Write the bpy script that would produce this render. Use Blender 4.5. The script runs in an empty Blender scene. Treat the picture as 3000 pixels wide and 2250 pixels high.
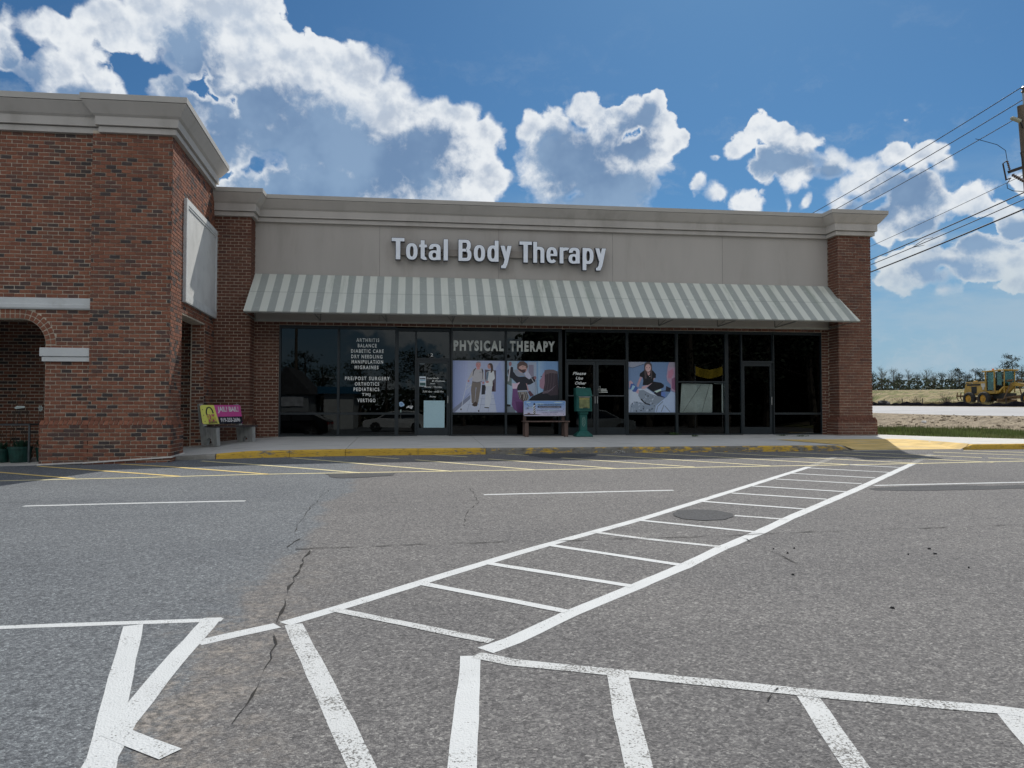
import bpy, bmesh, math, random
from math import sin, cos, tan, pi, radians, sqrt, exp, log
from mathutils import Vector, Matrix
random.seed(7)
S = bpy.context.scene
COL = S.collection

# ---------------------------------------------------------------- camera
YAW, PITCH, ROLL, CZ = math.atan(288/2250), math.atan(70/2250), 0.0009, 0.80
cam = bpy.data.cameras.new('camera'); camo = bpy.data.objects.new('camera', cam); COL.objects.link(camo)
cam.sensor_width = 36; cam.sensor_fit = 'HORIZONTAL'; cam.lens = 36*2250/3000
cam.clip_start = 0.05; cam.clip_end = 6000
f0 = Vector((sin(YAW), cos(YAW), 0)); r0 = Vector((cos(YAW), -sin(YAW), 0)); u0 = Vector((0, 0, 1))
fw = f0*cos(PITCH) + u0*sin(PITCH); up = -f0*sin(PITCH) + u0*cos(PITCH)
rr = r0*cos(ROLL) + up*sin(ROLL); uu = -r0*sin(ROLL) + up*cos(ROLL)
camo.matrix_world = Matrix((( rr.x, uu.x, -fw.x, 0), (rr.y, uu.y, -fw.y, 0), (rr.z, uu.z, -fw.z, CZ), (0, 0, 0, 1)))
S.camera = camo
CAM = Vector((0, 0, CZ))

# ---------------------------------------------------------------- light and sky
SUN_EL, SUN_AZ = 47.4, 24.6          # azimuth measured from +Y (behind the shops) towards +X
S.view_settings.view_transform = 'Standard'; S.view_settings.look = 'None'
S.view_settings.gamma = 1; S.view_settings.exposure = 0.0
try: S.view_settings.use_curve_mapping = False
except Exception: pass
S.render.engine = 'CYCLES'
sd = Vector((sin(radians(SUN_AZ))*cos(radians(SUN_EL)), cos(radians(SUN_AZ))*cos(radians(SUN_EL)), sin(radians(SUN_EL))))
sl = bpy.data.lights.new('sun', 'SUN'); sl.energy = 4.2; sl.angle = radians(0.53); sl.color = (1.0, 0.95, 0.87)
so = bpy.data.objects.new('sun', sl); COL.objects.link(so); so.rotation_euler = sd.to_track_quat('Z', 'Y').to_euler(); so.location = sd*60

class NT:
    """tiny node helper"""
    def __init__(s, tree): s.t = tree; s.n = tree.nodes; s.l = tree.links
    def add(s, ty, **kw):
        n = s.n.new(ty)
        for k, v in kw.items(): setattr(n, k, v)
        return n
    def put(s, sock, v):
        if isinstance(v, bpy.types.NodeSocket): s.l.new(v, sock)
        elif v is not None: sock.default_value = v
    def m(s, op, a, b=None, c=None, clamp=False):
        n = s.add('ShaderNodeMath', operation=op); n.use_clamp = clamp
        s.put(n.inputs[0], a)
        if b is not None: s.put(n.inputs[1], b)
        if c is not None: s.put(n.inputs[2], c)
        return n.outputs[0]
    def v(s, op, a, b=None, c=None):
        n = s.add('ShaderNodeVectorMath', operation=op); s.put(n.inputs[0], a)
        if b is not None: s.put(n.inputs[1], b)
        if c is not None: s.put(n.inputs[2], c)
        return n.outputs['Value'] if op in ('LENGTH', 'DOT_PRODUCT', 'DISTANCE') else n.outputs[0]
    def sep(s, a): n = s.add('ShaderNodeSeparateXYZ'); s.put(n.inputs[0], a); return n.outputs
    def comb(s, x, y, z):
        n = s.add('ShaderNodeCombineXYZ')
        for i, a in enumerate((x, y, z)): s.put(n.inputs[i], a)
        return n.outputs[0]
    def noise(s, vec, scale, detail=4, rough=.55, dist=0, lac=2.0, out='Fac'):
        n = s.add('ShaderNodeTexNoise'); s.put(n.inputs['Vector'], vec)
        n.inputs['Scale'].default_value = scale; n.inputs['Detail'].default_value = detail
        n.inputs['Roughness'].default_value = rough; n.inputs['Distortion'].default_value = dist
        n.inputs['Lacunarity'].default_value = lac
        return n.outputs[out]
    def voro(s, vec, scale, feature='F1', out='Distance', rand=1.0, smooth=None):
        n = s.add('ShaderNodeTexVoronoi', feature=feature); s.put(n.inputs['Vector'], vec)
        n.inputs['Scale'].default_value = scale; n.inputs['Randomness'].default_value = rand
        if smooth is not None: n.inputs['Smoothness'].default_value = smooth
        return n.outputs[out]
    def ss(s, x, a, b, lo=0., hi=1., kind='SMOOTHSTEP'):
        n = s.add('ShaderNodeMapRange', interpolation_type=kind); s.put(n.inputs['Value'], x)
        n.inputs['From Min'].default_value = a; n.inputs['From Max'].default_value = b
        n.inputs['To Min'].default_value = lo; n.inputs['To Max'].default_value = hi
        return n.outputs[0]
    def mix(s, f, a, b, blend='MIX'):
        n = s.add('ShaderNodeMix', data_type='RGBA', blend_type=blend)
        s.put(n.inputs[0], f)
        s.put(n.inputs[6], a if isinstance(a, bpy.types.NodeSocket) else (*a[:3], 1))
        s.put(n.inputs[7], b if isinstance(b, bpy.types.NodeSocket) else (*b[:3], 1))
        return n.outputs[2]
    def ramp(s, f, pts):
        n = s.add('ShaderNodeValToRGB'); s.put(n.inputs[0], f); e = n.color_ramp.elements
        e[0].position = pts[0][0]; e[0].color = (*pts[0][1], 1); e[1].position = pts[1][0]; e[1].color = (*pts[1][1], 1)
        for p, c in pts[2:]: q = e.new(p); q.color = (*c, 1)
        return n.outputs[0]

# cumulus outlines as (azimuth, elevation, half width, half height) in degrees
CLOUDS = [(-20.6, 24.3, 2.22, 1.73), (-17.4, 25.1, 3.2, 2.14), (-13.9, 26.1, 4.49, 2.36), (-11.2, 25.5, 2.21, 1.62), (-12.5, 22.8, 3.42, 2.29), (-8.8, 23.5, 2.62, 1.9), (-6.4, 24.1, 1.46, 1.27), (-3.9, 23.4, 2.73, 1.94), (-0.9, 22.7, 1.64, 1.32), (-2.2, 20.5, 4.75, 2.93), (1.9, 21.7, 1.91, 1.23), (3.7, 21.1, 2.05, 1.36), (5.3, 20.0, 1.49, 1.33), (0.9, 18.6, 5.57, 2.78), (-5.4, 19.2, 5.62, 4.29), (5.2, 16.8, 2.18, 1.9), (-9.0, 20.2, 4.5, 3.52), (-14.8, 20.2, 2.66, 1.27), (-17.0, 21.2, 1.29, 0.93), (-13.8, 18.0, 2.46, 2.41), (-26.5, 22.1, 1.07, 1.77), (-24.8, 22.9, 1.3, 1.03), (-23.5, 23.0, 1.34, 1.14), (-22.4, 22.0, 1.46, 1.46), (-21.3, 20.7, 1.39, 1.2), (-20.2, 20.1, 1.01, 1.02), (-23.3, 20.5, 2.49, 1.97), (8.8, 20.3, 1.29, 1.26), (10.5, 20.3, 1.67, 1.37), (12.4, 21.1, 1.53, 1.31), (14.2, 20.0, 1.78, 1.48), (16.2, 21.0, 1.51, 1.35), (17.4, 21.7, 1.2, 1.11), (18.2, 20.0, 1.49, 1.58), (19.4, 19.0, 1.08, 1.14), (12.4, 17.9, 4.83, 2.57), (16.7, 18.0, 2.5, 2.31), (10.4, 16.8, 3.07, 2.13), (14.9, 15.8, 3.78, 1.9), (6.3, 16.4, 1.54, 1.43), (25.1, 18.8, 1.17, 1.06), (23.9, 17.8, 1.42, 0.9), (26.6, 18.0, 1.6, 1.06), (27.9, 17.7, 1.58, 0.93), (27.7, 16.3, 2.48, 1.16), (25.9, 16.5, 1.96, 1.08), (30.4, 16.5, 1.74, 1.05), (32.3, 15.8, 1.27, 0.98), (22.3, 17.3, 0.67, 0.32), (21.1, 15.6, 0.97, 0.93), (22.6, 15.1, 1.19, 0.88), (24.2, 14.4, 1.88, 0.81), (27.3, 14.1, 0.27, 0.75), (28.5, 14.1, 0.54, 0.63), (34.0, 16.5, 1.03, 1.02), (35.6, 16.2, 1.5, 1.01), (36.9, 15.5, 0.97, 0.79), (32.5, 14.7, 2.52, 1.31), (35.5, 13.7, 2.19, 1.72), (31.0, 13.7, 1.29, 1.0), (41.1, 13.7, 0.71, 1.22), (39.4, 12.5, 1.01, 0.73), (40.4, 11.4, 1.08, 1.24), (35.5, 9.7, 3.38, 0.99), (38.9, 8.8, 2.41, 0.85), (33.9, 8.3, 1.23, 1.12), (34.6, 18.6, 0.24, 0.17), (-5.3, 14.6, 8.02, 2.6), (0.9, 14.3, 5.56, 2.65), (-12.4, 14.1, 2.73, 1.83), (13.7, 13.9, 5.05, 2.18), (27.0, 12.3, 5.9, 1.16), (34.3, 12.3, 2.44, 1.32), (36.3, 11.0, 1.18, 0.65), (38.6, 10.0, 1.68, 0.85), (34.5, 9.2, 2.03, 1.0), (40.4, 7.8, 1.26, 0.74), (33.3, 11.3, 0.83, 1.34), (37.0, 7.6, 1.16, 0.55), (34.5, 12.5, 2.64, 1.31), (38.5, 13.4, 1.69, 1.15), (40.2, 9.3, 2.16, 0.95), (35.5, 8.4, 2.39, 0.89), (-18.7, 23.7, 1.67, 1.18), (-15.7, 23.2, 1.75, 1.22)]
# their thick grey hearts, given the same way
HEARTS = [(-15.7, 22.0, 2.08, 3.3), (-12.0, 20.1, 4.35, 2.16), (-7.8, 18.3, 5.98, 3.16), (-2.1, 17.8, 6.23, 2.9), (0.9, 19.3, 2.79, 1.96), (-6.6, 15.2, 7.23, 2.1), (-25.7, 20.3, 2.0, 1.63), (-22.1, 19.3, 1.57, 1.11), (-13.8, 17.5, 1.79, 1.98), (12.4, 17.7, 3.82, 2.7), (16.2, 19.2, 2.13, 2.18), (17.1, 21.0, 0.8, 1.01), (14.4, 15.5, 4.79, 2.14), (10.4, 18.9, 1.54, 1.28), (26.8, 16.7, 2.63, 0.9), (29.7, 16.0, 1.32, 0.49), (34.7, 14.0, 2.22, 1.62), (32.7, 13.1, 1.88, 1.33), (38.6, 10.5, 2.25, 0.81), (40.4, 10.7, 1.08, 0.94), (36.7, 8.8, 2.33, 0.87), (35.9, 11.9, 2.17, 0.87)]
W = bpy.data.worlds.new('World'); S.world = W; W.use_nodes = True
t = NT(W.node_tree); t.n.clear()
sky = t.add('ShaderNodeTexSky', sky_type='NISHITA'); sky.sun_disc = False
sky.sun_elevation = radians(SUN_EL); sky.sun_rotation = radians(SUN_AZ)
sky.air_density = 1.0; sky.dust_density = 0.55; sky.ozone_density = 2.2; sky.altitude = 100
D = t.v('NORMALIZE', t.add('ShaderNodeTexCoord').outputs['Generated'])
dx, dy, dz = t.sep(D)
az = t.m('MULTIPLY', t.m('ARCTAN2', dx, dy), 57.29578)
el = t.m('MULTIPLY', t.m('ARCSINE', dz), 57.29578)
P0 = t.comb(az, el, 0)
# domain warp: large, medium and small billows
def warp(vec, scale, amp, det=2):
    c = t.noise(D, scale, det, .55, out='Color')
    return t.v('ADD', vec, t.v('MULTIPLY', t.v('SUBTRACT', c, (.5, .5, .5)), (amp, amp, 0)))
P = warp(P0, 7, 3.0, 3); P = warp(P, 30, .9, 3)
best = None
for (cx, cy, rx, ry) in CLOUDS:
    ax_, ay_, kk = 1/(rx*1.1), 1/(ry*1.1), min(rx, ry)**.6               # inside depth: big lobes have deep grey hearts
    d = t.v('LENGTH', t.v('MULTIPLY_ADD', P, (ax_, ay_, 0), (-cx*ax_, -cy*ay_, 0)))
    ins = t.m('MULTIPLY_ADD', d, -kk, kk)
    best = ins if best is None else t.m('SMOOTH_MAX', best, ins, .25)
# unseen cumulus round the rest of the sky, cover raised to lighten shaded walls
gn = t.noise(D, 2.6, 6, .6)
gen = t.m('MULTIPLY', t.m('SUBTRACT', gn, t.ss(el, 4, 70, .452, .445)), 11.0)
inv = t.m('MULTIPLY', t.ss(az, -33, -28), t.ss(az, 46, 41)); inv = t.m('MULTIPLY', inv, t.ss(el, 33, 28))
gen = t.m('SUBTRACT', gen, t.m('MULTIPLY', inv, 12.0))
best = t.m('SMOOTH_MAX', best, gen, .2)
Dw = t.v('ADD', D, t.v('MULTIPLY', t.v('SUBTRACT', t.noise(D, 30, 4, .6, out='Color'), (.5, .5, .5)), (.03, .03, .03)))
bill = t.voro(Dw, 26); bill2 = t.voro(Dw, 62)
fb = t.noise(Dw, 40, 6, .62)
edge = t.m('MULTIPLY', t.m('SUBTRACT', .42, bill), .55)
edge = t.m('ADD', edge, t.m('MULTIPLY', t.m('SUBTRACT', .42, bill2), .42))
edge = t.m('ADD', edge, t.m('MULTIPLY', t.m('SUBTRACT', fb, .5), .75))
F = t.m('ADD', best, edge)
wob = t.noise(D, 7, 4, .6)
alpha = t.ss(F, 0.0, .15)
soft_a = t.m('DIVIDE', F, t.ss(wob, .42, .62, .12, .7)); alpha = t.m('MINIMUM', alpha, t.ss(soft_a, 0, 1))
# backlit: bright rims and puffs, blue grey where the cloud is thick
soft = t.noise(D, 10, 4, .6); soft2 = t.noise(Dw, 34, 5, .64)
depth = t.m('ADD', t.m('ADD', best, t.m('MULTIPLY', edge, .9)), t.m('MULTIPLY', t.m('SUBTRACT', soft, .50), 1.2))
depth = t.m('ADD', depth, t.m('MULTIPLY', t.m('SUBTRACT', soft2, .5), 1.3))
# rounded volume: compare the billows with themselves a little nearer the sun
eo = (.0035, .001, .0085)
e1 = t.noise(D, 24, 4, .55); e2 = t.noise(t.v('ADD', D, eo), 24, 4, .55)
emb = t.m('MULTIPLY', t.m('SUBTRACT', e2, e1), 4.5)
b2_ = t.voro(t.v('ADD', Dw, eo), 62); emb = t.m('ADD', emb, t.m('MULTIPLY', t.m('SUBTRACT', bill2, b2_), -.45))
heart = None
for (cx, cy, rx, ry) in HEARTS:
    d = t.v('LENGTH', t.v('MULTIPLY_ADD', P, (1/rx, 1/ry, 0), (-cx/rx, -cy/ry, 0)))
    heart = d if heart is None else t.m('SMOOTH_MIN', heart, d, .25)
heart = t.m('ADD', heart, t.m('MULTIPLY', t.m('SUBTRACT', soft2, .5), -1.3)); heart = t.m('ADD', heart, t.m('MULTIPLY', t.m('SUBTRACT', soft, .5), -1.1))
heart = t.m('ADD', heart, t.m('MULTIPLY', emb, -.30))
sh_h = t.m('MULTIPLY', t.ss(heart, 1.42, .50), t.ss(F, .0, .40))
sh_d = t.ss(t.m('ADD', depth, t.m('MULTIPLY', emb, 1.0)), -.15, 1.9, 0, .55)
shade = t.m('MAXIMUM', sh_h, sh_d)
S3 = (sin(radians(SUN_AZ))*cos(radians(SUN_EL)), cos(radians(SUN_AZ))*cos(radians(SUN_EL)), sin(radians(SUN_EL)))
away = t.ss(t.v('DOT_PRODUCT', D, S3), .55, -.3)      # unseen clouds away from the sun, made brighter to fill the shade
core = t.mix(t.ss(el, 8, 24), (3.6, 5.6, 8.6), (3.3, 5.1, 8.1))
core = t.mix(t.ss(soft, .35, .65), t.mix(1, core, (.80, .84, .88), 'MULTIPLY'), t.mix(1, core, (1.18, 1.14, 1.08), 'MULTIPLY'))
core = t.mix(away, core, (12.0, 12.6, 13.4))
rim = t.mix(t.ss(el, 5, 15), (9.0, 10.3, 11.2), (13.6, 14.2, 14.8))
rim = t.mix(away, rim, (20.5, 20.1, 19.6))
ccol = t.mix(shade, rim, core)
skc = t.mix(1.0, sky.outputs[0], (0.43, 0.80, 1.07), 'MULTIPLY')
# thin milky veil low in the sky and faint wisps higher up
veil = t.m('MULTIPLY', t.ss(t.noise(t.v('MULTIPLY', D, (1, 1, 3.0)), 5, 7, .62), .40, .68), t.ss(el, 18, 8, 0, .7))
skc = t.mix(veil, skc, (7.0, 8.8, 10.2))
skc = t.mix(t.ss(el, 13, 1, 0, .8), skc, (5.6, 8.0, 10.2))
wisp = t.m('MULTIPLY', t.ss(t.noise(t.v('MULTIPLY', Dw, (1, 1, 2.0)), 9, 7, .65), .52, .72), .35)
skc = t.mix(t.m('MULTIPLY', wisp, t.ss(el, 30, 12)), skc, (8.5, 9.6, 10.6))
a2 = t.m('MULTIPLY', alpha, t.ss(el, 3, 10, .5, 1.0))
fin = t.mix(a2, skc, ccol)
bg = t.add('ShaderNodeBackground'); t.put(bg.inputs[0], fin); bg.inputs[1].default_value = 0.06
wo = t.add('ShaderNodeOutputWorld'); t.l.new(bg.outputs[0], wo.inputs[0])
try: W.cycles.sampling_method = 'MANUAL'; W.cycles.sample_map_resolution = 512
except Exception: pass

# ---------------------------------------------------------------- materials
MATS = {}
def pos(t): return t.add('ShaderNodeNewGeometry').outputs['Position']
def mat(name, col, rough=.8, var=.15, scale=6., bump=.0, bscale=60., metal=0., spec=.4, dirt=None, stretch=None, coat=0.):
    if name in MATS: return MATS[name]
    M = bpy.data.materials.new(name); M.use_nodes = True; t = NT(M.node_tree); t.n.clear()
    o = t.add('ShaderNodeOutputMaterial'); b = t.add('ShaderNodeBsdfPrincipled'); t.l.new(b.outputs[0], o.inputs[0])
    p = pos(t)
    if stretch: p = t.v('MULTIPLY', p, stretch)
    n = t.noise(p, scale, 5, .6)
    dark = tuple(c*(1-var) for c in col); lite = tuple(min(1, c*(1+var)) for c in col)
    c = t.mix(t.ss(n, .3, .7), dark, lite)
    if dirt:
        m = t.m('MULTIPLY', t.ss(t.noise(p, dirt[1], 6, .65), .5, .72), dirt[2]); c = t.mix(m, c, dirt[0])
    t.put(b.inputs['Base Color'], c); b.inputs['Roughness'].default_value = rough
    b.inputs['Metallic'].default_value = metal; b.inputs['Specular IOR Level'].default_value = spec
    b.inputs['Coat Weight'].default_value = coat
    if bump:
        bp = t.add('ShaderNodeBump'); bp.inputs['Strength'].default_value = 1; bp.inputs['Distance'].default_value = bump
        t.put(bp.inputs['Height'], t.noise(p, bscale, 4, .6)); t.l.new(bp.outputs[0], b.inputs['Normal'])
    MATS[name] = M; return M

def brick_mat(name, pts):
    M = bpy.data.materials.new(name); M.use_nodes = True; t = NT(M.node_tree); t.n.clear()
    o = t.add('ShaderNodeOutputMaterial'); b = t.add('ShaderNodeBsdfPrincipled'); t.l.new(b.outputs[0], o.inputs[0])
    a = t.add('ShaderNodeAttribute', attribute_name='brick_tone', attribute_type='GEOMETRY').outputs['Fac']
    q = t.add('ShaderNodeAttribute', attribute_name='tone', attribute_type='OBJECT').outputs['Fac']
    r = t.m('ADD', a, q)
    c = t.ramp(r, pts); p = pos(t)
    c = t.mix(t.ss(t.noise(p, 22, 5, .65), .35, .75, 0, .55), c, t.mix(1, c, (.55, .5, .5), 'MULTIPLY'))
    c = t.mix(t.ss(t.noise(p, 90, 4, .7), .6, .78, 0, .35), c, (.34, .22, .16))
    c = t.mix(t.ss(t.noise(p, 1.1, 4, .6), .5, .75, 0, .25), c, (.12, .075, .055))
    t.put(b.inputs['Base Color'], c); b.inputs['Roughness'].default_value = .85; b.inputs['Specular IOR Level'].default_value = .25
    bp = t.add('ShaderNodeBump'); bp.inputs['Distance'].default_value = .004
    t.put(bp.inputs['Height'], t.noise(p, 70, 5, .65)); t.l.new(bp.outputs[0], b.inputs['Normal'])
    return M
BR_WING = brick_mat('flashed_red_brick', [(0, (.060, .052, .052)), (.09, (.082, .064, .062)), (.20, (.15, .078, .062)), (.45, (.22, .092, .058)), (.75, (.285, .120, .074)), (1, (.20, .080, .054))])
BR_MAIN = brick_mat('plain_red_brick', [(0, (.10, .05, .042)), (.05, (.15, .075, .058)), (.3, (.15, .066, .045)), (.7, (.195, .09, .062)), (1, (.13, .058, .042))])
MORTAR = mat('mortar', (.52, .45, .36), .95, .2, 9, .003, 120)
STUCCO = mat('taupe_stucco', (.445, .42, .39), .95, .05, .8, .003, 160, dirt=((.33, .30, .27), 1.3, .5), stretch=(1, 1, .22))
TRIM = mat('cornice_stucco', (.48, .455, .425), .9, .06, .9, .001, 300, dirt=((.27, .25, .22), 1.2, .4), stretch=(1, 1, .4))
COPING = mat('coping_metal', (.43, .41, .375), .5, .05, 1.5, spec=.5)
WHITE_TRIM = mat('cast_stone', (.58, .60, .60), .85, .06, 2, .001, 200, dirt=((.4, .4, .38), 3, .5))
STEEL = mat('galvanised_steel', (.35, .36, .36), .45, .15, 8, metal=.6)
FRAME = mat('dark_bronze_frame', (.009, .017, .022), .45, .2, 3, spec=.5)
BLACK = mat('black_plastic', (.012, .012, .014), .5, .2, 5)
RUBBER = mat('tyre_rubber', (.03, .03, .032), .85, .3, 12, .004, 30)
ROOM = mat('dark_room', (.02, .02, .022), .95, .2, 1)
CONC = None

def glass_mat(name, tint, tintcol=(1, 1, 1)):
    M = bpy.data.materials.new(name); M.use_nodes = True; t = NT(M.node_tree); t.n.clear()
    o = t.add('ShaderNodeOutputMaterial'); tr = t.add('ShaderNodeBsdfTransparent'); tr.inputs[0].default_value = (tint*tintcol[0], tint*tintcol[1], tint*tintcol[2], 1)
    g = t.add('ShaderNodeBsdfGlossy'); g.inputs['Roughness'].default_value = .0; g.inputs[0].default_value = (.95, 1, 1, 1)
    fr = t.add('ShaderNodeFresnel'); fr.inputs[0].default_value = 1.5
    wv = t.add('ShaderNodeBump'); wv.inputs['Distance'].default_value = .0002; t.put(wv.inputs['Height'], t.noise(pos(t), 1.6, 1, .4)); t.l.new(wv.outputs[0], g.inputs['Normal'])
    mx = t.add('ShaderNodeMixShader'); t.l.new(t.m('MULTIPLY', fr.outputs[0], .8, clamp=True), mx.inputs[0]); t.l.new(tr.outputs[0], mx.inputs[1]); t.l.new(g.outputs[0], mx.inputs[2])
    t.l.new(mx.outputs[0], o.inputs[0]); return M
GLASS = glass_mat('tinted_glass', .2, (.8, .95, 1)); GLASS_CLEAR = glass_mat('clear_glass', .93, (.97, 1, .99))

def srgb(c): return tuple(((v/255)/12.92 if v/255 <= .04045 else ((v/255+.055)/1.055)**2.4) for v in c)
def vcol_mat(name, rough=.5, spec=.4):
    """flat print: colours come from the 'ink' attribute of each printed patch"""
    M = bpy.data.materials.new(name); M.use_nodes = True; t = NT(M.node_tree); t.n.clear()
    o = t.add('ShaderNodeOutputMaterial'); b = t.add('ShaderNodeBsdfPrincipled'); t.l.new(b.outputs[0], o.inputs[0])
    a = t.add('ShaderNodeAttribute', attribute_name='ink', attribute_type='GEOMETRY').outputs['Color']
    a = t.mix(t.ss(t.noise(pos(t), 30, 3, .6), .3, .7, 0, .25), a, t.mix(1, a, (.7, .72, .75), 'MULTIPLY'))
    t.put(b.inputs['Base Color'], a); b.inputs['Roughness'].default_value = rough; b.inputs['Specular IOR Level'].default_value = spec
    return M
PRINT = vcol_mat('printed_film', .35, .5)

# ---------------------------------------------------------------- object helpers
def tag(o, label=None, cat=None, group=None, kind=None):
    if label: o['label'] = label
    if cat: o['category'] = cat
    if group: o['group'] = group
    if kind: o['kind'] = kind
    return o
def empty(name, loc=(0, 0, 0), rz=0, label=None, cat=None, group=None, kind=None):
    o = bpy.data.objects.new(name, None); COL.objects.link(o); o.location = loc; o.rotation_euler = (0, 0, rz)
    o.empty_display_size = .2
    return tag(o, label, cat, group, kind)
class MB:
    """collects verts and faces, then links them as one mesh object"""
    def __init__(s): s.v = []; s.f = []; s.mi = []; s.attr = []
    def poly(s, pts, mi=0, a=0.):
        i = len(s.v); s.v += [tuple(p) for p in pts]; s.f.append(tuple(range(i, i+len(pts)))); s.mi.append(mi); s.attr.append(a); return s
    def raw(s, vs, fs, mi=0, a=0.):
        i = len(s.v); s.v += [tuple(p) for p in vs]
        for f in fs: s.f.append(tuple(i+k for k in f)); s.mi.append(mi); s.attr.append(a)
        return s
    def box(s, c, size, rz=0, mi=0, M=None, a=0.):
        hx, hy, hz = (k/2 for k in size)
        vs = [Vector((x, y, z)) for x in (-hx, hx) for y in (-hy, hy) for z in (-hz, hz)]
        R = M if M is not None else Matrix.Rotation(rz, 4, 'Z')
        vs = [R @ q + Vector(c) for q in vs]
        return s.raw(vs, [(0, 1, 3, 2), (4, 6, 7, 5), (0, 4, 5, 1), (2, 3, 7, 6), (0, 2, 6, 4), (1, 5, 7, 3)], mi, a)
    def b2(s, lo, hi, mi=0):
        return s.box([(lo[i]+hi[i])/2 for i in range(3)], [abs(hi[i]-lo[i]) for i in range(3)], mi=mi)
    def bar(s, p, q, w, h=None, mi=0):
        p = Vector(p); q = Vector(q); d = q-p; h = h or w
        R = d.to_track_quat('X', 'Z').to_matrix().to_4x4()
        return s.box((p+q)/2, (d.length, w, h), M=R, mi=mi)
    def tube(s, pts, r, n=8, mi=0, cap=True):
        pts = [Vector(p) for p in pts]; rs = r if isinstance(r, (list, tuple)) else [r]*len(pts)
        i0 = len(s.v); prev = None
        for k, p in enumerate(pts):
            d = (pts[min(k+1, len(pts)-1)]-pts[max(k-1, 0)]).normalized()
            a = Vector((0, 0, 1)) if abs(d.z) < .9 else Vector((1, 0, 0))
            if prev is not None: a = prev
            x = (a - d*a.dot(d)).normalized(); y = d.cross(x); prev = x
            for j in range(n): s.v.append(tuple(p + (x*cos(2*pi*j/n) + y*sin(2*pi*j/n))*rs[k]))
        for k in range(len(pts)-1):
            for j in range(n):
                a = i0+k*n+j; b = i0+k*n+(j+1) % n
                s.f.append((a, b, b+n, a+n)); s.mi.append(mi); s.attr.append(0.)
        if cap:
            s.f.append(tuple(i0+j for j in range(n))[::-1]); s.mi.append(mi); s.attr.append(0.)
            e = i0+(len(pts)-1)*n; s.f.append(tuple(e+j for j in range(n))); s.mi.append(mi); s.attr.append(0.)
        return s
    def prism(s, poly, p0, ax, ay, thick, mi=0):
        """poly in 2D extruded along ax x ay * thick, placed at p0"""
        ax = Vector(ax); ay = Vector(ay); n = ax.cross(ay).normalized()*thick; p0 = Vector(p0)
        A = [p0+ax*x+ay*y for x, y in poly]; B = [p+n for p in A]; k = len(A)
        s.raw(A+B, [tuple(range(k))[::-1], tuple(range(k, 2*k))] + [(i, (i+1) % k, k+(i+1) % k, k+i) for i in range(k)], mi); return s
    def build(s, name, mats, parent=None, smooth=False, attr=None, bevel=0, world=True):
        me = bpy.data.meshes.new(name); me.from_pydata(s.v, [], s.f)
        for m in (mats if isinstance(mats, (list, tuple)) else [mats]): me.materials.append(m)
        if any(s.mi): me.polygons.foreach_set('material_index', s.mi)
        if attr: a = me.attributes.new(attr, 'FLOAT', 'FACE'); a.data.foreach_set('value', s.attr)
        if smooth: me.polygons.foreach_set('use_smooth', [True]*len(me.polygons))
        me.update()
        o = bpy.data.objects.new(name, me); COL.objects.link(o)
        if parent is not None:
            o.parent = parent
            if world and parent.type == 'EMPTY': o.matrix_parent_inverse = Matrix.Translation(-parent.location)
        if bevel:
            bm = bmesh.new(); bm.from_mesh(me); bmesh.ops.remove_doubles(bm, verts=bm.verts, dist=1e-5)
            bmesh.ops.recalc_face_normals(bm, faces=bm.faces)
            bmesh.ops.bevel(bm, geom=[e for e in bm.edges if len(e.link_faces) == 2 and e.calc_face_angle() > .5], offset=bevel, segments=1, affect='EDGES', clamp_overlap=True)
            bm.to_mesh(me); bm.free()
        return o
def local(root, o):
    """o was modelled in world coordinates under an unrotated root at root.location"""
    o.location = -root.location if root.rotation_euler.z == 0 else o.location
    return o
def fix_normals(o):
    bm = bmesh.new(); bm.from_mesh(o.data); bmesh.ops.remove_doubles(bm, verts=bm.verts, dist=1e-5); bmesh.ops.recalc_face_normals(bm, faces=bm.faces); bm.to_mesh(o.data); bm.free(); return o
# ---------------------------------------------------------------- the ground
def lot(X, Y):
    """height of the asphalt; the lot falls towards the camera and, on the left, sideways"""
    dip = -.022*.8*log(1+exp(min(60, -(X+2.2)/.8)))
    y = Y if Y > -3 else -3+(Y+3)*.15
    return -.235+.003*min(X, 14)+.031*(y-16.6)+max(dip, -.5)
CURB_Y = 16.85
def lerp(a, b, t): return a+(b-a)*t
def interp(x, pts):
    if x <= pts[0][0]: return pts[0][1]
    for (a, va), (b, vb) in zip(pts, pts[1:]):
        if x <= b: return lerp(va, vb, (x-a)/(b-a))
    return pts[-1][1]
def curb_h(X): return interp(X, [(-8, .0), (-7.3, .01), (-5.4, .06), (-4.15, .10), (-3.5, .14), (-1, .14), (4, .128), (14, .125)])
def walk(X, Y):
    """height of the pavement in front of the shops"""
    top = lot(X, CURB_Y)+curb_h(X); back = interp(X, [(-12, -.45), (-8, -.40), (-5.6, -.13), (-4.6, -.03), (-3.4, .022), (20, .022)])
    t_ = min(1, max(0, (Y-CURB_Y)/4.1)); z = lerp(top, back, t_)
    if X > 9.6 and X < 14 and Y < 19.4:      # dropped kerb
        ramp = lot(X, CURB_Y)+.006+max(0, Y-CURB_Y)*.083+max(0, 10.25-X)*.45+max(0, X-12.95)*.36+max(0, X-12.0)*max(0, Y-17.4)*.05
        z = min(z, ramp)
    return z

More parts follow.
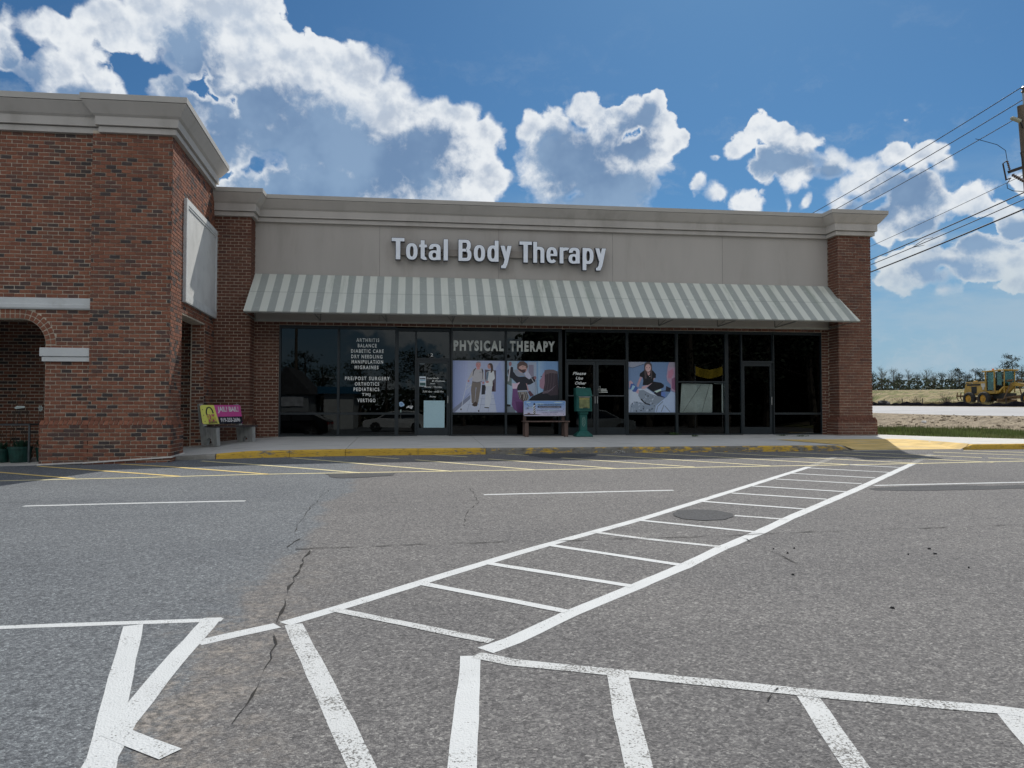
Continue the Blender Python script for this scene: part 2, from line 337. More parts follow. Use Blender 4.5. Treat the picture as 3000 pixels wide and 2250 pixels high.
def asphalt_mat():
    M = bpy.data.materials.new('worn_asphalt'); M.use_nodes = True; t = NT(M.node_tree); t.n.clear()
    o = t.add('ShaderNodeOutputMaterial'); b = t.add('ShaderNodeBsdfPrincipled'); t.l.new(b.outputs[0], o.inputs[0])
    p = pos(t); x, y, z = t.sep(p)
    # stones of the aggregate
    v1 = t.voro(p, 95, out='Color'); v2 = t.voro(p, 48, out='Color'); d1 = t.voro(p, 95)
    s1 = t.sep(v1)[0]; s2 = t.sep(v2)[1]
    g = t.m('ADD', t.m('MULTIPLY', s1, .62), t.m('MULTIPLY', s2, .38))
    c = t.ramp(g, [(0, (.068, .068, .072)), (.34, (.115, .114, .117)), (.6, (.165, .163, .166)), (.82, (.235, .234, .231)), (1, (.36, .36, .352))])
    # left part is an older, bluish mix; right part greyer and coarser; boundary runs along the seam
    bx = t.m('ADD', t.m('MULTIPLY', t.m('SUBTRACT', t.noise(p, .9, 4, .6), .5), .9), t.m('SUBTRACT', x, t.ss(y, 3, 15, -1.15, -1.0)))
    left = t.ss(bx, .08, -.08)
    c = t.mix(t.m('MULTIPLY', left, .75), c, t.mix(1, c, (.88, 1.0, 1.10), 'MULTIPLY'))
    c = t.mix(t.m('SUBTRACT', 1, left), c, t.mix(1, c, (1.015, 1.0, .985), 'MULTIPLY'))
    # broad tonal patches, tyre tracks polished along the lane
    c = t.mix(t.ss(t.noise(p, .35, 5, .6), .35, .7, 0, .55), c, t.mix(1, c, (.74, .75, .78), 'MULTIPLY'))
    c = t.mix(t.ss(t.noise(t.v('MULTIPLY', p, (.12, 1.1, 1)), 1.2, 4, .6), .48, .72, 0, .3), c, t.mix(1, c, (1.3, 1.29, 1.27), 'MULTIPLY'))
    c = t.mix(t.ss(t.noise(p, 2.3, 5, .7), .58, .75, 0, .25), c, t.mix(1, c, (.6, .6, .62), 'MULTIPLY'))
    # sandy washed out dirt round the open seam, nearer the lower left
    sd_ = t.m('ABSOLUTE', t.m('ADD', t.m('ADD', x, 1.02), t.m('MULTIPLY', t.m('SUBTRACT', t.noise(p, 1.7, 4, .65), .5), 1.3)))
    ero = t.m('MULTIPLY', t.m('MULTIPLY', t.ss(sd_, .55, .05), t.ss(y, 8.2, 3.6)), t.ss(t.noise(p, 7, 6, .7), .36, .62))
    c = t.mix(t.m('MULTIPLY', ero, .9), c, t.mix(t.ss(t.noise(p, 26, 6, .75), .38, .62), (.09, .085, .08), (.36, .325, .29)))
    t.put(b.inputs['Base Color'], c); b.inputs['Roughness'].default_value = .9; b.inputs['Specular IOR Level'].default_value = .3
    bp = t.add('ShaderNodeBump'); bp.inputs['Distance'].default_value = .006
    t.put(bp.inputs['Height'], t.m('ADD', t.m('MULTIPLY', t.m('SUBTRACT', 1, d1), .8), t.noise(p, 160, 3, .6))); t.l.new(bp.outputs[0], b.inputs['Normal'])
    return M
ASPHALT = asphalt_mat()
NEWASPH = mat('patch_asphalt', (.055, .058, .064), .92, .35, 40, .006, 120)
DIRT_FAR = mat('plain_ground', (.16, .145, .10), .95, .3, .05)
b = MB(); b.poly([(-1500, -1500, -3.2), (1500, -1500, -3.2), (1500, 1500, -3.2), (-1500, 1500, -3.2)])
tag(b.build('ground', DIRT_FAR), kind='structure')

def axis(a, b, fine0, fine1, st, big):
    r = []; x = a
    while x < b-1e-6:
        r.append(x); x += st if fine0 <= x < fine1 else big
    r.append(b); return r
xs = axis(-55, 60, -11, 20, .3, 5); ys = axis(-60, 16.86, -1, 16.8, .3, 5)
vs = [(x, y, lot(x, y)) for y in ys for x in xs]; n_ = len(xs)
fs = [(j*n_+i, j*n_+i+1, (j+1)*n_+i+1, (j+1)*n_+i) for j in range(len(ys)-1) for i in range(n_-1)]
m_ = MB(); m_.raw(vs, fs)
LOT = tag(m_.build('parking_lot', ASPHALT, smooth=True), kind='structure')

def paint(name, col, wear, ghost=0.):
    M = bpy.data.materials.new(name); M.use_nodes = True; t = NT(M.node_tree); t.n.clear()
    o = t.add('ShaderNodeOutputMaterial'); b = t.add('ShaderNodeBsdfPrincipled'); t.l.new(b.outputs[0], o.inputs[0])
    p = pos(t); s = t.sep(t.voro(p, 95, out='Color'))[0]
    holes = t.ss(t.m('ADD', t.noise(p, 75, 5, .7), t.m('MULTIPLY', t.noise(p, 3.5, 4, .6), .45)), wear, wear+.05)
    c = t.mix(t.noise(p, 4, 5, .6), tuple(v*.86 for v in col), col)
    c = t.mix(t.ss(t.noise(p, 1.5, 4, .6), .5, .8, 0, .22), c, tuple(v*.6 for v in col))
    c = t.mix(t.m('MAXIMUM', holes, ghost) if ghost else holes, c, t.ramp(s, [(0, (.05, .05, .052)), (1, (.2, .2, .19))]))
    t.put(b.inputs['Base Color'], c); b.inputs['Roughness'].default_value = .75
    bp = t.add('ShaderNodeBump'); bp.inputs['Distance'].default_value = .003
    t.put(bp.inputs['Height'], t.voro(p, 95)); t.l.new(bp.outputs[0], b.inputs['Normal'])
    return M
P_WHITE = paint('white_road_paint', (.55, .575, .59), .84); P_WHITE2 = paint('worn_white_paint', (.52, .54, .55), .76)
P_GHOST = paint('ghost_paint', (.5, .5, .5), .6, .68); P_YELL = paint('yellow_road_paint', (.74, .56, .20), .86); P_YELL2 = paint('faded_yellow_paint', (.72, .64, .36), .84)
P_TEXT = paint('old_stencil_paint', (.6, .52, .25), .58)

def resample(pts, st=.2):
    out = [Vector(pts[0])]
    for a, b in zip(pts, pts[1:]):
        a = Vector(a); b = Vector(b); k = max(1, int((b-a).length/st))
        out += [a.lerp(b, (i+1)/k) for i in range(k)]
    return out
def stripe(pts, w, m, dz, name='painted_line', parent=None, jag=.004, sq=None, hf=lot):
    P_ = resample(pts); vs = []; k = len(P_)
    for i, p in enumerate(P_):
        d = (P_[min(i+1, k-1)]-P_[max(i-1, 0)]).normalized(); nrm = Vector((-d.y, d.x))
        ww = w/2 if not callable(w) else w(i/(k-1))/2
        a = p+nrm*(ww+random.uniform(-jag, jag)); c = p-nrm*(ww+random.uniform(-jag, jag))
        vs += [(a.x, a.y, hf(a.x, a.y)+dz), (p.x, p.y, hf(p.x, p.y)+dz), (c.x, c.y, hf(c.x, c.y)+dz)]
    fs = []
    for i in range(k-1):
        j = i*3; fs += [(j, j+3, j+4, j+1), (j+1, j+4, j+5, j+2)]
    b = MB(); b.raw(vs, fs); o = b.build(name, m, parent or LOT, world=False)
    for f in o.data.polygons:
        if f.normal.z < 0: f.flip()
    return o
def flat_patch(pts, m, dz, name, parent=None, hf=lot, sub=5, jag=.02):
    c = Vector((sum(p[0] for p in pts)/len(pts), sum(p[1] for p in pts)/len(pts)))
    ring = resample(list(pts)+[pts[0]], .12)[:-1]
    ring = [p+Vector((random.uniform(-jag, jag), random.uniform(-jag, jag))) for p in ring]
    vs = []; k = len(ring); fs = []
    for s_ in range(sub):
        for p in ring:
            q = p.lerp(c, s_/sub); vs.append((q.x, q.y, hf(q.x, q.y)+dz))
    vs.append((c.x, c.y, hf(c.x, c.y)+dz))
    for s_ in range(sub-1):
        for j in range(k): fs.append((s_*k+j, s_*k+(j+1) % k, (s_+1)*k+(j+1) % k, (s_+1)*k+j))
    for j in range(k): fs.append(((sub-1)*k+j, (sub-1)*k+(j+1) % k, sub*k))
    b = MB(); b.raw(vs, fs); o = b.build(name, m, parent or LOT, world=False)
    for f in o.data.polygons:
        if f.normal.z < 0: f.flip()
    return o
M_RAIL_LEFT = (((-1.27,4.84),(-1.07,4.98),(-0.86,5.12)),((-0.82,5.15),(-0.48,5.49),(0.08,6.09),(0.89,6.95),(1.42,7.47),(2.6,8.6),(4.46,10.56),(7.34,13.61)))
M_RAIL_LEFT_WORN = (((7.34,13.61),(9.0,15.52)),)
M_RAIL_RIGHT = (((0.42,4.49),(0.6,4.64),(1.05,5.13),(1.7,5.76),(2.28,6.33),(2.9,7.0),(3.56,7.65),(4.33,8.47),(6.42,10.57),(9.71,13.98)),)
M_RAIL_RIGHT_WORN = (((9.71,13.98),(11.43,15.82)),)
M_RUNGS = (((-0.54,5.43),(0.47,4.64)),((0.08,6.03),(1.04,5.18)),((0.65,6.64),(1.67,5.76)),((1.31,7.31),(2.27,6.39)),((1.86,7.92),(2.28,7.52),(2.9,7.05)),((2.51,8.56),(3.6,7.67)),((3.76,8.69),(4.25,8.37)),((3.73,9.83),(4.86,9.02)),((4.5,10.49),(5.53,9.78)),((5.1,11.19),(6.24,10.39)),((5.88,11.95),(6.94,11.24)),((6.5,12.7),(7.6,11.91)),((7.26,13.46),(8.33,12.63)),((8.35,13.91),(9.03,13.35)))
M_STALL_WHITE = (((-3.03,5.36),(-2.62,5.34),(-1.24,5.29)),((-1.78,5.25),(-1.47,4.12),(-1.27,3.4),(-1.22,3.22)),((-1.31,5.34),(-1.32,4.48),(-1.31,3.73),(-1.25,3.25)),((-1.33,3.67),(-1.0,3.41)),((-0.76,5.13),(-0.44,4.03),(-0.2,3.2),(-0.12,2.91)),((0.33,4.41),(0.27,3.81),(0.2,3.15),(0.18,2.87)),((0.36,4.42),(0.55,4.28),(1.03,4.08),(1.83,3.74),(2.09,3.63),(2.77,3.38),(2.86,3.33),(3.24,3.17)),((1.09,4.07),(0.99,3.53),(0.91,3.06),(0.86,2.79)),((1.96,3.69),(1.86,3.28),(1.78,2.95),(1.72,2.68)),((2.8,3.36),(2.63,2.96),(2.5,2.67)))
M_LANE = (((-5.06,10.83),(-2.21,10.61)),((0.98,10.74),(3.77,10.87)),((7.02,11.03),(9.64,11.13),(12.21,11.23)))
M_YELLOW_DIAG = (((-9.19,16.66),(-7.66,15.48),(-5.73,13.96)),((-7.42,16.45),(-3.96,13.76)),((-5.85,16.38),(-4.62,15.48),(-2.47,13.68)),((-4.32,16.5),(-0.91,13.6)),((-2.53,16.63),(-0.72,14.89),(0.68,13.63)),((-1.0,16.64),(-0.3,16.05)),((0.04,15.78),(2.17,13.72)),((0.46,16.84),(1.13,16.3)),((1.53,15.8),(3.13,14.3),(3.7,13.73)),((2.03,16.86),(2.53,16.45)),((3.08,15.86),(3.4,15.53),(5.21,13.85)),((4.0,16.45),(6.72,13.88)),((5.19,16.86),(7.45,14.73),(8.35,13.91)),((6.78,16.75),(7.91,15.64),(9.9,13.93)),((8.43,16.66),(11.48,14.02)),((9.81,16.6),(11.98,14.96)),((12.06,14.88),(12.59,14.53)),((11.83,16.29),(13.32,15.37)),((12.82,16.59),(13.86,15.99)))
M_CRACKS = (((-1.19,7.55),(-1.13,7.91)),((-1.1,7.41),(-0.62,7.46),(0.26,7.49),(0.96,7.52),(1.42,7.5),(2.25,7.51),(3.11,7.54),(3.6,7.59),(4.96,7.67),(6.7,7.75)),((-0.96,7.32),(-0.94,6.86),(-0.94,6.45),(-0.92,6.09),(-0.9,5.77),(-0.89,5.42),(-0.86,5.12)),((-0.84,4.93),(-0.78,4.52),(-0.78,4.25),(-0.78,4.0),(-0.79,3.79),(-0.83,3.65)),((3.29,7.44),(3.29,6.9),(3.3,6.46),(3.29,6.08)),((-5.54,11.22),(-3.65,10.91)),((0.83,11.33),(0.86,10.1),(0.65,9.3),(0.54,8.41)),((-1.22,11.47),(-1.28,9.73),(-1.24,8.31)),((4.2,11.74),(4.45,11.76),(4.79,11.76),(4.94,11.7)),((3.92,13.35),(4.75,13.37)),((9.51,12.43),(9.57,11.6),(9.76,11.27)),((6.82,10.72),(8.15,10.73),(9.34,10.79)),((-0.55,10.14),(1.31,10.19),(2.58,10.25)),((1.83,3.76),(1.8,3.68),(1.71,3.6)))
M_PATCH_ROUND = ((3.09,8.91),(3.21,9.12),(3.47,9.16),(3.69,9.07),(3.79,8.81),(3.71,8.61),(3.51,8.43),(3.26,8.41),(3.07,8.54),(3.04,8.75))
M_PATCH_BAND = ((-1.48,13.49),(-1.37,13.52),(-0.3,13.47),(-0.35,13.18),(-0.73,12.94),(-1.22,12.88),(-1.35,13.08))
M_PATCH_CURB = ((2.23,16.81),(3.38,16.85),(3.99,16.62),(3.92,16.22),(3.48,15.88),(2.88,15.8),(2.64,16.05),(2.48,16.46))
M_PATCH_RIGHT = ((6.72,10.7),(7.37,10.89),(8.32,10.94),(8.76,10.77),(9.37,10.82),(10.2,10.77),(9.87,10.41),(8.93,10.45),(7.36,10.4),(6.74,10.51))
M_SEAM = ((-0.69,14.33),(-1.32,11.36),(-1.19,7.75),(-1.14,6.41),(-1.16,4.85),(-1.02,3.78),(-0.96,3.29))
for l in M_RAIL_LEFT: stripe(l, .115, P_WHITE, .002)
for l in M_RAIL_RIGHT: stripe(l, .125, P_WHITE, .002)
for l in M_RAIL_LEFT_WORN+M_RAIL_RIGHT_WORN: stripe(l, .13, P_GHOST, .002)
for i, l in enumerate(M_RUNGS): stripe(l, .085 if i else .08, P_WHITE2 if i in (0, 4, 6) else P_WHITE, .0035)
SW = [.075, .12, .12, .11, .115, .115, .10, .115, .11, .11]
for i, l in enumerate(M_STALL_WHITE): stripe(l, SW[i], P_WHITE2 if i in (4, 6, 7, 8, 9) else P_WHITE, .0016+.0008*(i % 4))
for l in M_LANE: stripe(l, .085, P_WHITE, .002)
stripe([(-11, 14.05), (-6.946, 14.0), (-4.654, 13.78), (-1.134, 13.66), (1.755, 13.71), (4.966, 13.80), (8, 13.9), (9.911, 14.0), (12.311, 14.2), (20, 14.6)], .075, P_YELL2, .0028)
for i, l in enumerate(M_YELLOW_DIAG): stripe(l, .085, P_YELL if i < 3 else P_YELL2, .0046)
for i in range(13):     # what is left of an old stencilled word in the fire lane
    x = .15+i*.105
    if i == 6: continue
    stripe([(x, 16.05), (x+random.uniform(.03, .07), 15.98+random.uniform(-.05, .05))], .05, P_TEXT, .003, name='worn_stencil_mark')
flat_patch(M_PATCH_ROUND, NEWASPH, .0062, 'asphalt_patch', jag=.008)
flat_patch(M_PATCH_BAND, NEWASPH, .0055, 'asphalt_patch'); flat_patch(M_PATCH_CURB, NEWASPH, .0058, 'asphalt_patch'); flat_patch(M_PATCH_RIGHT, NEWASPH, .0035, 'asphalt_patch')
CRACK = mat('crack_shadow', (.022, .021, .02), 1, .3, 20)
CW = [.012, .013, .016, .009, .006, .005, .007, .008, .010, .008, .006, .007, .007, .006]
for l, w in zip(M_CRACKS, CW):
    pts = resample(l, .10); pts = [Vector((p.x+random.uniform(-.018, .018), p.y+random.uniform(-.03, .03))) for p in pts]
    stripe(pts, lambda s_, w=w: w*random.choice((.1, .3, .6, 1, 1.6)), CRACK, .0072, name='crack', jag=.001)
# chips of tar lying about
for (x, y) in [(3.36, 6.889), (3.404, 6.705), (3.57, 6.894), (3.068, 5.947), (4.472, 6.52), (4.827, 6.724), (4.737, 6.517), (4.66, 5.993), (3.298, 4.986)]:
    r = random.uniform(.008, .02); b = MB()
    pts = [(x+cos(a)*r*random.uniform(.7, 1.4), y+sin(a)*r*random.uniform(.6, 1.1)) for a in (0, 1.2, 2.4, 3.5, 5)]
    top = [(p[0]*.6+x*.4, p[1]*.6+y*.4, lot(x, y)+.014) for p in pts]; bot = [(p[0], p[1], lot(x, y)) for p in pts]
    b.raw(bot+top, [(5, 6, 7, 8, 9)]+[(i, (i+1) % 5, 5+(i+1) % 5, 5+i) for i in range(5)])
    tag(b.build('tar_chip', BLACK), 'small black chip of tar lying on the open asphalt right of the crosswalk', 'debris', 'tar chips on the asphalt')

# ---------------------------------------------------------------- pavement and kerb
def conc_mat():
    M = bpy.data.materials.new('broom_concrete'); M.use_nodes = True; t = NT(M.node_tree); t.n.clear()
    o = t.add('ShaderNodeOutputMaterial'); b = t.add('ShaderNodeBsdfPrincipled'); t.l.new(b.outputs[0], o.inputs[0]); p = pos(t)
    c = t.mix(t.noise(p, 1.3, 6, .6), (.47, .465, .44), (.62, .61, .58))
    c = t.mix(t.ss(t.noise(t.v('MULTIPLY', p, (.45, 2.2, 1)), 1.6, 6, .65), .5, .72, 0, .5), c, (.27, .262, .245))
    c = t.mix(t.ss(t.noise(p, 40, 4, .7), .55, .75, 0, .3), c, (.25, .24, .22))
    t.put(b.inputs['Base Color'], c); b.inputs['Roughness'].default_value = .9
    bp = t.add('ShaderNodeBump'); bp.inputs['Distance'].default_value = .002; t.put(bp.inputs['Height'], t.noise(p, 150, 4, .6)); t.l.new(bp.outputs[0], b.inputs['Normal'])
    return M
CONC = conc_mat()
def curb_mat(name, amt):
    M = bpy.data.materials.new(name); M.use_nodes = True; t = NT(M.node_tree); t.n.clear()
    o = t.add('ShaderNodeOutputMaterial'); b = t.add('ShaderNodeBsdfPrincipled'); t.l.new(b.outputs[0], o.inputs[0]); p = pos(t)
    y = t.mix(t.noise(p, 3, 5, .6), (.50, .30, .03), (.72, .47, .07))
    g = t.mix(t.noise(p, 12, 5, .6), (.10, .095, .08), (.28, .27, .24))
    wear = t.ss(t.m('ADD', t.noise(t.v('MULTIPLY', p, (1, 1, 3)), 5, 6, .7), t.m('MULTIPLY', t.noise(p, .5, 2, .5), .5)), amt, amt+.12)
    c = t.mix(wear, y, g)
    c = t.mix(t.ss(t.noise(t.v('MULTIPLY', p, (1, 1, 6)), 6, 5, .7), .52, .68, 0, .7), c, (.07, .05, .03))
    t.put(b.inputs['Base Color'], c); b.inputs['Roughness'].default_value = .8
    bp = t.add('ShaderNodeBump'); bp.inputs['Distance'].default_value = .008; t.put(bp.inputs['Height'], t.noise(p, 28, 5, .65)); t.l.new(bp.outputs[0], b.inputs['Normal'])
    return M
CURBY = curb_mat('yellow_curb_paint', .80); CURBY2 = curb_mat('dirty_yellow_curb_paint', .64); CURBG = mat('grey_curb', (.26, .25, .225), .9, .25, 5, .003, 60)
SW_ = empty('sidewalk', kind='structure')
def grass_y(X): return interp(X, [(13.3, 21.4), (14.6, 20.0), (16.3, 18.75), (20, 18.3), (40, 18.3)])
def slab(x0, x1, y0, y1f, name='slab', m=CONC, parent=None):
    fine = x1 > 9 and x0 < 14; nx = max(2, int((x1-x0)/(.1 if fine else .25))); ny = 44 if fine else 16; vs = []; fs = []
    for i in range(nx+1):
        x = lerp(x0, x1, i/nx); y1 = y1f(x) if callable(y1f) else y1f
        for j in range(ny+1):
            y = lerp(y0, y1, j/ny); vs.append((x, y, walk(x, y)))
    for i in range(nx):
        for j in range(ny): a = i*(ny+1)+j; fs.append((a, a+ny+1, a+ny+2, a+1))
    b = MB(); b.raw(vs, fs)
    # skirt
    for i in range(nx):
        for j in (0, ny):
            p = vs[i*(ny+1)+j]; q = vs[(i+1)*(ny+1)+j]; b.poly([p, q, (q[0], q[1], q[2]-.3), (p[0], p[1], p[2]-.3)])
    for i in (0, nx):
        for j in range(ny):
            p = vs[i*(ny+1)+j]; q = vs[i*(ny+1)+j+1]; b.poly([p, q, (q[0], q[1], q[2]-.3), (p[0], p[1], p[2]-.3)])
    o = b.build(name, m, parent or SW_, world=False)
    return fix_normals(o)
JX = [-13.4, -10.4, -7.4, -4.45, -1.45, 1.58, 4.60, 7.62, 10.64, 13.3]
for a, c in zip(JX, JX[1:]): slab(a+.006, c-.006, CURB_Y+.16 if a > -8 else CURB_Y-.1, 23.5 if a < -4 else 21.6)
for a, c in zip([13.3, 16.3, 19.3], [16.3, 19.3, 24]): slab(a+.006, c-.006, CURB_Y+.16, grass_y)
# kerb stones: face leans back a little, rounded nose
CX = [-5.6, -4.12, -2.62, -1.45, .1, 1.58, 3.1, 4.60, 6.1, 7.62, 9.0, 10.2]
def kerb(x0, x1, m, taper0=0, taper1=0):
    prof = lambda zt, zb: [(0, zb-.1), (0, zb), (.012, zt-.03), (.03, zt-.004), (.06, zt), (.155, zt), (.155, zb-.1)]
    n = max(3, int((x1-x0)/.15)); vs = []; fs = []
    for i in range(n+1):
        x = lerp(x0, x1, i/n); s_ = i/n; zb = lot(x, CURB_Y)
        zt = walk(x, CURB_Y+.16) if not (taper0 or taper1) else zb+curb_h(x)*(1-max(0, (s_-(1-taper1))/taper1 if taper1 else 0)*.97)*(1-max(0, (taper0-s_)/taper0 if taper0 else 0)*.97)
        w = random.uniform(-.004, .004)
        vs += [(x, CURB_Y+y+w, z) for y, z in prof(zt+.001, zb)]
    k = 7
    for i in range(n):
        for j in range(k-1): a = i*k+j; fs.append((a, a+1, a+k+1, a+k))
    fs += [tuple(range(k)), tuple(range(n*k, n*k+k))[::-1]]
    b = MB(); b.raw(vs, fs); return fix_normals(b.build('curb', m, SW_, world=False))
kerb(-7.4, -4.14, CURBG)
for i, (a, c) in enumerate(zip(CX[1:], CX[2:])):
    kerb(a+.005, c-.005, CURBY if i < 4 else CURBY2, taper1=.28 if c == 10.2 else 0)
kerb(13.0, 14.5, CURBY, taper0=.16)
for a, c in ((14.5, 16), (16, 17.5), (17.5, 19), (19, 24)): kerb(a+.005, c-.005, CURBY)
# the dropped kerb is painted yellow
RAMP = mat('faded_yellow_ramp', (.62, .44, .16), .85, .22, 2.5, .002, 120, dirt=((.50, .44, .32), 3, .55), stretch=(.6, 2, 1))
rp = [(9.35, 18.95), (12.6, 19.0), (12.95, 18.8), (13.15, 17.9), (13.28, 17.0), (13.1, 16.87), (10.2, 16.87), (9.95, 17.1)]
def grid_in_poly(poly, hf, dz, name, m, parent, st=.12):
    def inside(x, y):
        c = False
        for (x1, y1), (x2, y2) in zip(poly, poly[1:]+poly[:1]):
            if (y1 > y) != (y2 > y) and x < (x2-x1)*(y-y1)/(y2-y1)+x1: c = not c
        return c
    bm = bmesh.new(); x0 = min(p[0] for p in poly); x1 = max(p[0] for p in poly); y0 = min(p[1] for p in poly); y1 = max(p[1] for p in poly)
    f = bm.faces.new([bm.verts.new((p[0], p[1], 0)) for p in poly])
    if f.normal.z < 0: f.normal_flip()
    for ax, a, c in ((0, x0, x1), (1, y0, y1)):
        k = a+st
        while k < c:
            co = (k, 0, 0) if ax == 0 else (0, k, 0); no = (1, 0, 0) if ax == 0 else (0, 1, 0)
            bmesh.ops.bisect_plane(bm, geom=bm.verts[:]+bm.edges[:]+bm.faces[:], plane_co=co, plane_no=no); k += st
    for v in bm.verts: v.co.z = hf(v.co.x, v.co.y)+dz
    bmesh.ops.recalc_face_normals(bm, faces=bm.faces)
    me = bpy.data.meshes.new(name); bm.to_mesh(me); bm.free(); me.materials.append(m)
    if sum(p.normal.z for p in me.polygons) < 0: me.flip_normals()
    o = bpy.data.objects.new(name, me); COL.objects.link(o); o.parent = parent; return o
def rampz(x, y): return max(walk(x, y), lot(x, CURB_Y)+.004)
grid_in_poly(rp, rampz, .009, 'yellow_ramp_paint', RAMP, SW_)
slab(10.22, 13.0, CURB_Y-.02, CURB_Y+.16, name='ramp_lip')
# ---------------------------------------------------------------- bricks
BL, BH, MJ = .205, .0812, .0170
def cube_mesh(name, bev):
    bm = bmesh.new(); bmesh.ops.create_cube(bm, size=1)
    if bev: 
        bmesh.ops.bevel(bm, geom=[e for e in bm.edges], offset=bev, segments=1, affect='EDGES')
    me = bpy.data.meshes.new(name); bm.to_mesh(me); bm.free(); return me
BM_W = cube_mesh('brick', .06); BM_W.materials.append(BR_WING); BM_M = cube_mesh('brick', .06); BM_M.materials.append(BR_MAIN)
def tone(): return random.random()
def face(lst, O, T, N, W, z0, z1, hole=None, phase=0., jit=.0025):
    """running bond on a vertical face: O corner (x, y), T along, N outward"""
    T = Vector((T[0], T[1], 0)).normalized(); N = Vector((N[0], N[1], 0)).normalized(); O = Vector((O[0], O[1], 0))
    rows = int(round((z1-z0)/BH)); h = (z1-z0)/rows
    for r in range(rows):
        zc = z0+(r+.5)*h; off = (BL/2 if r % 2 else 0)+phase
        free = [(0, W)]
        if hole:
            for a, b in hole(zc):
                nf = []
                for u, v in free:
                    if b <= u or a >= v: nf.append((u, v)); continue
                    if a > u: nf.append((u, a))
                    if b < v: nf.append((b, v))
                free = nf
        k0 = int(-off/BL)-2
        for u, v in free:
            k = k0
            while True:
                a = off+k*BL; b = a+BL; k += 1
                if a >= v: break
                if b <= u: continue
                a2 = max(a, u); b2 = min(b, v)
                if b2-a2 < .035: continue
                l = b2-a2-MJ*random.uniform(.7, 1.3)
                d = random.uniform(-1, 1)*jit
                c = O+T*((a2+b2)/2+random.uniform(-.002, .002))+N*(-.02+.006+d)+Vector((0, 0, zc+random.uniform(-.0015, .0015)))
                lst.append((c, T, N, (l, .04, h-MJ*random.uniform(.75, 1.2)), tone(), random.uniform(-.012, .012)))
def rowlock(lst, O, T, N, W, z0, z1, proj, step=.094):
    """sloping water table: bricks on edge leaning back"""
    T = Vector((T[0], T[1], 0)).normalized(); N = Vector((N[0], N[1], 0)).normalized(); O = Vector((O[0], O[1], 0))
    n = max(1, int(round(W/step))); st = W/n; ang = math.atan2(z1-z0, proj); L = sqrt(proj**2+(z1-z0)**2)
    up = (N*-cos(ang)+Vector((0, 0, sin(ang)))); out = T.cross(up)*-1
    if out.dot(N) < 0: out = -out
    for i in range(n):
        c = O+T*((i+.5)*st)+N*(-proj/2)+Vector((0, 0, (z0+z1)/2))+out*(-.02+.004)
        lst.append((c, T, out, (st-MJ*.9, .04, L+.004), .3+tone()*.6, 0, up))
def put_bricks(lst, root, shared, m, score, nind=300):
    lst = sorted(lst, key=score, reverse=True)
    def mtx(r):
        c, T, N, sz, tn, rot = r[:6]; up_ = r[6] if len(r) > 6 else Vector((0, 0, 1))
        if rot: T = (T*cos(rot)+up_*sin(rot)); up_ = (up_*cos(rot)-T*sin(rot)).normalized()
        return Matrix(((T.x*sz[0], N.x*sz[1], up_.x*sz[2], c.x), (T.y*sz[0], N.y*sz[1], up_.y*sz[2], c.y), (T.z*sz[0], N.z*sz[1], up_.z*sz[2], c.z), (0, 0, 0, 1)))
    inv = Matrix.Translation(-root.location)
    for r in lst[:nind]:
        o = bpy.data.objects.new('brick', shared); COL.objects.link(o); o.parent = root; o.matrix_parent_inverse = inv
        o.matrix_basis = mtx(r); o['tone'] = float(r[4])
    vs = []; fs = []; at = []
    F6 = [(0, 2, 6, 4), (0, 1, 3, 2), (4, 6, 7, 5), (0, 4, 5, 1), (2, 3, 7, 6), (1, 5, 7, 3)]
    C8 = [Vector((x, y, z)) for x in (-.5, .5) for z in (-.5, .5) for y in (-.5, .5)]
    for r in lst[nind:]:
        M_ = mtx(r); i = len(vs); vs += [tuple(M_ @ q) for q in C8]
        for f in F6: fs.append(tuple(i+k for k in f)); at.append(r[4])
    b = MB(); b.v = vs; b.f = fs; b.mi = [0]*len(fs); b.attr = at
    o = b.build('bricks', m, root, attr='brick_tone'); tag(o, kind='stuff'); fix = o.data
    bm = bmesh.new(); bm.from_mesh(fix); bmesh.ops.recalc_face_normals(bm, faces=bm.faces); bm.to_mesh(fix); bm.free()
def seen(r):
    c = r[0]; d = c-CAM; px = d.dot(rr)/d.dot(fw) if d.dot(fw) > 0 else 99; py = d.dot(uu)/d.dot(fw) if d.dot(fw) > 0 else 99
    vis = abs(px) < .665 and abs(py) < .5
    if r[1].z > .5 or not vis: return -1
    return max(0, -r[2].dot(d.normalized()))*r[3][0]*r[3][2]/d.length**2

# ================================================================= left shop: tall brick wing with an arcade
SD = Vector((-.0450, .99899, 0)); SN = Vector((.99899, .0450, 0)); NC = Vector((-5.0, 16.59, 0))
def side(s_, off=0., z=0.): p = NC+SD*s_+SN*off; return (p.x, p.y, z)
WING = empty('brick_arcade_shop', (-9, 18.5, -.45), label='tall brick shop front with arched arcade and wide stucco cornice at the left', cat='building')
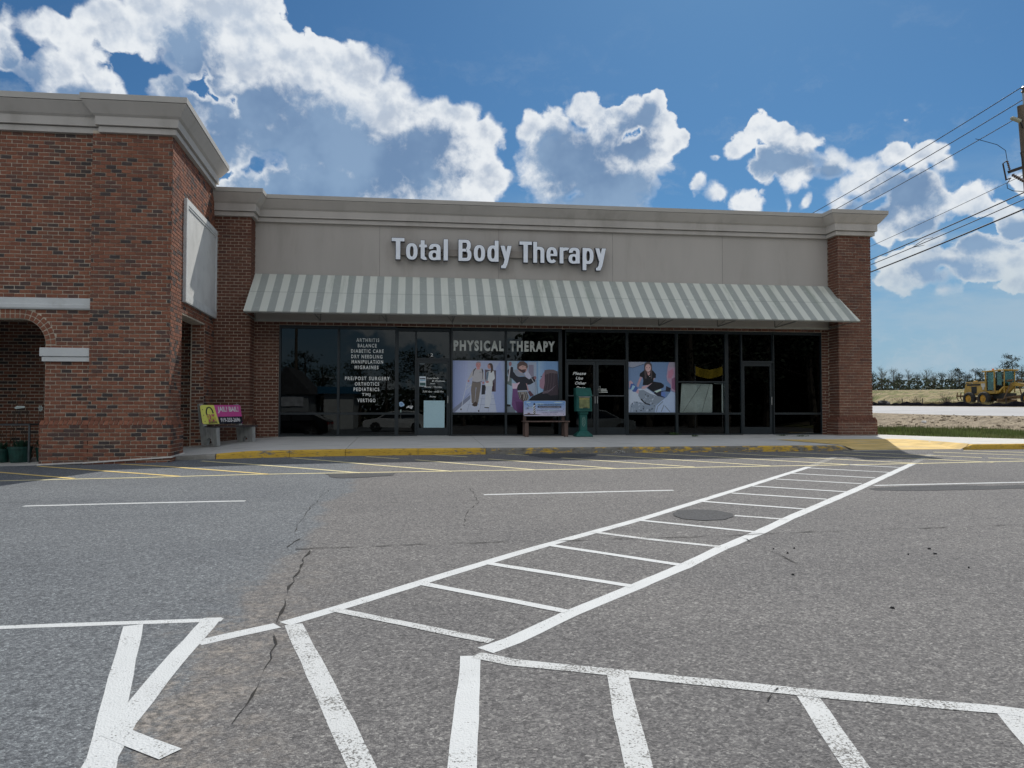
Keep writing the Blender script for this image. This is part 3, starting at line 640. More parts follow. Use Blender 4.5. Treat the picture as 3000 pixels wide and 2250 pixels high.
# masonry core
def arch_pts(x_c, zc, a, b, n=14, flip=1):
    return [(x_c+flip*a*cos(k*pi/2/n), zc+b*sin(k*pi/2/n)) for k in range(n+1)]
outline = [(-13.5, -.9), (-10.95, -.9), (-10.95, 2.08)] + arch_pts(-10.45, 2.08, .50, .527, flip=-1)[1:] + arch_pts(-7.95, 2.08, .50, .527)[::-1] + [(-7.45, -.9), (-6.4, -.9), (-6.4, 6.5), (-13.5, 6.5)]
b = MB(); b.prism(outline, (0, 17.09, 0), (1, 0, 0), (0, 0, 1), .375)
w1 = b.build('front_wall', MORTAR, WING)
bm = bmesh.new(); bm.from_mesh(w1.data); bmesh.ops.recalc_face_normals(bm, faces=bm.faces); bmesh.ops.triangulate(bm, faces=[f for f in bm.faces if len(f.verts) > 4]); bm.to_mesh(w1.data); bm.free()
def sbox(b, s0, s1, o0, o1, z0, z1, mi=0):
    q = [side(s0, o0), side(s1, o0), side(s1, o1), side(s0, o1)]
    b.raw([(p[0], p[1], z0) for p in q]+[(p[0], p[1], z1) for p in q], [(0, 1, 2, 3), (4, 5, 6, 7), (0, 1, 5, 4), (1, 2, 6, 5), (2, 3, 7, 6), (3, 0, 4, 7)], mi)
def blocks(root, name, m, lst):
    for q in lst:
        b = MB()
        if len(q) == 2: b.b2(*q)
        else: sbox(b, *q)
        fix_normals(b.build(name, m, root))
blocks(WING, 'core_wall', MORTAR, [((-6.57+.004, 16.60, -.9), (-5.03, 17.0, 6.5)), (.02, .95, -.32, -.006, -.9, 6.5), (3.2, 4.4, -.32, -.006, -.9, 6.5), (.95, 3.2, -.32, -.006, 2.85, 6.5),
  ((-6.53, 16.53, -.9), (-4.95, 16.75, .45)), ((-13.5, 16.65, -.9), (-10.88, 16.9, .45)), ((-7.50, 16.65, -.9), (-6.5, 16.9, .45)), (-.05, .93, -.2, .062, -.9, .45), (3.25, 4.2, -.2, .062, -.9, .45)])
# sloping bed under the water table
for (x0, x1, yf, yb) in ((-6.6, -4.95, 16.53, 16.61), (-13.5, -10.88, 16.65, 16.73), (-7.52, -6.55, 16.65, 16.73)):
    b = MB(); b.raw([(x0, yf, .45), (x1, yf, .45), (x1, yb, .53), (x0, yb, .53), (x0, yb, .44), (x1, yb, .44)], [(0, 1, 2, 3), (0, 3, 4), (1, 5, 2), (0, 4, 5, 1), (2, 5, 4, 3)]); fix_normals(b.build('sloping_bed', MORTAR, WING))
b = MB(); b.b2((-13.5, 20.12, -.9), (-5.2, 20.4, 6.4)); fix_normals(b.build('inner_wall', MORTAR, WING))
b = MB(); b.b2((-13.5, 17.1, 3.0), (-5.35, 20.1, 3.1)); b.b2((-13.5, 16.8, 6.3), (-5.3, 36, 6.42)); b.build('ceiling', mat('arcade_ceiling', (.10, .10, .10), .9, .2, 3), WING)
b = MB(); b.b2((-13.5, 35.8, -.9), (-5.3, 36, 6.3)); b.b2((-13.6, 16.8, -.9), (-13.4, 36, 6.4)); b.b2((-5.75, 21.0, -.9), (-5.5, 36, 6.3)); b.build('rear_wall', BR_WING, WING)
WB = []
def hole_front(z):
    h = []
    if z < 2.06: h.append((-11.0+13.5+.05, -7.45+13.5))
    elif z < 2.81:
        q = sqrt(max(0, 1-((z-2.08)/.73)**2)); h.append((-10.45-.70*q+13.5, -7.95+.70*q+13.5))
    return h
face(WB, (-13.5, 16.71), (1, 0), (0, -1), 6.93, .53, 6.44, hole_front)
face(WB, (-6.57, 16.59), (1, 0), (0, -1), 1.57, .53, 6.44, phase=.06)
face(WB, (-6.62, 16.52), (1, 0), (0, -1), 1.69, -.44, .45, phase=.09)
face(WB, (-13.5, 16.64), (1, 0), (0, -1), 6.9, -.44, .45, lambda z: [(2.6, 5.98)])
face(WB, side(0)[:2], SD, SN, 4.32, .53, 6.44, lambda z: [(.95, 3.2)] if z < 2.85 else [], phase=.03)
face(WB, side(-.07, .07)[:2], SD, SN, 1.0, -.36, .45, phase=.05); face(WB, side(3.25, .07)[:2], SD, SN, .85, -.2, .45)
face(WB, (-13.4, 20.12), (1, 0), (0, -1), 8.2, -.49, 2.98)
face(WB, side(3.2, -.3)[:2], SN, -SD, .3, -.3, 2.85)                   # far jamb of the side opening
rowlock(WB, (-6.62, 16.52), (1, 0), (0, -1), 1.69, .45, .535, .07); rowlock(WB, (-7.52, 16.64), (1, 0), (0, -1), .9, .45, .535, .07)
rowlock(WB, side(-.07, .07)[:2], SD, SN, 1.0, .45, .535, .07); rowlock(WB, side(3.25, .07)[:2], SD, SN, .85, .45, .535, .07)
# arch: two rings of headers, flat in the middle, turned down at the corners
def arch_ring(r0, r1):
    am, bm_ = .50+(r0+r1)/2, .527+(r0+r1)/2
    n = 9
    for sgn, xc in ((1, -7.95), (-1, -10.45)):
        for k in range(n):
            th = (k+.5)*pi/2/n; x = xc+sgn*am*cos(th); z = 2.08+bm_*sin(th)
            tx, tz = -am*sin(th), bm_*cos(th); l = sqrt(tx*tx+tz*tz); T = Vector((sgn*tx/l, 0, tz/l)); U = Vector((sgn*tz/l, 0, -tx/l))
            WB.append((Vector((x, 16.724, z)), T, Vector((0, -1, 0)), (l*pi/2/n-MJ*1.3, .04, r1-r0-MJ), .35+tone()*.6, 0, U))
    k = 27; w = 2.5/k
    for i in range(k):
        WB.append((Vector((-10.45+(i+.5)*w, 16.724, 2.607+(r0+r1)/2)), Vector((1, 0, 0)), Vector((0, -1, 0)), (w-MJ*1.2, .04, r1-r0-MJ), .35+tone()*.6, 0, Vector((0, 0, 1))))
arch_ring(.0, .098); arch_ring(.098, .196)
put_bricks(WB, WING, BM_W, BR_WING, seen)
# mortar fillet where the pier meets the pavement
for (xa, xb, y_) in ((-6.62, -4.90, 16.505), (-7.53, -6.62, 16.625)):
    b = MB(); b.bar((xa, y_, lot(xa, 16.6)+(.035 if xa > -7 else .02)), (xb, y_, lot(xb, 16.6)+(.10 if xa > -7 else .035)), .03, .03); b.build('mortar_fillet', mat('pale_mortar', (.6, .58, .54)), WING)
b = MB(); b.bar((-4.915, 16.50, lot(-4.9, 16.6)+.10), side(.95, .085, walk(-4.9, 17.5)+.01), .03, .03); b.build('mortar_fillet', mat('pale_mortar', (.6, .58, .54)), WING)
# cast stone
b = MB(); b.prism([(0, 2.80), (.055, 2.80), (.075, 2.83), (.075, 2.90), (.055, 2.905), (.055, 3.035), (0, 3.04)], (-6.575, 16.72, 0), (0, -1, 0), (0, 0, 1), 6.9); fix_normals(b.build('stone_band', WHITE_TRIM, WING, bevel=.004))
for x0, x1 in ((-7.53, -6.575), (-12.0, -10.9)):
    b = MB(); b.b2((x0, 16.62, 1.838), (x1, 17.1, 2.015)); fix_normals(b.build('impost_block', WHITE_TRIM, WING, bevel=.008))
    b = MB(); b.b2((x0+.035, 16.645, 1.735), (x1, 17.1, 1.832)); fix_normals(b.build('impost_block', WHITE_TRIM, WING, bevel=.008))
# cornice sweeps
def sweep(path, prof, name, m, parent, closed_prof=False):
    P_ = [Vector(p) for p in path]; k = len(P_); offs = []
    for i in range(k):
        d0 = (P_[i]-P_[i-1]).normalized() if i else (P_[1]-P_[0]).normalized(); d1 = (P_[i+1]-P_[i]).normalized() if i < k-1 else d0
        n0 = Vector((d0.y, -d0.x)); n1 = Vector((d1.y, -d1.x)); bi = (n0+n1); s_ = 1/max(.2, (1+n0.dot(n1))/2); offs.append(bi/2*s_)
    vs = []; np_ = len(prof)
    for i in range(k):
        for (o, z) in prof: q = P_[i]+offs[i]*o; vs.append((q.x, q.y, z))
    fs = []
    for i in range(k-1):
        for j in range(np_): a = i*np_+j; c = i*np_+(j+1) % np_; fs.append((a, c, c+np_, a+np_))
    fs += [tuple(range(np_)), tuple(range((k-1)*np_, k*np_))[::-1]]
    b = MB(); b.raw(vs, fs); return fix_normals(b.build(name, m, parent))
def cornice(path, zb, h1, h2, h3, root, cop, seg=None):
    z1 = zb+h1; z2 = z1+.018; z3 = z2+h2; z4 = z3+h3
    sweep(path, [(-.15, zb), (.087, zb), (.087, z1), (.045, z1+.002), (.045, z2), (.14, z2), (.14, z3), (.19, z3+.04), (.335, z4-.012), (.335, z4), (-.15, z4)], 'cornice', TRIM, root)
    sweep(path, [(-.15, z4+.012), (.30, z4+.012), (.352, z4+.008), (.356, z4+cop), (-.3, z4+cop+.02)], 'coping', COPING, root)
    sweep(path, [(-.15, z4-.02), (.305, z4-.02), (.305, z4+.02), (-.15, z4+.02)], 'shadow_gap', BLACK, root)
e_ = side(3.85)
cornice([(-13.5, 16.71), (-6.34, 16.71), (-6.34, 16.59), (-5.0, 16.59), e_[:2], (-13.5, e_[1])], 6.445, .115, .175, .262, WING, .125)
b = MB(); sbox(b, 3.0, 3.85, -.3, -.004, 6.3, 7.0); b.b2((-13.5, 20.2, 6.3), (-5.5, 20.4, 7.0)); b.b2((-13.5, 16.8, 6.4), (-5.4, 17.0, 7.0)); sbox(b, .2, 3.0, -.3, -.02, 6.4, 7.0); b.build('parapet', STUCCO, WING)
b = MB(); b.b2((-13.5, 16.9, 6.98), (-5.32, 20.3, 7.06)); b.build('parapet_cap', COPING, WING)
# blank sign board on the side of the wing: tray with recessed face
SB = empty('blank_sign_board', (side(2.6, .05, 3.1)), label='large blank grey sign panel with raised border on the side wall of the left shop', cat='sign board')
b = MB(); s0, s1, z0, z1 = .97, 4.33, 3.12, 5.42
sbox(b, s0, s1, .0, .07, z0, z0+.02); sbox(b, s0, s1, .0, .07, z1-.02, z1); sbox(b, s0, s0+.02, 0, .07, z0+.02, z1-.02); sbox(b, s1-.02, s1, 0, .07, z0+.02, z1-.02)
b.build('sign_border', WHITE_TRIM, SB)
b = MB(); w_ = .13
sbox(b, s0+.02, s0+w_, .01, .074, z0+.02, z1-.02); sbox(b, s1-w_, s1-.02, .01, .074, z0+.02, z1-.02); sbox(b, s0+w_, s1-w_, .01, .074, z0+.02, z0+w_); sbox(b, s0+w_, s1-w_, .01, .074, z1-w_, z1-.02)
sbox(b, s0+w_, s0+w_+.05, .01, .062, z0+w_, z1-w_); sbox(b, s1-w_-.05, s1-w_, .01, .062, z0+w_, z1-w_); sbox(b, s0+w_+.05, s1-w_-.05, .01, .062, z0+w_, z0+w_+.05); sbox(b, s0+w_+.05, s1-w_-.05, .01, .062, z1-w_-.05, z1-w_)
b.build('raised_frame', WHITE_TRIM, SB)
b = MB(); sbox(b, s0+w_+.05, s1-w_-.05, .005, .045, z0+w_+.05, z1-w_-.05); b.build('sign_face', mat('blank_sign_face', (.60, .61, .60), .7, .08, 1.2, dirt=((.45, .46, .45), 2, .5)), SB)

# ================================================================= middle building: the therapy practice
SHOP = empty('therapy_shop', (4, 24, 0), label='long single storey stucco shop with brick end piers, dark windows and stepped cornice', cat='building')
YW = 21.36
blocks(SHOP, 'core_wall', MORTAR, [((-5.19, 20.83, -.4), (-4.28, 21.5, 5.83)), ((12.21, 20.83, -.3), (13.22, 21.6, 5.83)), ((-5.1, 20.74, -.4), (-4.2, 21.2, .44)), ((12.12, 20.74, -.3), (13.31, 21.5, .44)),
  ((-4.30, 21.37, -.4), (-3.62, 21.6, 3.2)), ((11.985, 21.37, -.3), (12.22, 21.6, 3.2)), ((-3.62, 21.372, 3.042), (11.985, 21.6, 3.2))])
blocks(SHOP, 'shell_wall', BR_MAIN, [((13.0, 21.6, -.3), (13.22, 36, 5.83)), ((-5.4, 35.8, -.3), (13.2, 36, 5.83)), ((-5.4, 21.6, 5.5), (13.0, 35.8, 5.6)), ((-4.3, 21.40, 3.2), (12.2, 21.9, 6.3)), ((13.0, 20.95, 5.8), (13.2, 36, 6.4)), ((-5.15, 20.95, 5.8), (-4.35, 21.5, 6.4)), ((12.3, 20.95, 5.8), (13.0, 21.5, 6.4))])
MBR = []
face(MBR, (-5.2, 20.82), (1, 0), (0, -1), .93, .53, 5.82); face(MBR, (-4.27, 20.82), (0, 1), (1, 0), .54, .53, 5.82, phase=.1)
face(MBR, (12.20, 20.82), (1, 0), (0, -1), 1.03, .53, 5.82, phase=.05); face(MBR, (12.20, 21.36), (0, -1), (-1, 0), .54, .53, 5.82, phase=.03)
face(MBR, (13.23, 20.82), (0, 1), (1, 0), 9, .53, 5.82, phase=.1)
face(MBR, (-5.1, 20.73), (1, 0), (0, -1), .92, -.12, .45); face(MBR, (-4.18, 20.73), (0, 1), (1, 0), .63, -.12, .45, phase=.1)
face(MBR, (12.11, 20.73), (1, 0), (0, -1), 1.21, -.04, .45, phase=.02); face(MBR, (12.11, 21.36), (0, -1), (-1, 0), .63, -.04, .45, phase=.04); face(MBR, (13.32, 20.73), (0, 1), (1, 0), 1.2, -.04, .45)
face(MBR, (-4.27, YW), (1, 0), (0, -1), .655, -.06, 3.12, phase=.08); face(MBR, (11.98, YW), (1, 0), (0, -1), .22, .0, 3.12); face(MBR, (-3.62, YW), (1, 0), (0, -1), 15.6, 3.045, 3.125)
for o_, T_, N_, w_ in (((-5.1, 20.73), (1, 0), (0, -1), .92), ((-4.18, 20.73), (0, 1), (1, 0), .63), ((12.11, 20.73), (1, 0), (0, -1), 1.21), ((12.11, 21.36), (0, -1), (-1, 0), .63), ((13.32, 20.73), (0, 1), (1, 0), 1.2)):
    rowlock(MBR, o_, T_, N_, w_, .45, .535, .09, .1)
put_bricks(MBR, SHOP, BM_M, BR_MAIN, seen)
PX = [-4.29, -.95, 2.353, 5.64, 8.93, 12.20]
for a, c in zip(PX, PX[1:]):
    b = MB(); b.b2((a+.005, YW, 3.127), (c-.005, YW+.05, 5.83)); fix_normals(b.build('stucco_panel', STUCCO, SHOP))
b = MB(); b.b2((-4.28, YW+.006, 3.13), (12.19, YW+.045, 5.82)); b.build('panel_joint', mat('joint_sealant', (.22, .21, .2), .8), SHOP)
cornice([(-5.25, 20.82), (-4.27, 20.82), (-4.27, 21.36), (12.20, 21.36), (12.20, 20.82), (13.23, 20.82), (13.23, 36)], 5.825, .107, .19, .248, SHOP, .115)

# ---------------------------------------------------------------- awning
AY0, AZ0, AY1, AZ1, AX0, AX1 = 21.33, 4.415, 19.93, 3.235, -4.26, 12.22
def awning_mat():
    M = bpy.data.materials.new('striped_awning_cloth'); M.use_nodes = True; t = NT(M.node_tree); t.n.clear()
    o = t.add('ShaderNodeOutputMaterial'); b = t.add('ShaderNodeBsdfPrincipled'); t.l.new(b.outputs[0], o.inputs[0]); p = pos(t); x, y, z = t.sep(p)
    xx = t.m('ADD', x, t.m('MULTIPLY', t.m('SUBTRACT', t.noise(p, .9, 2, .5), .5), .02))
    # 44 bays of one light and one dark stripe
    s = t.m('FRACT', t.m('DIVIDE', t.m('SUBTRACT', xx, -4.265), .3835))
    st = t.m('MULTIPLY', t.ss(s, 0, .015), t.ss(s, .515, .50))
    c = t.mix(st, (.36, .385, .36), (.64, .66, .595))
    # algae and weather marks: washed streaks running down the slope
    gm = t.m('MULTIPLY', t.ss(t.noise(t.v('MULTIPLY', p, (1, .12, .12)), 2.6, 6, .7), .48, .70), t.ss(t.noise(p, .28, 3, .5), .4, .6, .15, .75))
    c = t.mix(gm, c, (.30, .345, .29))
    c = t.mix(t.ss(t.noise(p, 7, 6, .7), .55, .75, 0, .4), c, (.66, .71, .66))
    c = t.mix(t.m('MULTIPLY', t.ss(t.m('ABSOLUTE', t.m('SUBTRACT', z, 3.83)), .022, .0), .35), c, (.2, .23, .2))
    t.put(b.inputs['Base Color'], c); b.inputs['Roughness'].default_value = .8; b.inputs['Specular IOR Level'].default_value = .25
    bp = t.add('ShaderNodeBump'); bp.inputs['Distance'].default_value = .006; t.put(bp.inputs['Height'], t.noise(p, 5, 4, .6)); t.l.new(bp.outputs[0], b.inputs['Normal'])
    return M
AWN = empty('awning', (4, 21.3, 3.2), label='long grey and white striped sloping awning across the whole shop front', cat='awning')
b = MB(); nx, ny = 130, 10; vs = []
for j in range(ny+1):
    for i in range(nx+1):
        s_ = j/ny; x = lerp(lerp(AX0, AX0+.0, s_), lerp(AX1-.04, AX1+.12, s_), i/nx)
        bay = sin(pi*(x+4.26)/1.96)**2; sag = .007*sin(pi*s_)*bay
        vs.append((x, lerp(AY0, AY1, s_), lerp(AZ0, AZ1, s_)-sag))
top = len(vs); vs2 = [(x, y+.008, z-.012) for x, y, z in vs]; fs = []
for j in range(ny):
    for i in range(nx):
        a = j*(nx+1)+i; fs.append((a, a+nx+1, a+nx+2, a+1)); fs.append((top+a, top+a+1, top+a+nx+2, top+a+nx+1))
for i in range(nx): a = ny*(nx+1)+i; fs.append((a, top+a, top+a+1, a+1)); fs.append((i, i+1, top+i+1, top+i))
for j in range(ny):
    a = j*(nx+1); fs.append((a, top+a, top+a+nx+1, a+nx+1)); a += nx; fs.append((a, a+nx+1, top+a+nx+1, top+a))
b.raw(vs+vs2, fs); fix_normals(b.build('canopy', awning_mat(), AWN, smooth=False))
AFR = mat('awning_frame_paint', (.20, .205, .19), .5, .1, 5, metal=.2)
b = MB(); b.tube([(AX0+.01, AY1+.02, AZ1-.028), (AX1+.10, AY1+.02, AZ1-.028)], .018); b.build('front_rail', AFR, AWN)
b = MB(); b.b2((AX0+.02, 21.20, 3.125), (AX1-.05, 21.235, 3.165)); b.build('wall_rail', mat('pale_rail', (.42, .43, .40), .5, .1, 5), AWN)
for x in [-4.22, -2.51, -.74, 1.05, 2.99, 4.96, 6.95, 8.71, 10.46, 12.14]:
    b = MB(); b.bar((x, 21.22, 3.14), (x, 21.30, 4.37), .022); b.bar((x, 21.22, 3.15), (x, AY1+.04, AZ1-.04), .022); b.bar((x, 21.26, 4.30), (x, AY1+.05, AZ1-.035), .02)
    b.bar((x, 21.22, 3.16), (x+.55 if x > 4 else x-.5 if x > -4.2 else x+.02, 20.6, 3.72), .012)
    b.build('bracket', AFR, AWN)

# ---------------------------------------------------------------- shop windows
ROOMB = MB()
ROOMB.b2((-4.2, 27.9, -.05), (12.9, 28.0, 3.3)); ROOMB.b2((-4.3, 21.7, -.05), (-4.2, 28, 3.3)); ROOMB.b2((12.9, 21.7, -.05), (13.0, 28, 3.3)); ROOMB.b2((-4.2, 21.65, 3.2), (12.9, 28, 3.3)); ROOMB.b2((-4.2, 21.5, -.06), (12.9, 28, .01))
ROOMB.build('interior', ROOM, SHOP)
def frame_rect(b, x0, x1, z0, z1, wl, wr, wt, wb, y0=21.365, y1=21.475):
    b.b2((x0-wl, y0, z0-wb), (x0, y1, z1+wt)); b.b2((x1, y0, z0-wb), (x1+wr, y1, z1+wt)); b.b2((x0, y0+.001, z1), (x1, y1-.001, z1+wt)); b.b2((x0, y0+.001, z0-wb), (x1, y1-.001, z0))
def pane(x0, x1, z0, z1, parent, m=GLASS, y=21.425):
    b = MB(); b.b2((x0+.001, y, z0+.001), (x1-.001, y+.006, z1-.001)); return b.build('pane', m, parent, world=False)
WIN = []
def window(x0, x1, wl, wr, mid=None, zt=2.955, mm=GLASS):
    b = MB(); frame_rect(b, x0, x1, .06, zt, wl, wr, .085, .055); b.b2((x0, 21.368, .612), (x1, 21.47, .66))
    b.b2((x0, 21.360, .662), (x1, 21.372, .672))
    if mid: b.b2((x0, 21.369, mid), (x1, 21.47, mid+.04))
    w = b.build('window', FRAME, SHOP)
    pane(x0, x1, .06, .612, w)
    if mid: pane(x0, x1, .66, mid, w, GLASS_CLEAR); pane(x0, x1, mid+.04, zt, w)
    else: pane(x0, x1, .66, zt, w)
    WIN.append(w); return w
w1 = window(-3.57, -2.07, .045, .029); w2 = window(-2.01, -.517, .03, .049); w3 = window(-.417, .032, .05, .026, zt=2.915)
w4 = window(1.072, 2.537, .05, .029); w5 = window(2.596, 4.066, .029, .10); w6 = window(6.098, 7.497, .035, .036)
w7 = window(7.571, 8.986, .036, .05, mid=1.54); w8 = window(9.091, 9.475, .054, .02); w9 = window(10.501, 11.957, .05, .022)
def door(x0, x1, leaves, zt=2.955):
    """door frame with a transom light above; leaves = list of glass x ranges with the side each handle is on"""
    b = MB(); frame_rect(b, x0, x1, 2.18, zt, .026, .03, .085, .055); b.b2((x0-.026, 21.365, .0), (x0, 21.475, 2.125)); b.b2((x1, 21.365, .0), (x1+.03, 21.475, 2.125))
    tr = b.build('transom', FRAME, SHOP); pane(x0, x1, 2.18, zt, tr)
    out = []
    for (g0, g1, d0, d1, hs) in leaves:
        b = MB(); y0, y1 = 21.385, 21.43
        b.b2((d0+.004, y0, .03), (g0, y1, 2.12)); b.b2((g1, y0, .03), (d1-.004, y1, 2.12)); b.b2((g0, y0+.001, 2.03), (g1, y1-.001, 2.12)); b.b2((g0, y0+.001, .03), (g1, y1-.001, .245))
        d = b.build('door', FRAME, SHOP); pane(g0, g1, .245, 2.03, d, y=21.41)
        if hs is not None:
            b = MB(); hx = d0+.03 if hs < 0 else d1-.03; b.bar((hx, 21.36, 1.13), (hx, 21.36, .93), .022); b.bar((hx, 21.385, 1.1), (hx, 21.36, 1.1), .015); b.bar((hx, 21.385, .96), (hx, 21.36, .96), .015)
            b.build('handle', STEEL, d, world=False)
        out.append(d)
    return tr, out
tr1, (d1,) = door(.086, .974, [(.151, .909, .09, .97, 1)], 2.915)
tr2, (d2, d3) = door(4.286, 6.027, [(4.345, 5.072, 4.29, 5.145, 1), (5.225, 5.977, 5.15, 6.02, -1)])
for d in (d2, d3):
    g = [v.co.x for v in d.data.vertices]; b = MB(); b.b2((min(g)+.05, 21.372, 1.13), (max(g)-.05, 21.40, 1.165)); b.build('push_bar', mat('dull_aluminium', (.06, .065, .07), .5), d, world=False)
tr3, (d4,) = door(9.517, 10.44, [(9.585, 10.367, 9.52, 10.435, 1)])
# threshold plates
b = MB(); b.b2((.1, 21.33, .02), (.96, 21.47, .034)); b.b2((4.3, 21.33, .02), (6.0, 21.47, .034)); b.b2((9.53, 21.33, .02), (10.43, 21.47, .034)); b.build('threshold', STEEL, SHOP)
# white sheet of board leaning inside the glass of the seventh window, and its two strings
LB = empty('leaning_board', (8.3, 21.55, .66), label='white board leaning inside the window right of the photo of the kneeling woman', cat='board')
b = MB(); b.prism([(7.665, .672), (8.64, .672), (8.655, 1.50), (7.72, 1.515)], (0, 21.50, 0), (1, 0, 0), (0, 0, 1), -.015); fix_normals(b.build('sheet', mat('white_board', (.62, .65, .63), .8, .1, 3), LB))
b = MB(); b.bar((7.75, 21.475, .69), (8.30, 21.475, 1.49), .006); b.bar((8.32, 21.475, .68), (8.56, 21.475, 1.50), .006); b.build('cord', BLACK, LB)
b = MB(); b.b2((8.93, 21.48, .67), (8.97, 21.5, 1.53)); b.b2((8.70, 21.49, 1.505), (8.97, 21.5, 1.525)); b.build('edge_strip', mat('white_board', (.62, .65, .63)), LB)
# ---------------------------------------------------------------- lettering
VINYL = mat('white_vinyl', (.80, .82, .80), .6, .06, 8); VINYL_D = mat('aged_white_vinyl', (.62, .65, .61), .6, .1, 8)
def glyphs(body, offset=0., shear=0., space=1.):
    cu = bpy.data.curves.new('lettering', 'FONT'); cu.body = body; cu.offset = offset; cu.shear = shear; cu.space_character = space; cu.resolution_u = 4; cu.fill_mode = 'FRONT'
    o = bpy.data.objects.new('lettering', cu); COL.objects.link(o)
    dg = bpy.context.evaluated_depsgraph_get(); dg.update(); me = bpy.data.meshes.new_from_object(o.evaluated_get(dg))
    bpy.data.objects.remove(o); bpy.data.curves.remove(cu); return me
def text(body, x0, x1, z0, z1, y, m, parent, name='lettering', depth=0., offset=.0, shear=0., space=1., M=None, keep=False):
    """flat or raised letters fitted to the box x0..x1, z0..z1 on the plane y (or on the plane given by M)"""
    me = glyphs(body, offset, shear, space); xs_ = [v.co.x for v in me.vertices]; ys_ = [v.co.y for v in me.vertices]
    a, b_, c, d = min(xs_), max(xs_), min(ys_), max(ys_)
    for v in me.vertices:
        x = lerp(x0, x1, (v.co.x-a)/(b_-a)); z = lerp(z0, z1, (v.co.y-c)/(d-c)); v.co = Vector((x, y, z)) if M is None else M @ Vector((x, -.0, z))
    if depth:
        bm = bmesh.new(); bm.from_mesh(me); r = bmesh.ops.extrude_face_region(bm, geom=bm.faces[:])
        for e in r['geom']:
            if isinstance(e, bmesh.types.BMVert): e.co.y += depth
        bmesh.ops.recalc_face_normals(bm, faces=bm.faces); bm.to_mesh(me); bm.free()
    me.materials.clear(); me.materials.append(m); me.name = name
    o = bpy.data.objects.new(name, me); COL.objects.link(o)
    if parent is not None:
        o.parent = parent
        if parent.type == 'EMPTY' and M is None: o.matrix_parent_inverse = Matrix.Translation(-parent.location)
    return o
# channel letters of the big sign
SG = empty('channel_letter_sign', (2.4, 21.2, 4.88), label='raised white letters reading Total Body Therapy with dark sides on the stucco band', cat='sign')
LFACE = mat('letter_face_acrylic', (.82, .87, .94), .35, .03, 3); LSIDE = mat('letter_return_navy', (.015, .022, .04), .5, .1, 4)
k_ = .9958; zf = lambda z: .8+(z-.8)*k_
def sup(a, rx, rz, e=2.5):
    c, s_ = cos(a), sin(a); return (rx*math.copysign(abs(c)**(2/e), c), rz*math.copysign(abs(s_)**(2/e), s_))
def glyph(ch, x0, x1, z0, zx, zc, zd, g):
    """bold condensed letter as a list of pieces, each a list of convex quads; g grows every stroke by that much"""
    st, th = .118+2*g, .094+2*g; x0 -= g; x1 += g; z0 -= g; zx += g; zc += g; zd -= g; P_ = []
    rect = lambda a, b_, c, d: [[(a, c), (b_, c), (b_, d), (a, d)]]
    def ring(a, b_, c, d, a0=0, a1=360, n=28, sx=st, sz=th):
        cx, cz, rx, rz = (a+b_)/2, (c+d)/2, (b_-a)/2, (d-c)/2; q = []
        for k in range(n):
            u, v = radians(lerp(a0, a1, k/n)), radians(lerp(a0, a1, (k+1)/n)); o1, o2 = sup(u, rx, rz), sup(v, rx, rz); i1, i2 = sup(u, rx-sx, rz-sz), sup(v, rx-sx, rz-sz)
            q.append([(cx+i1[0], cz+i1[1]), (cx+o1[0], cz+o1[1]), (cx+o2[0], cz+o2[1]), (cx+i2[0], cz+i2[1])])
        return q
    m = (x0+x1)/2; R = zx-z0
    if ch == 'T': P_ = [rect(x0, x1, zc-th*1.1, zc), rect(m-st*.56, m+st*.56, z0, zc-th*1.1+.002)]
    elif ch == 'l': P_ = [rect(x0, x1, z0, zc)]
    elif ch == 'o': P_ = [ring(x0, x1, z0, zx)]
    elif ch == 't': s0 = x0+(x1-x0)*.20; P_ = [rect(s0, s0+st, z0+.04, zc-.045), rect(x0, x1, zx-.03-th*.9, zx-.03), ring(s0, s0+.27+2*g, z0, z0+.22, 180, 285, 10, st, th)]
    elif ch == 'a': P_ = [rect(x1-st-.012, x1-.012, z0+.008, zx-.13), ring(x0+.012, x1-.012, zx-.26, zx, 0, 188, 16), ring(x0, x1-.03, z0, z0+R*.60, 0, 360, 24, st*.95, th*.82)]
    elif ch == 'B': P_ = [rect(x0, x0+st, z0, zc), rect(x0+st, m+.03, zc-th, zc), rect(x0+st, m+.03, z0, z0+th), rect(x0+st, m+.03, (z0+zc)/2-th*.42, (z0+zc)/2+th*.52), ring(x0+.06, x1-.018, (z0+zc)/2-.02-g, zc, -84, 90, 14, st, th), ring(x0+.06, x1, z0, (z0+zc)/2+.045+g, -90, 84, 14, st, th)]
    elif ch == 'd': P_ = [ring(x0, x1, z0, zx), rect(x1-st, x1, z0, zc)]
    elif ch == 'h': P_ = [rect(x0, x0+st, z0, zc), ring(x0, x1, zx-.26, zx, 0, 150, 14), rect(x1-st, x1, z0, zx-.13)]
    elif ch == 'e': P_ = [ring(x0, x1, z0, zx, 0, 316, 26), rect(x0+st*.6, x1-.004, z0+R*.5-th*.32, z0+R*.5+th*.42)]
    elif ch == 'r': P_ = [rect(x0, x0+st, z0, zx), ring(x0+.02, x1+.14, zx-.27, zx-.002, 62, 150, 10)]
    elif ch == 'p': P_ = [ring(x0, x1, z0, zx), rect(x0, x0+st, zd, zx)]
    elif ch == 'y':
        w = st*1.08; P_ = [[[(x0, zx), (m-w*.5+.03, z0+.03), (m+w*.5+.01, z0+.03), (x0+w, zx)]], [[(x1-w, zx), (m-w*.55, z0-.04), (m+w*.42, z0-.04), (x1, zx)]], [[(m-w*.55, z0-.042), (x0+.05-.5*g, zd+th*.9), (m-.01, zd), (m+w*.42, z0-.042)]], [[(x0+.02, zd), (x0+.02, zd+th*.9), (m-.02, zd+th*.9), (m-.02, zd)]]]
    return P_
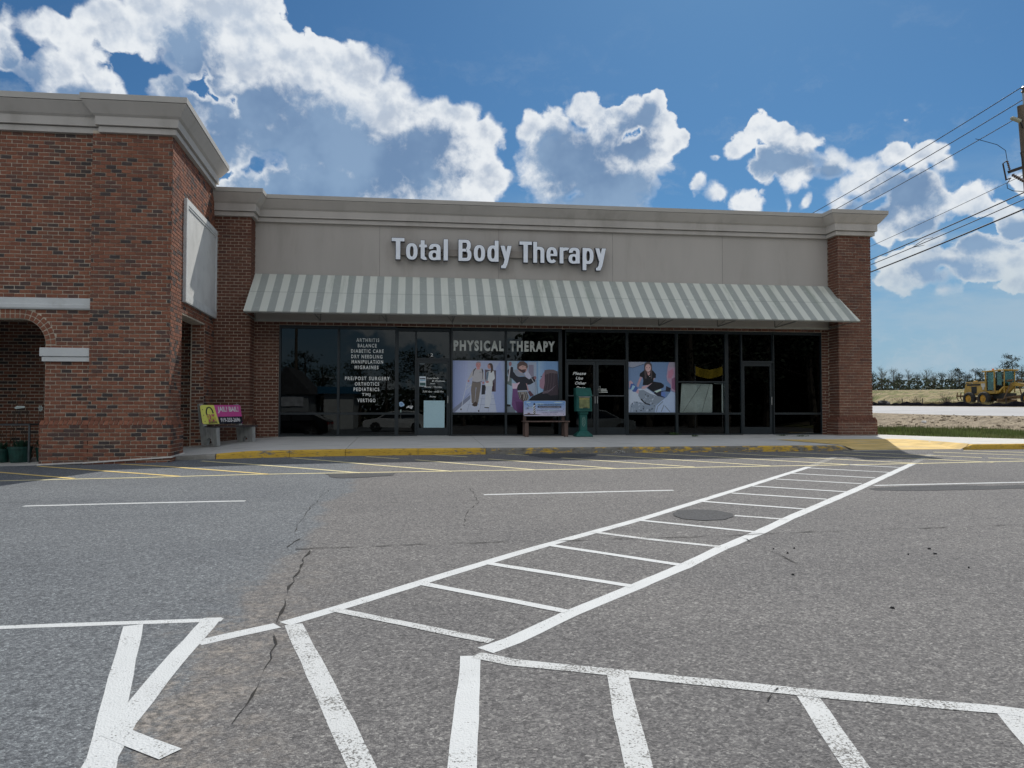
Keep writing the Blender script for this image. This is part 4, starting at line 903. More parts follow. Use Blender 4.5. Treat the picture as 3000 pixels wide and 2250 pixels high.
def letter(ch, x0, x1, g, y, dep, m, parent, name):
    b = MB()
    for k, piece in enumerate(glyph(ch, x0, x1, zf(4.878), zf(5.345), zf(5.48), zf(4.70), g)):
        yy = y-k*.0007
        for q in piece:
            A = [(px_, yy, pz_) for px_, pz_ in q]; Bk = [(px_, y+dep, pz_) for px_, pz_ in q]
            b.poly(A)
            for (p0, p1, q0, q1) in zip(A, A[1:]+A[:1], Bk, Bk[1:]+Bk[:1]): b.poly([p0, q0, q1, p1])
    return b.build(name, m, parent, world=parent.type == 'EMPTY')
LXP = [(-0.623, -0.265), (-0.234, 0.091), (0.125, 0.347), (0.385, 0.734), (0.797, 0.925), (1.206, 1.575), (1.629, 1.952), (2.006, 2.33), (2.372, 2.697), (2.909, 3.269), (3.299, 3.621), (3.674, 3.994), (4.05, 4.275), (4.305, 4.648), (4.708, 5.035), (5.076, 5.394)]
for ch, (xa, xb) in zip('TotalBodyTherapy', LXP):
    L_ = letter(ch, xa, xb, .006, 21.145, .115, LSIDE, SG, 'letter')
    letter(ch, xa, xb, -.005, 21.139, .004, LFACE, L_, 'letter_face')
b = MB(); b.b2((-.53, 21.265, 5.015), (5.10, 21.358, 5.20)); b.build('raceway', mat('raceway_paint', (.31, .28, .25), .7, .05, 2), SG)
b = MB()
for x in (-.4, .3, .75, 1.4, 2.0, 2.5, 3.1, 3.6, 4.2, 4.7, 5.0): b.tube([(x, 21.25, 5.1), (x, 21.27, 5.1)], .02, 6)
b.build('stand_off', BLACK, SG)
yv = 21.4215
for s_, zc, xa, xb in (('ARTHRITIS', 2.661, -1.569, -.95), ('BALANCE', 2.509, -1.53, -1.02), ('DIABETIC CARE', 2.358, -1.71, -.83), ('DRY NEEDLING', 2.206, -1.705, -.86), ('MANIPULATION', 2.062, -1.695, -.84), ('MIGRAINES', 1.91, -1.61, -.965),
                       ('PRE/POST SURGERY', 1.605, -1.87, -.656), ('ORTHOTICS', 1.454, -1.60, -.945), ('PEDIATRICS', 1.305, -1.635, -.94), ('TMJ', 1.154, -1.41, -1.18), ('VERTIGO', 1.003, -1.53, -1.04)):
    text(s_, xa, xb, zc-.05, zc+.05, yv, VINYL, w2, 'lettering', offset=.03, space=1.35)
text('PHYSICAL', 1.098, 2.507, 2.39, 2.69, yv, VINYL_D, w4, 'lettering', offset=.05, space=1.3); text('THERAPY', 2.679, 3.969, 2.39, 2.69, yv, VINYL_D, w5, 'lettering', offset=.05, space=1.3)
text('2', .46, .53, 2.225, 2.315, yv, VINYL, tr1, 'lettering', offset=.02); text('1', .385, .41, 2.225, 2.30, yv, mat('ghost_vinyl', (.12, .13, .13)), tr1, 'lettering')
yd = 21.404
for s_, xa, xb, zc, h in (('Total Body', .36, .70, 1.615, .05), ('& Wellness', .50, .865, 1.545, .05), ('Hours', .455, .59, 1.475, .035), ('Monday - Thursday', .28, .79, 1.375, .045), ('7:30 Am - 6:00 Pm', .24, .82, 1.25, .05), ('Friday', .44, .62, 1.105, .045)):
    text(s_, xa, xb, zc-h/2, zc+h/2, yd, VINYL, d1, 'lettering', offset=.012, shear=.3)
for s_, xa, xb, zc in (('Please', 4.48, 4.865, 1.785), ('Use', 4.57, 4.78, 1.65), ('Other', 4.545, 4.87, 1.51), ('Door', 4.58, 4.84, 1.375)):
    text(s_, xa, xb, zc-.045, zc+.04, yd, VINYL, d2, 'lettering', offset=.018, shear=.3)
for i in range(3): b = MB(); b.b2((5.30, yd-.001, 1.24+i*.042), (5.50-.02*i, yd, 1.262+i*.042)); b.build('door_notice', VINYL_D, d3, world=False)
b = MB(); frame_rect(b, 5.245, 5.275, 1.24, 1.42, .006, .006, .006, .006, yd-.001, yd); b.build('door_notice', VINYL_D, d3, world=False)
b = MB(); b.b2((5.20, 21.378, 1.31), (5.215, 21.385, 1.325)); b.build('lock', STEEL, d3, world=False); b = MB(); b.b2((10.405, 21.372, .90), (10.43, 21.385, .925)); b.build('lock', STEEL, d4, world=False)

# ---------------------------------------------------------------- flat prints
class PR:
    """printed sheet: coloured patches, each a hair in front of the last"""
    def __init__(s, f): s.f = f; s.m = MB(); s.c = []; s.k = 0
    def p(s, pts, col, gain=1.0):
        col = tuple(min(.85, v*gain) for v in srgb(col)); m_ = sum(col)/3; col = tuple(.82*v+.18*m_ for v in col); s.k += 1
        s.m.poly([s.f(x, y, s.k) for x, y in pts]); s.c.append(col); return s
    def ell(s, cx, cy, rx, ry, col, gain=1., n=18, rot=0):
        return s.p([(cx+rx*cos(a)*cos(rot)-ry*sin(a)*sin(rot), cy+rx*cos(a)*sin(rot)+ry*sin(a)*cos(rot)) for a in [2*pi*i/n for i in range(n)]], col, gain)
    def line(s, pts, w, col, gain=1.):
        for (x0, y0), (x1, y1) in zip(pts, pts[1:]):
            l = sqrt((x1-x0)**2+(y1-y0)**2) or 1; nx, ny = -(y1-y0)/l*w/2, (x1-x0)/l*w/2
            s.p([(x0+nx, y0+ny), (x1+nx, y1+ny), (x1-nx, y1-ny), (x0-nx, y0-ny)], col, gain)
        return s
    def build(s, name, parent=None, world=True):
        o = s.m.build(name, PRINT, parent, world=world); a = o.data.color_attributes.new('ink', 'FLOAT_COLOR', 'CORNER')
        i = 0
        for f, c in zip(o.data.polygons, s.c):
            for _ in range(f.loop_total): a.data[i].color = (*c, 1); i += 1
        return o
def sheet(x0, x1, z0, z1, u0, u1, v0, v1, y=21.4205, st=.0003):
    return lambda x, v, k: (lerp(x0, x1, (x-u0)/(u1-u0)), y-k*st*.35, lerp(z1, z0, (v-v0)/(v1-v0)))
G_ = 2.25
def grad_v(p, u0, u1, v0, v1, ca, cb, n=8, gain=G_):
    for i in range(n):
        t_ = (i+.5)/n; p.p([(u0, lerp(v0, v1, i/n)), (u1, lerp(v0, v1, i/n)), (u1, v1), (u0, v1)], tuple(lerp(a, b, t_) for a, b in zip(ca, cb)), gain)
# photo 1: man with a walking frame and a woman in a white suit in a pale corridor
q = PR(sheet(1.074, 2.535, .672, 2.121, 160, 1103, 160, 1098))
g = lambda pts, c: q.p(pts, c, G_)
g([(160, 160), (1103, 160), (1103, 1098), (160, 1098)], (118, 128, 162))
for i in range(7): g([(160+i*45, 160), (470, 160), (470, 760-i*8), (160+i*45, 1080-i*52)], tuple(int(lerp(a, b, i/6)) for a, b in zip((98, 112, 150), (128, 138, 168))))
g([(470, 160), (1103, 160), (1010, 330), (930, 480), (930, 770), (470, 800)], (128, 138, 166))
g([(1020, 165), (1103, 165), (1103, 1098), (960, 1098), (905, 760), (925, 330)], (112, 126, 165)); g([(1015, 170), (1103, 165), (1103, 600), (1040, 330)], (122, 136, 172))
g([(480, 780), (900, 770), (960, 1098), (210, 1098)], (140, 148, 178)); g([(160, 1040), (480, 780), (480, 850), (190, 1098), (160, 1098)], (92, 98, 118))
for a_, c_ in (((480, 870), (420, 1085)), ((700, 800), (640, 1095)), ((860, 800), (800, 1095)), ((560, 850), (930, 850)), ((430, 960), (950, 950))): q.line([a_, c_], 5, (98, 108, 135), G_)
g([(740, 320), (945, 335), (940, 720), (850, 720), (750, 700)], (70, 62, 72)); g([(690, 600), (750, 600), (745, 770), (680, 775)], (22, 24, 32)); g([(860, 560), (915, 555), (912, 720), (860, 718)], (45, 22, 34))
# walking frame
for pts in ([(425, 520), (395, 660), (345, 870), (320, 1040)], [(395, 600), (680, 610)], [(680, 560), (668, 740), (635, 1060)], [(655, 720), (635, 1060)], [(400, 680), (500, 600)]): q.line(pts, 11, (150, 155, 175), G_)
q.ell(312, 1042, 12, 18, (40, 35, 42), G_); q.ell(630, 1070, 12, 20, (40, 38, 50), G_)
# man
g([(512, 545), (670, 550), (668, 640), (625, 900), (610, 950), (560, 950), (582, 700), (590, 650), (578, 640), (560, 905), (545, 935), (505, 930), (490, 680)], (92, 84, 78))
g([(535, 930), (575, 900), (615, 935), (600, 985), (550, 990), (505, 965)], (52, 40, 36))
g([(535, 310), (620, 290), (700, 305), (722, 360), (742, 500), (705, 545), (690, 480), (680, 545), (600, 560), (508, 540), (515, 450), (470, 500), (430, 505), (500, 370)], (140, 138, 142))
g([(575, 290), (535, 330), (520, 430), (528, 440), (548, 350), (582, 300)], (38, 34, 50)); g([(690, 300), (712, 340), (702, 480), (690, 520), (698, 400), (682, 310)], (40, 36, 52))
q.line([(515, 540), (600, 556), (690, 535)], 8, (36, 36, 50), G_); q.line([(640, 365), (680, 372)], 6, (60, 50, 60), G_)
g([(590, 290), (650, 280), (640, 330), (618, 312), (600, 328)], (165, 105, 110)); q.ell(622, 235, 46, 60, (158, 104, 104), G_); g([(580, 215), (590, 185), (625, 172), (655, 182), (668, 215), (650, 200), (600, 198)], (120, 112, 118))
q.ell(445, 530, 18, 20, (150, 100, 104), G_); q.ell(712, 560, 20, 22, (140, 95, 98), G_)
for ex in (606, 640): q.ell(ex, 226, 5, 4, (60, 40, 44), G_)
q.line([(610, 258), (636, 258)], 5, (120, 60, 64), G_)
# woman
g([(762, 600), (880, 590), (868, 700), (850, 900), (822, 1005), (740, 1000), (752, 800)], (150, 156, 186)); g([(735, 1000), (820, 1005), (812, 1022), (735, 1015)], (20, 16, 28))
g([(770, 370), (850, 335), (905, 345), (925, 480), (880, 530), (885, 620), (750, 625), (745, 560), (768, 480)], (158, 162, 190)); g([(775, 370), (815, 360), (790, 520), (765, 540)], (70, 92, 112))
q.ell(822, 258, 34, 50, (148, 104, 98), G_); g([(800, 225), (830, 200), (870, 210), (888, 250), (892, 330), (868, 372), (845, 380), (850, 300), (838, 240)], (56, 40, 38)); q.ell(785, 545, 30, 20, (146, 100, 98), G_)
PO = empty('window_photo', (1.8, 21.42, .67), label='window photo of an old man with walking frame beside a woman in white', cat='poster', group='photo prints on the shop windows')
q.build('photo_print', PO)
# photo 2: child held up, woman seen from behind
q = PR(sheet(2.598, 4.064, .672, 2.121, 285, 1955, 75, 1752))
g = lambda pts, c: q.p(pts, c, G_)
g([(285, 75), (1955, 75), (1955, 1752), (285, 1752)], (86, 122, 158))
for i in range(5): g([(1300+i*60, 75), (1955, 75), (1955, 1400), (1300+i*60, 1400)], tuple(int(lerp(a, b, i/4)) for a, b in zip((110, 140, 170), (80, 118, 158))))
g([(285, 75), (620, 75), (620, 1752), (285, 1752)], (112, 138, 158)); g([(960, 100), (1240, 100), (1250, 1180), (960, 1180)], (118, 132, 152)); g([(985, 195), (1150, 195), (1155, 600), (985, 560)], (102, 98, 118)); g([(285, 560), (440, 640), (440, 900), (285, 820)], (78, 92, 92))
for pts in ([(1200, 700), (1285, 1190)], [(1235, 690), (1300, 1180)], [(1200, 720), (1205, 1180)]): q.line(pts, 14, (92, 106, 122), G_)
g([(285, 1480), (410, 1500), (400, 1560), (285, 1560)], (16, 18, 24)); g([(285, 1560), (520, 1560), (560, 1752), (285, 1752)], (88, 98, 108))
# trousers, jumper, hood
g([(610, 1080), (940, 1060), (1000, 1270), (940, 1400), (800, 1420), (760, 1300), (720, 1420), (660, 1420)], (112, 108, 104))
for x in (660, 720, 860, 920): q.line([(x, 1100), (x+30, 1240), (x-20, 1380)], 22, (34, 34, 40), G_)
g([(760, 1160), (820, 1160), (800, 1400), (740, 1400)], (60, 48, 44))
g([(300, 400), (400, 260), (480, 280), (490, 420), (600, 560), (700, 590), (860, 580), (1010, 660), (1100, 600), (1200, 560), (1200, 740), (1040, 840), (940, 850), (950, 1030), (760, 1050), (610, 1070), (600, 800), (440, 640), (340, 600)], (20, 24, 36))
g([(620, 1042), (935, 1025), (938, 1048), (622, 1068)], (150, 150, 158)); g([(480, 360), (620, 350), (830, 480), (900, 600), (820, 560), (740, 560), (650, 590), (560, 520)], (112, 118, 132)); g([(850, 480), (940, 370), (1060, 560), (1060, 640), (1000, 670), (900, 600)], (140, 142, 160))
q.line([(385, 250), (330, 740)], 40, (152, 150, 158), G_); q.line([(1080, 630), (1150, 760)], 16, (150, 148, 156), G_)
q.ell(790, 300, 160, 160, (152, 118, 112), G_); g([(610, 320), (620, 180), (700, 90), (830, 80), (940, 160), (965, 260), (930, 340), (900, 240), (780, 210), (690, 250), (650, 330)], (70, 52, 48)); g([(640, 300), (760, 360), (900, 340), (880, 440), (810, 470), (700, 400), (620, 330)], (58, 40, 42))
q.ell(800, 262, 22, 8, (20, 16, 20), G_); q.ell(900, 275, 18, 8, (20, 16, 20), G_); q.line([(830, 400), (890, 390)], 12, (110, 50, 60), G_)
q.ell(390, 170, 50, 70, (120, 84, 92), G_); q.ell(1195, 620, 45, 55, (112, 74, 80), G_)
# arms in a plum sweater, hands
g([(470, 980), (610, 960), (680, 1300), (820, 1400), (960, 1380), (960, 1752), (640, 1752), (500, 1640), (440, 1500)], (86, 46, 96)); g([(560, 1400), (900, 1420), (960, 1752), (620, 1752)], (70, 30, 78))
for y in (1270, 1310, 1360): q.line([(480, y), (690, y+30)], 10, (64, 34, 74), G_)
g([(450, 800), (560, 810), (640, 790), (690, 760), (700, 790), (640, 860), (600, 980), (470, 980)], (168, 142, 158)); g([(900, 800), (930, 810), (1000, 1040), (960, 1060), (930, 900)], (150, 112, 116)); g([(1030, 1040), (1160, 1190), (1040, 1240), (960, 1080)], (72, 40, 52))
# woman
g([(940, 1400), (1100, 1230), (1300, 1140), (1480, 1060), (1955, 1000), (1955, 1752), (940, 1752)], (14, 18, 28))
g([(1510, 360), (1500, 420), (1440, 500), (1420, 600), (1340, 710), (1350, 760), (1340, 900), (1380, 960), (1480, 1000), (1560, 800)], (124, 92, 110)); q.ell(1400, 580, 24, 16, (50, 40, 52), G_)
g([(1510, 370), (1640, 345), (1800, 350), (1940, 410), (1955, 1180), (1700, 1200), (1460, 1060), (1510, 800)], (46, 36, 46)); g([(1520, 370), (1640, 345), (1800, 350), (1940, 410), (1940, 480), (1700, 460), (1520, 520)], (78, 66, 72))
for x in (1560, 1640, 1730, 1820): q.line([(x, 440), (x-10, 760), (x-60, 1050)], 14, (72, 58, 66), G_)
for k in range(6): q.line([(1880-k*30, 860+k*30), (1700-k*20, 1010+k*20), (1440, 1080+k*12)], 8, (92, 80, 92), G_)
PO = empty('window_photo', (3.3, 21.42, .67), label='window photo of a child in a dark jumper held up towards a long haired woman', cat='poster', group='photo prints on the shop windows')
q.build('photo_print', PO)
# photo 3: kneeling woman bandaging a foot
q = PR(sheet(6.10, 7.495, .672, 2.124, 105, 1385, 190, 1560))
g = lambda pts, c: q.p(pts, c, G_)
g([(105, 190), (1385, 190), (1385, 1560), (105, 1560)], (74, 102, 138))
for i in range(4): g([(105, 190), (500+i*90, 190), (500+i*90, 900), (105, 900)][:4], (78+i, 104+i, 138+i)) if i == 0 else None
g([(105, 190), (570, 190), (540, 240), (230, 350), (105, 320)], (112, 118, 134)); q.line([(120, 325), (230, 352), (540, 245)], 12, (40, 52, 72), G_)
g([(105, 940), (600, 900), (760, 1010), (900, 1100), (700, 1350), (105, 1560)], (138, 150, 180))
g([(1140, 840), (1270, 900), (1240, 1000), (1060, 980), (1100, 1160), (900, 1110), (800, 1040), (820, 1000), (1130, 960)], (24, 26, 40)); g([(1010, 990), (1120, 1010), (1110, 1150), (1000, 1100)], (62, 92, 150)); g([(815, 985), (1000, 920), (1010, 960), (880, 1020)], (140, 160, 150))
g([(620, 890), (800, 720), (1000, 750), (1080, 810), (1070, 880), (860, 960), (790, 1010)], (13, 16, 24))
g([(430, 590), (490, 600), (400, 820), (400, 860), (340, 850), (350, 780)], (138, 108, 118)); g([(720, 600), (830, 620), (760, 760), (560, 920), (470, 920), (480, 860), (640, 810)], (150, 120, 126))
g([(560, 400), (430, 500), (412, 580), (500, 610), (520, 700), (500, 820), (640, 820), (790, 740), (800, 630), (860, 620), (865, 520), (780, 420)], (14, 18, 24))
g([(610, 450), (710, 450), (690, 540), (650, 560)], (150, 112, 110)); g([(545, 420), (545, 250), (590, 195), (700, 190), (750, 260), (760, 420), (755, 640), (720, 640), (715, 450), (640, 480), (600, 440), (610, 640), (560, 640)], (58, 50, 52))
q.ell(650, 350, 78, 108, (164, 128, 126), G_); g([(560, 300), (640, 215), (740, 290), (740, 240), (690, 195), (600, 195), (560, 240)], (62, 54, 56))
for ex in (615, 690): q.ell(ex, 340, 14, 8, (40, 34, 44), G_)
q.line([(620, 410), (655, 422), (690, 405)], 12, (190, 180, 185), G_); q.ell(693, 580, 12, 12, (190, 195, 205), G_)
g([(125, 720), (180, 690), (230, 750), (330, 930), (400, 940), (380, 1060), (300, 1000), (140, 900)], (146, 118, 130)); g([(180, 780), (260, 780), (370, 910), (320, 1000), (240, 1000), (150, 900)], (38, 70, 130)); g([(230, 820), (300, 850), (230, 960), (180, 940)], (112, 148, 176))
g([(400, 960), (520, 950), (700, 1050), (900, 1110), (1090, 1170), (900, 1330), (700, 1360), (560, 1330), (440, 1210), (380, 1100)], (96, 108, 122)); g([(150, 1560), (170, 1350), (260, 1260), (440, 1280), (700, 1380), (900, 1300), (860, 1560)], (100, 114, 130))
random.seed(3)
for k in range(46):
    x, y = random.uniform(190, 820), random.uniform(980, 1540)
    if y < 1250 and x < 420: continue
    if y < 1000+(x-400)*.25: continue
    q.ell(x, y, random.uniform(14, 42), random.uniform(10, 24), random.choice([(66, 80, 94), (128, 140, 156), (52, 62, 72), (112, 126, 140)]), G_, 7, random.uniform(0, 3))
g([(440, 1210), (560, 1330), (700, 1365), (690, 1330), (560, 1300), (470, 1180)], (18, 22, 30))
g([(1230, 190), (1385, 190), (1385, 1010), (1280, 960), (1260, 800), (1170, 700), (1150, 580), (1190, 300)], (130, 106, 128)); g([(1200, 440), (1330, 360), (1350, 500), (1280, 640), (1190, 620)], (140, 88, 112)); g([(1290, 640), (1385, 600), (1385, 960), (1290, 900)], (104, 62, 92)); g([(1240, 190), (1385, 190), (1385, 330), (1230, 330)], (112, 108, 122))
g([(1270, 980), (1385, 1020), (1385, 1560), (820, 1560), (860, 1380), (1000, 1250), (1150, 1140)], (122, 140, 166))
for pts in ([(870, 1540), (900, 1400), (1050, 1260)], [(1100, 1380), (1240, 1540)], [(1000, 1540), (1080, 1350)]): q.line(pts, 22, (88, 100, 118), G_)
PO = empty('window_photo', (6.8, 21.42, .67), label='window photo of a kneeling woman in black bandaging a foot beside camouflage trousers', cat='poster', group='photo prints on the shop windows')
q.build('photo_print', PO)
# notice, decals and stickers on the first door
q = PR(sheet(.151, .909, .245, 2.03, 518, 1055, 165, 1420, y=21.4035))
q.p([(608, 888), (1016, 888), (1012, 1416), (606, 1416)], (120, 150, 158), G_)
PO = empty('paper_notice', (.6, 21.40, .3), label='blank pale paper sheet taped low inside the glass of the left door', cat='notice'); q.build('paper', PO)
q = PR(sheet(.151, .909, .245, 2.03, 518, 1055, 165, 1420, y=21.4035))
q.p([(520, 418), (648, 418), (648, 612), (520, 612)], (150, 160, 168), G_); q.p([(530, 452), (638, 452), (638, 475), (530, 475)], (18, 24, 48), G_); q.p([(530, 482), (638, 482), (638, 505), (530, 505)], (90, 130, 150), G_); q.p([(530, 540), (640, 540), (640, 600), (530, 600)], (20, 60, 58), G_); q.p([(524, 168), (620, 168), (620, 182), (524, 182)], (90, 100, 104), G_)
PO = empty('door_sticker', (.2, 21.40, 1.4), label='small striped sticker sheet beside the lettering on the left door', cat='sticker'); q.build('sticker_print', PO)
q = PR(sheet(-.417, .032, .66, 2.915, 108, 438, -430, 1120))
q.p([(260, 1030), (300, 990), (400, 985), (395, 1010), (375, 1045), (345, 1035), (320, 1018), (290, 1022)], (175, 180, 182), G_); q.p([(320, 1000), (380, 1000), (378, 1012), (322, 1012)], (30, 34, 40), G_)
PO = empty('state_outline_sticker', (-.1, 21.42, .8), label='white sticker shaped like a state outline low on the narrow window', cat='sticker'); q.build('sticker_print', PO)
q = PR(sheet(-.417, .032, .66, 2.915, 108, 438, -430, 1120))
q.p([(120, 925), (155, 908), (195, 918), (230, 960), (225, 985), (160, 1005), (125, 985)], (110, 140, 172), G_); q.p([(135, 940), (185, 930), (205, 965), (165, 985)], (80, 112, 150), G_)
q.p([(145, 1060), (170, 1055), (165, 1090), (175, 1110), (135, 1110), (150, 1090)], (110, 130, 125), G_)
PO = empty('pale_blue_sticker', (-.35, 21.42, .8), label='pale blue rounded sticker low at the left edge of the narrow window', cat='sticker'); q.build('sticker_print', PO)
random.seed(21)
# ---------------------------------------------------------------- bench with the insurance advert
def loc_sheet(w, h, u0, u1, v0, v1, y, zc):
    return lambda x, v, k: (lerp(-w/2, w/2, (x-u0)/(u1-u0)), y-k*.0002, lerp(zc+h/2, zc-h/2, (v-v0)/(v1-v0)))
def rrect(u0, u1, v0, v1, r):
    pts = []
    for cx, cy, a0 in ((u1-r, v0+r, -pi/2), (u1-r, v1-r, 0), (u0+r, v1-r, pi/2), (u0+r, v0+r, pi)):
        pts += [(cx+r*cos(a0+k*pi/8), cy+r*sin(a0+k*pi/8)) for k in range(5)]
    return pts
TIMBER = mat('stained_timber', (.115, .075, .062), .75, .25, 7, .002, 60, dirt=((.2, .16, .14), 5, .4), stretch=(3, 3, .5))
BN = empty('advert_bench', (3.59, 20.86, walk(3.6, 20.6)), label='brown wooden bench with pale blue insurance advert board below the child photo', cat='bench')
def mk(b, name, m, root, bevel=.004, world=False): o = b.build(name, m, root, world=world, bevel=bevel); return o
for sx in (-1, 1):
    b = MB(); b.box((sx*.545, -.20, .19), (.10, .09, .38)); b.box((sx*.545+.0, .16, .19), (.10, .09, .38)) ; b.box((sx*.545, -.02, .385), (.08, .44, .035)); mk(b, 'leg', TIMBER, BN)
    b = MB(); b.prism([(-.045, 0), (.045, 0), (.045, .60), (-.045, .60)], (sx*.54, .19, .40), (1, 0, 0), (0, -.10, 1), -.06); mk(b, 'back_post', TIMBER, BN)
for i, y in enumerate((-.21, -.06, .09)):
    b = MB(); b.box((0.0, y, .418), (1.28, .135, .03)); mk(b, 'seat_board', TIMBER, BN)
b = MB(); b.box((0, .10, .76), (1.16, .02, .40)); mk(b, 'back_board', TIMBER, BN)
q = PR(loc_sheet(1.175, .42, 295, 1365, 385, 790, .072, .775)); g = lambda pts, c: q.p(pts, c, G_)
g(rrect(295, 1365, 385, 790, 34), (150, 156, 175)); g(rrect(300, 1360, 390, 785, 32), (78, 118, 176))
for i in range(7): v = 440+i*45; g([(302, v), (1360, v), (1360, 760), (1330, 785), (330, 785), (302, 760)], tuple(int(lerp(a, b_, (i+1)/7)) for a, b_ in zip((78, 118, 176), (150, 146, 186))))
for cx, cy, rx, ry in ((700, 470, 120, 14), (480, 560, 90, 16), (1180, 430, 120, 14), (950, 640, 200, 12), (420, 430, 60, 14)): q.ell(cx, cy, rx, ry, (134, 156, 196), G_)
g([(310, 745), (420, 730), (560, 735), (760, 755), (300, 770)], (60, 54, 52)); g([(395, 705), (455, 705), (455, 735), (395, 735)], (90, 70, 76))
g([(548, 500), (582, 500), (602, 735), (530, 735)], (172, 176, 190))
for v in (520, 580, 640, 690): g([(540, v+50), (592, v-10), (597, v+22), (536, v+78)], (20, 22, 40))
g([(545, 470), (585, 470), (590, 500), (540, 500)], (26, 30, 48)); g([(555, 445), (575, 445), (575, 470), (555, 470)], (30, 34, 52)); g([(540, 462), (590, 462), (590, 470), (540, 470)], (26, 30, 48))
for pts in ([(330, 468), (362, 478)], [(380, 482), (400, 500), (430, 530)], [(375, 560), (385, 600), (430, 605)]): q.line(pts, 9, (30, 40, 80), G_)
q.ell(388, 492, 12, 9, (24, 34, 70), G_); q.ell(356, 602, 12, 8, (24, 34, 70), G_); q.line([(408, 545), (402, 600)], 14, (28, 30, 50), G_); q.line([(400, 548), (515, 548)], 6, (40, 44, 90), G_); q.line([(430, 575), (510, 570)], 5, (40, 44, 90), G_)
g(rrect(648, 1255, 525, 570, 20), (22, 26, 52))
for (x, y) in ((1302, 480), (1310, 607), (1312, 742)): q.ell(x, y, 10, 10, (40, 70, 130), G_)
q.build('advert_board', BN, world=False)
def bt(body, u0, u1, v0, v1, m, off=.0, root=BN, w=1.175, h=.42, y=.055, zc=.775, U=(295, 1365), V=(385, 790), shear=0):
    fx = lambda u: lerp(-w/2, w/2, (u-U[0])/(U[1]-U[0])); fz = lambda v: lerp(zc+h/2, zc-h/2, (v-V[0])/(V[1]-V[0]))
    return text(body, fx(u0), fx(u1), fz(v1), fz(v0), y, m, root, 'lettering', offset=off, M=Matrix.Translation((0, y, 0)) , shear=shear)
INK = mat('navy_ink', (.03, .05, .16), .5); INKG = mat('green_grey_ink', (.10, .16, .24), .5); WHI = mat('white_ink', (.7, .7, .72), .5)
bt('TRI-CO INSURANCE AGENCY', 645, 1262, 468, 512, INKG, .02); bt('Auto Home Business Life Health', 680, 1230, 535, 560, WHI, .012)
bt('Protecting you and your family', 722, 1190, 588, 608, INK); bt('(919) 893-5177', 635, 900, 628, 662, INK, .01); bt('www.trico-ins.com', 948, 1288, 640, 664, INK, .01)
bt('Scott Roberts    Donna B. Bullock', 755, 1165, 684, 706, INK); bt('W East Market St.    Lillington', 785, 1140, 730, 750, INK)

# ---------------------------------------------------------------- concrete bench with the bail advert
PCONC = mat('precast_concrete', (.32, .33, .32), .9, .22, 6, .003, 90, dirt=((.14, .145, .14), 5, .6), stretch=(2, 2, .6))
CB = empty('concrete_advert_bench', (-4.50, 19.50, walk(-4.55, 19.5)-.005), radians(56), 'grey concrete bench with yellow and magenta bail advert at the corner of the left shop', 'bench')
hw = .56
def cend(sx):
    x0 = sx*.56-.05
    side_ = [(-.30, 0), (-.12, 0)]+[(-.12+.0+(.06+.04*0)*(1-cos(k*pi/8))*1.0, .0+.17*sin(k*pi/8)) for k in range(1, 8)]+[(.0, 0), (.17, 0), (.33, .96), (.26, .96), (.12, .46), (-.27, .40)]
    side_ = [(-.31, 0), (-.15, 0), (-.14, .08), (-.115, .145), (-.07, .18), (-.03, .18), (.015, .145), (.04, .08), (.05, 0), (.20, 0), (.36, .98), (.29, .985), (.15, .47), (.12, .43), (-.29, .42)]
    b = MB(); b.prism(side_, (x0, 0, 0), (0, 1, 0), (0, 0, 1), .10); o = b.build('concrete_end', PCONC, CB, world=False)
    bm = bmesh.new(); bm.from_mesh(o.data); bmesh.ops.recalc_face_normals(bm, faces=bm.faces); bmesh.ops.triangulate(bm, faces=[f for f in bm.faces if len(f.verts) > 4]); bm.to_mesh(o.data); bm.free()
cend(-1); cend(1)
DTIM = mat('dark_board', (.05, .04, .042), .8, .3, 8)
for y in (-.22, -.08, .06): b = MB(); b.box((0.06, y, .44), (1.32, .13, .035)); mk(b, 'seat_board', DTIM, CB)
AD = Matrix.Translation((0, .20, .73)) @ Matrix.Rotation(radians(-13), 4, 'X')
b = MB(); b.box((AD @ Vector((0, .03, 0))), (1.22, .03, .44), M=Matrix.Rotation(radians(-13), 4, 'X')); mk(b, 'back_board', DTIM, CB)
q = PR(lambda x, v, k: tuple(AD @ Vector((lerp(-.63, .63, (x-400)/1105), -.0-k*.0003, lerp(.235, -.235, (v-320)/540))))); g = lambda pts, c: q.p(pts, c, G_)
g(rrect(400, 1505, 320, 860, 40), (150, 24, 105)); g([(840, 655), (1505, 655), (1505, 820), (1465, 860), (840, 860)], (10, 10, 26)); g([(401, 360), (440, 321), (770, 321), (845, 859), (440, 859), (401, 820)], (188, 182, 46))
for x, y in ((455, 450), (465, 610), (475, 780)): q.ell(x, y, 11, 13, (40, 40, 20), G_)
arc = [(628-88*cos(a), 560-175*sin(a)) for a in [k*pi/10 for k in range(11)]]; q.line(arc, 34, (14, 14, 20), G_); q.line([(540, 560), (552, 600)], 34, (14, 14, 20), G_)
g([(535, 595), (630, 590), (650, 640), (640, 790), (565, 795)], (140, 30, 72)); g([(650, 590), (745, 585), (770, 780), (665, 790)], (140, 30, 72)); g([(560, 800), (790, 790), (795, 835), (570, 845)], (30, 24, 30))
q.build('advert_board', CB, world=False)
def adt(body, u0, u1, v0, v1, m, off): return text(body, lerp(-.63, .63, (u0-400)/1105), lerp(-.63, .63, (u1-400)/1105), lerp(.235, -.235, (v1-320)/540), lerp(.235, -.235, (v0-320)/540), 0, m, CB, 'lettering', offset=off, M=AD @ Matrix.Translation((0, -.009, 0)))
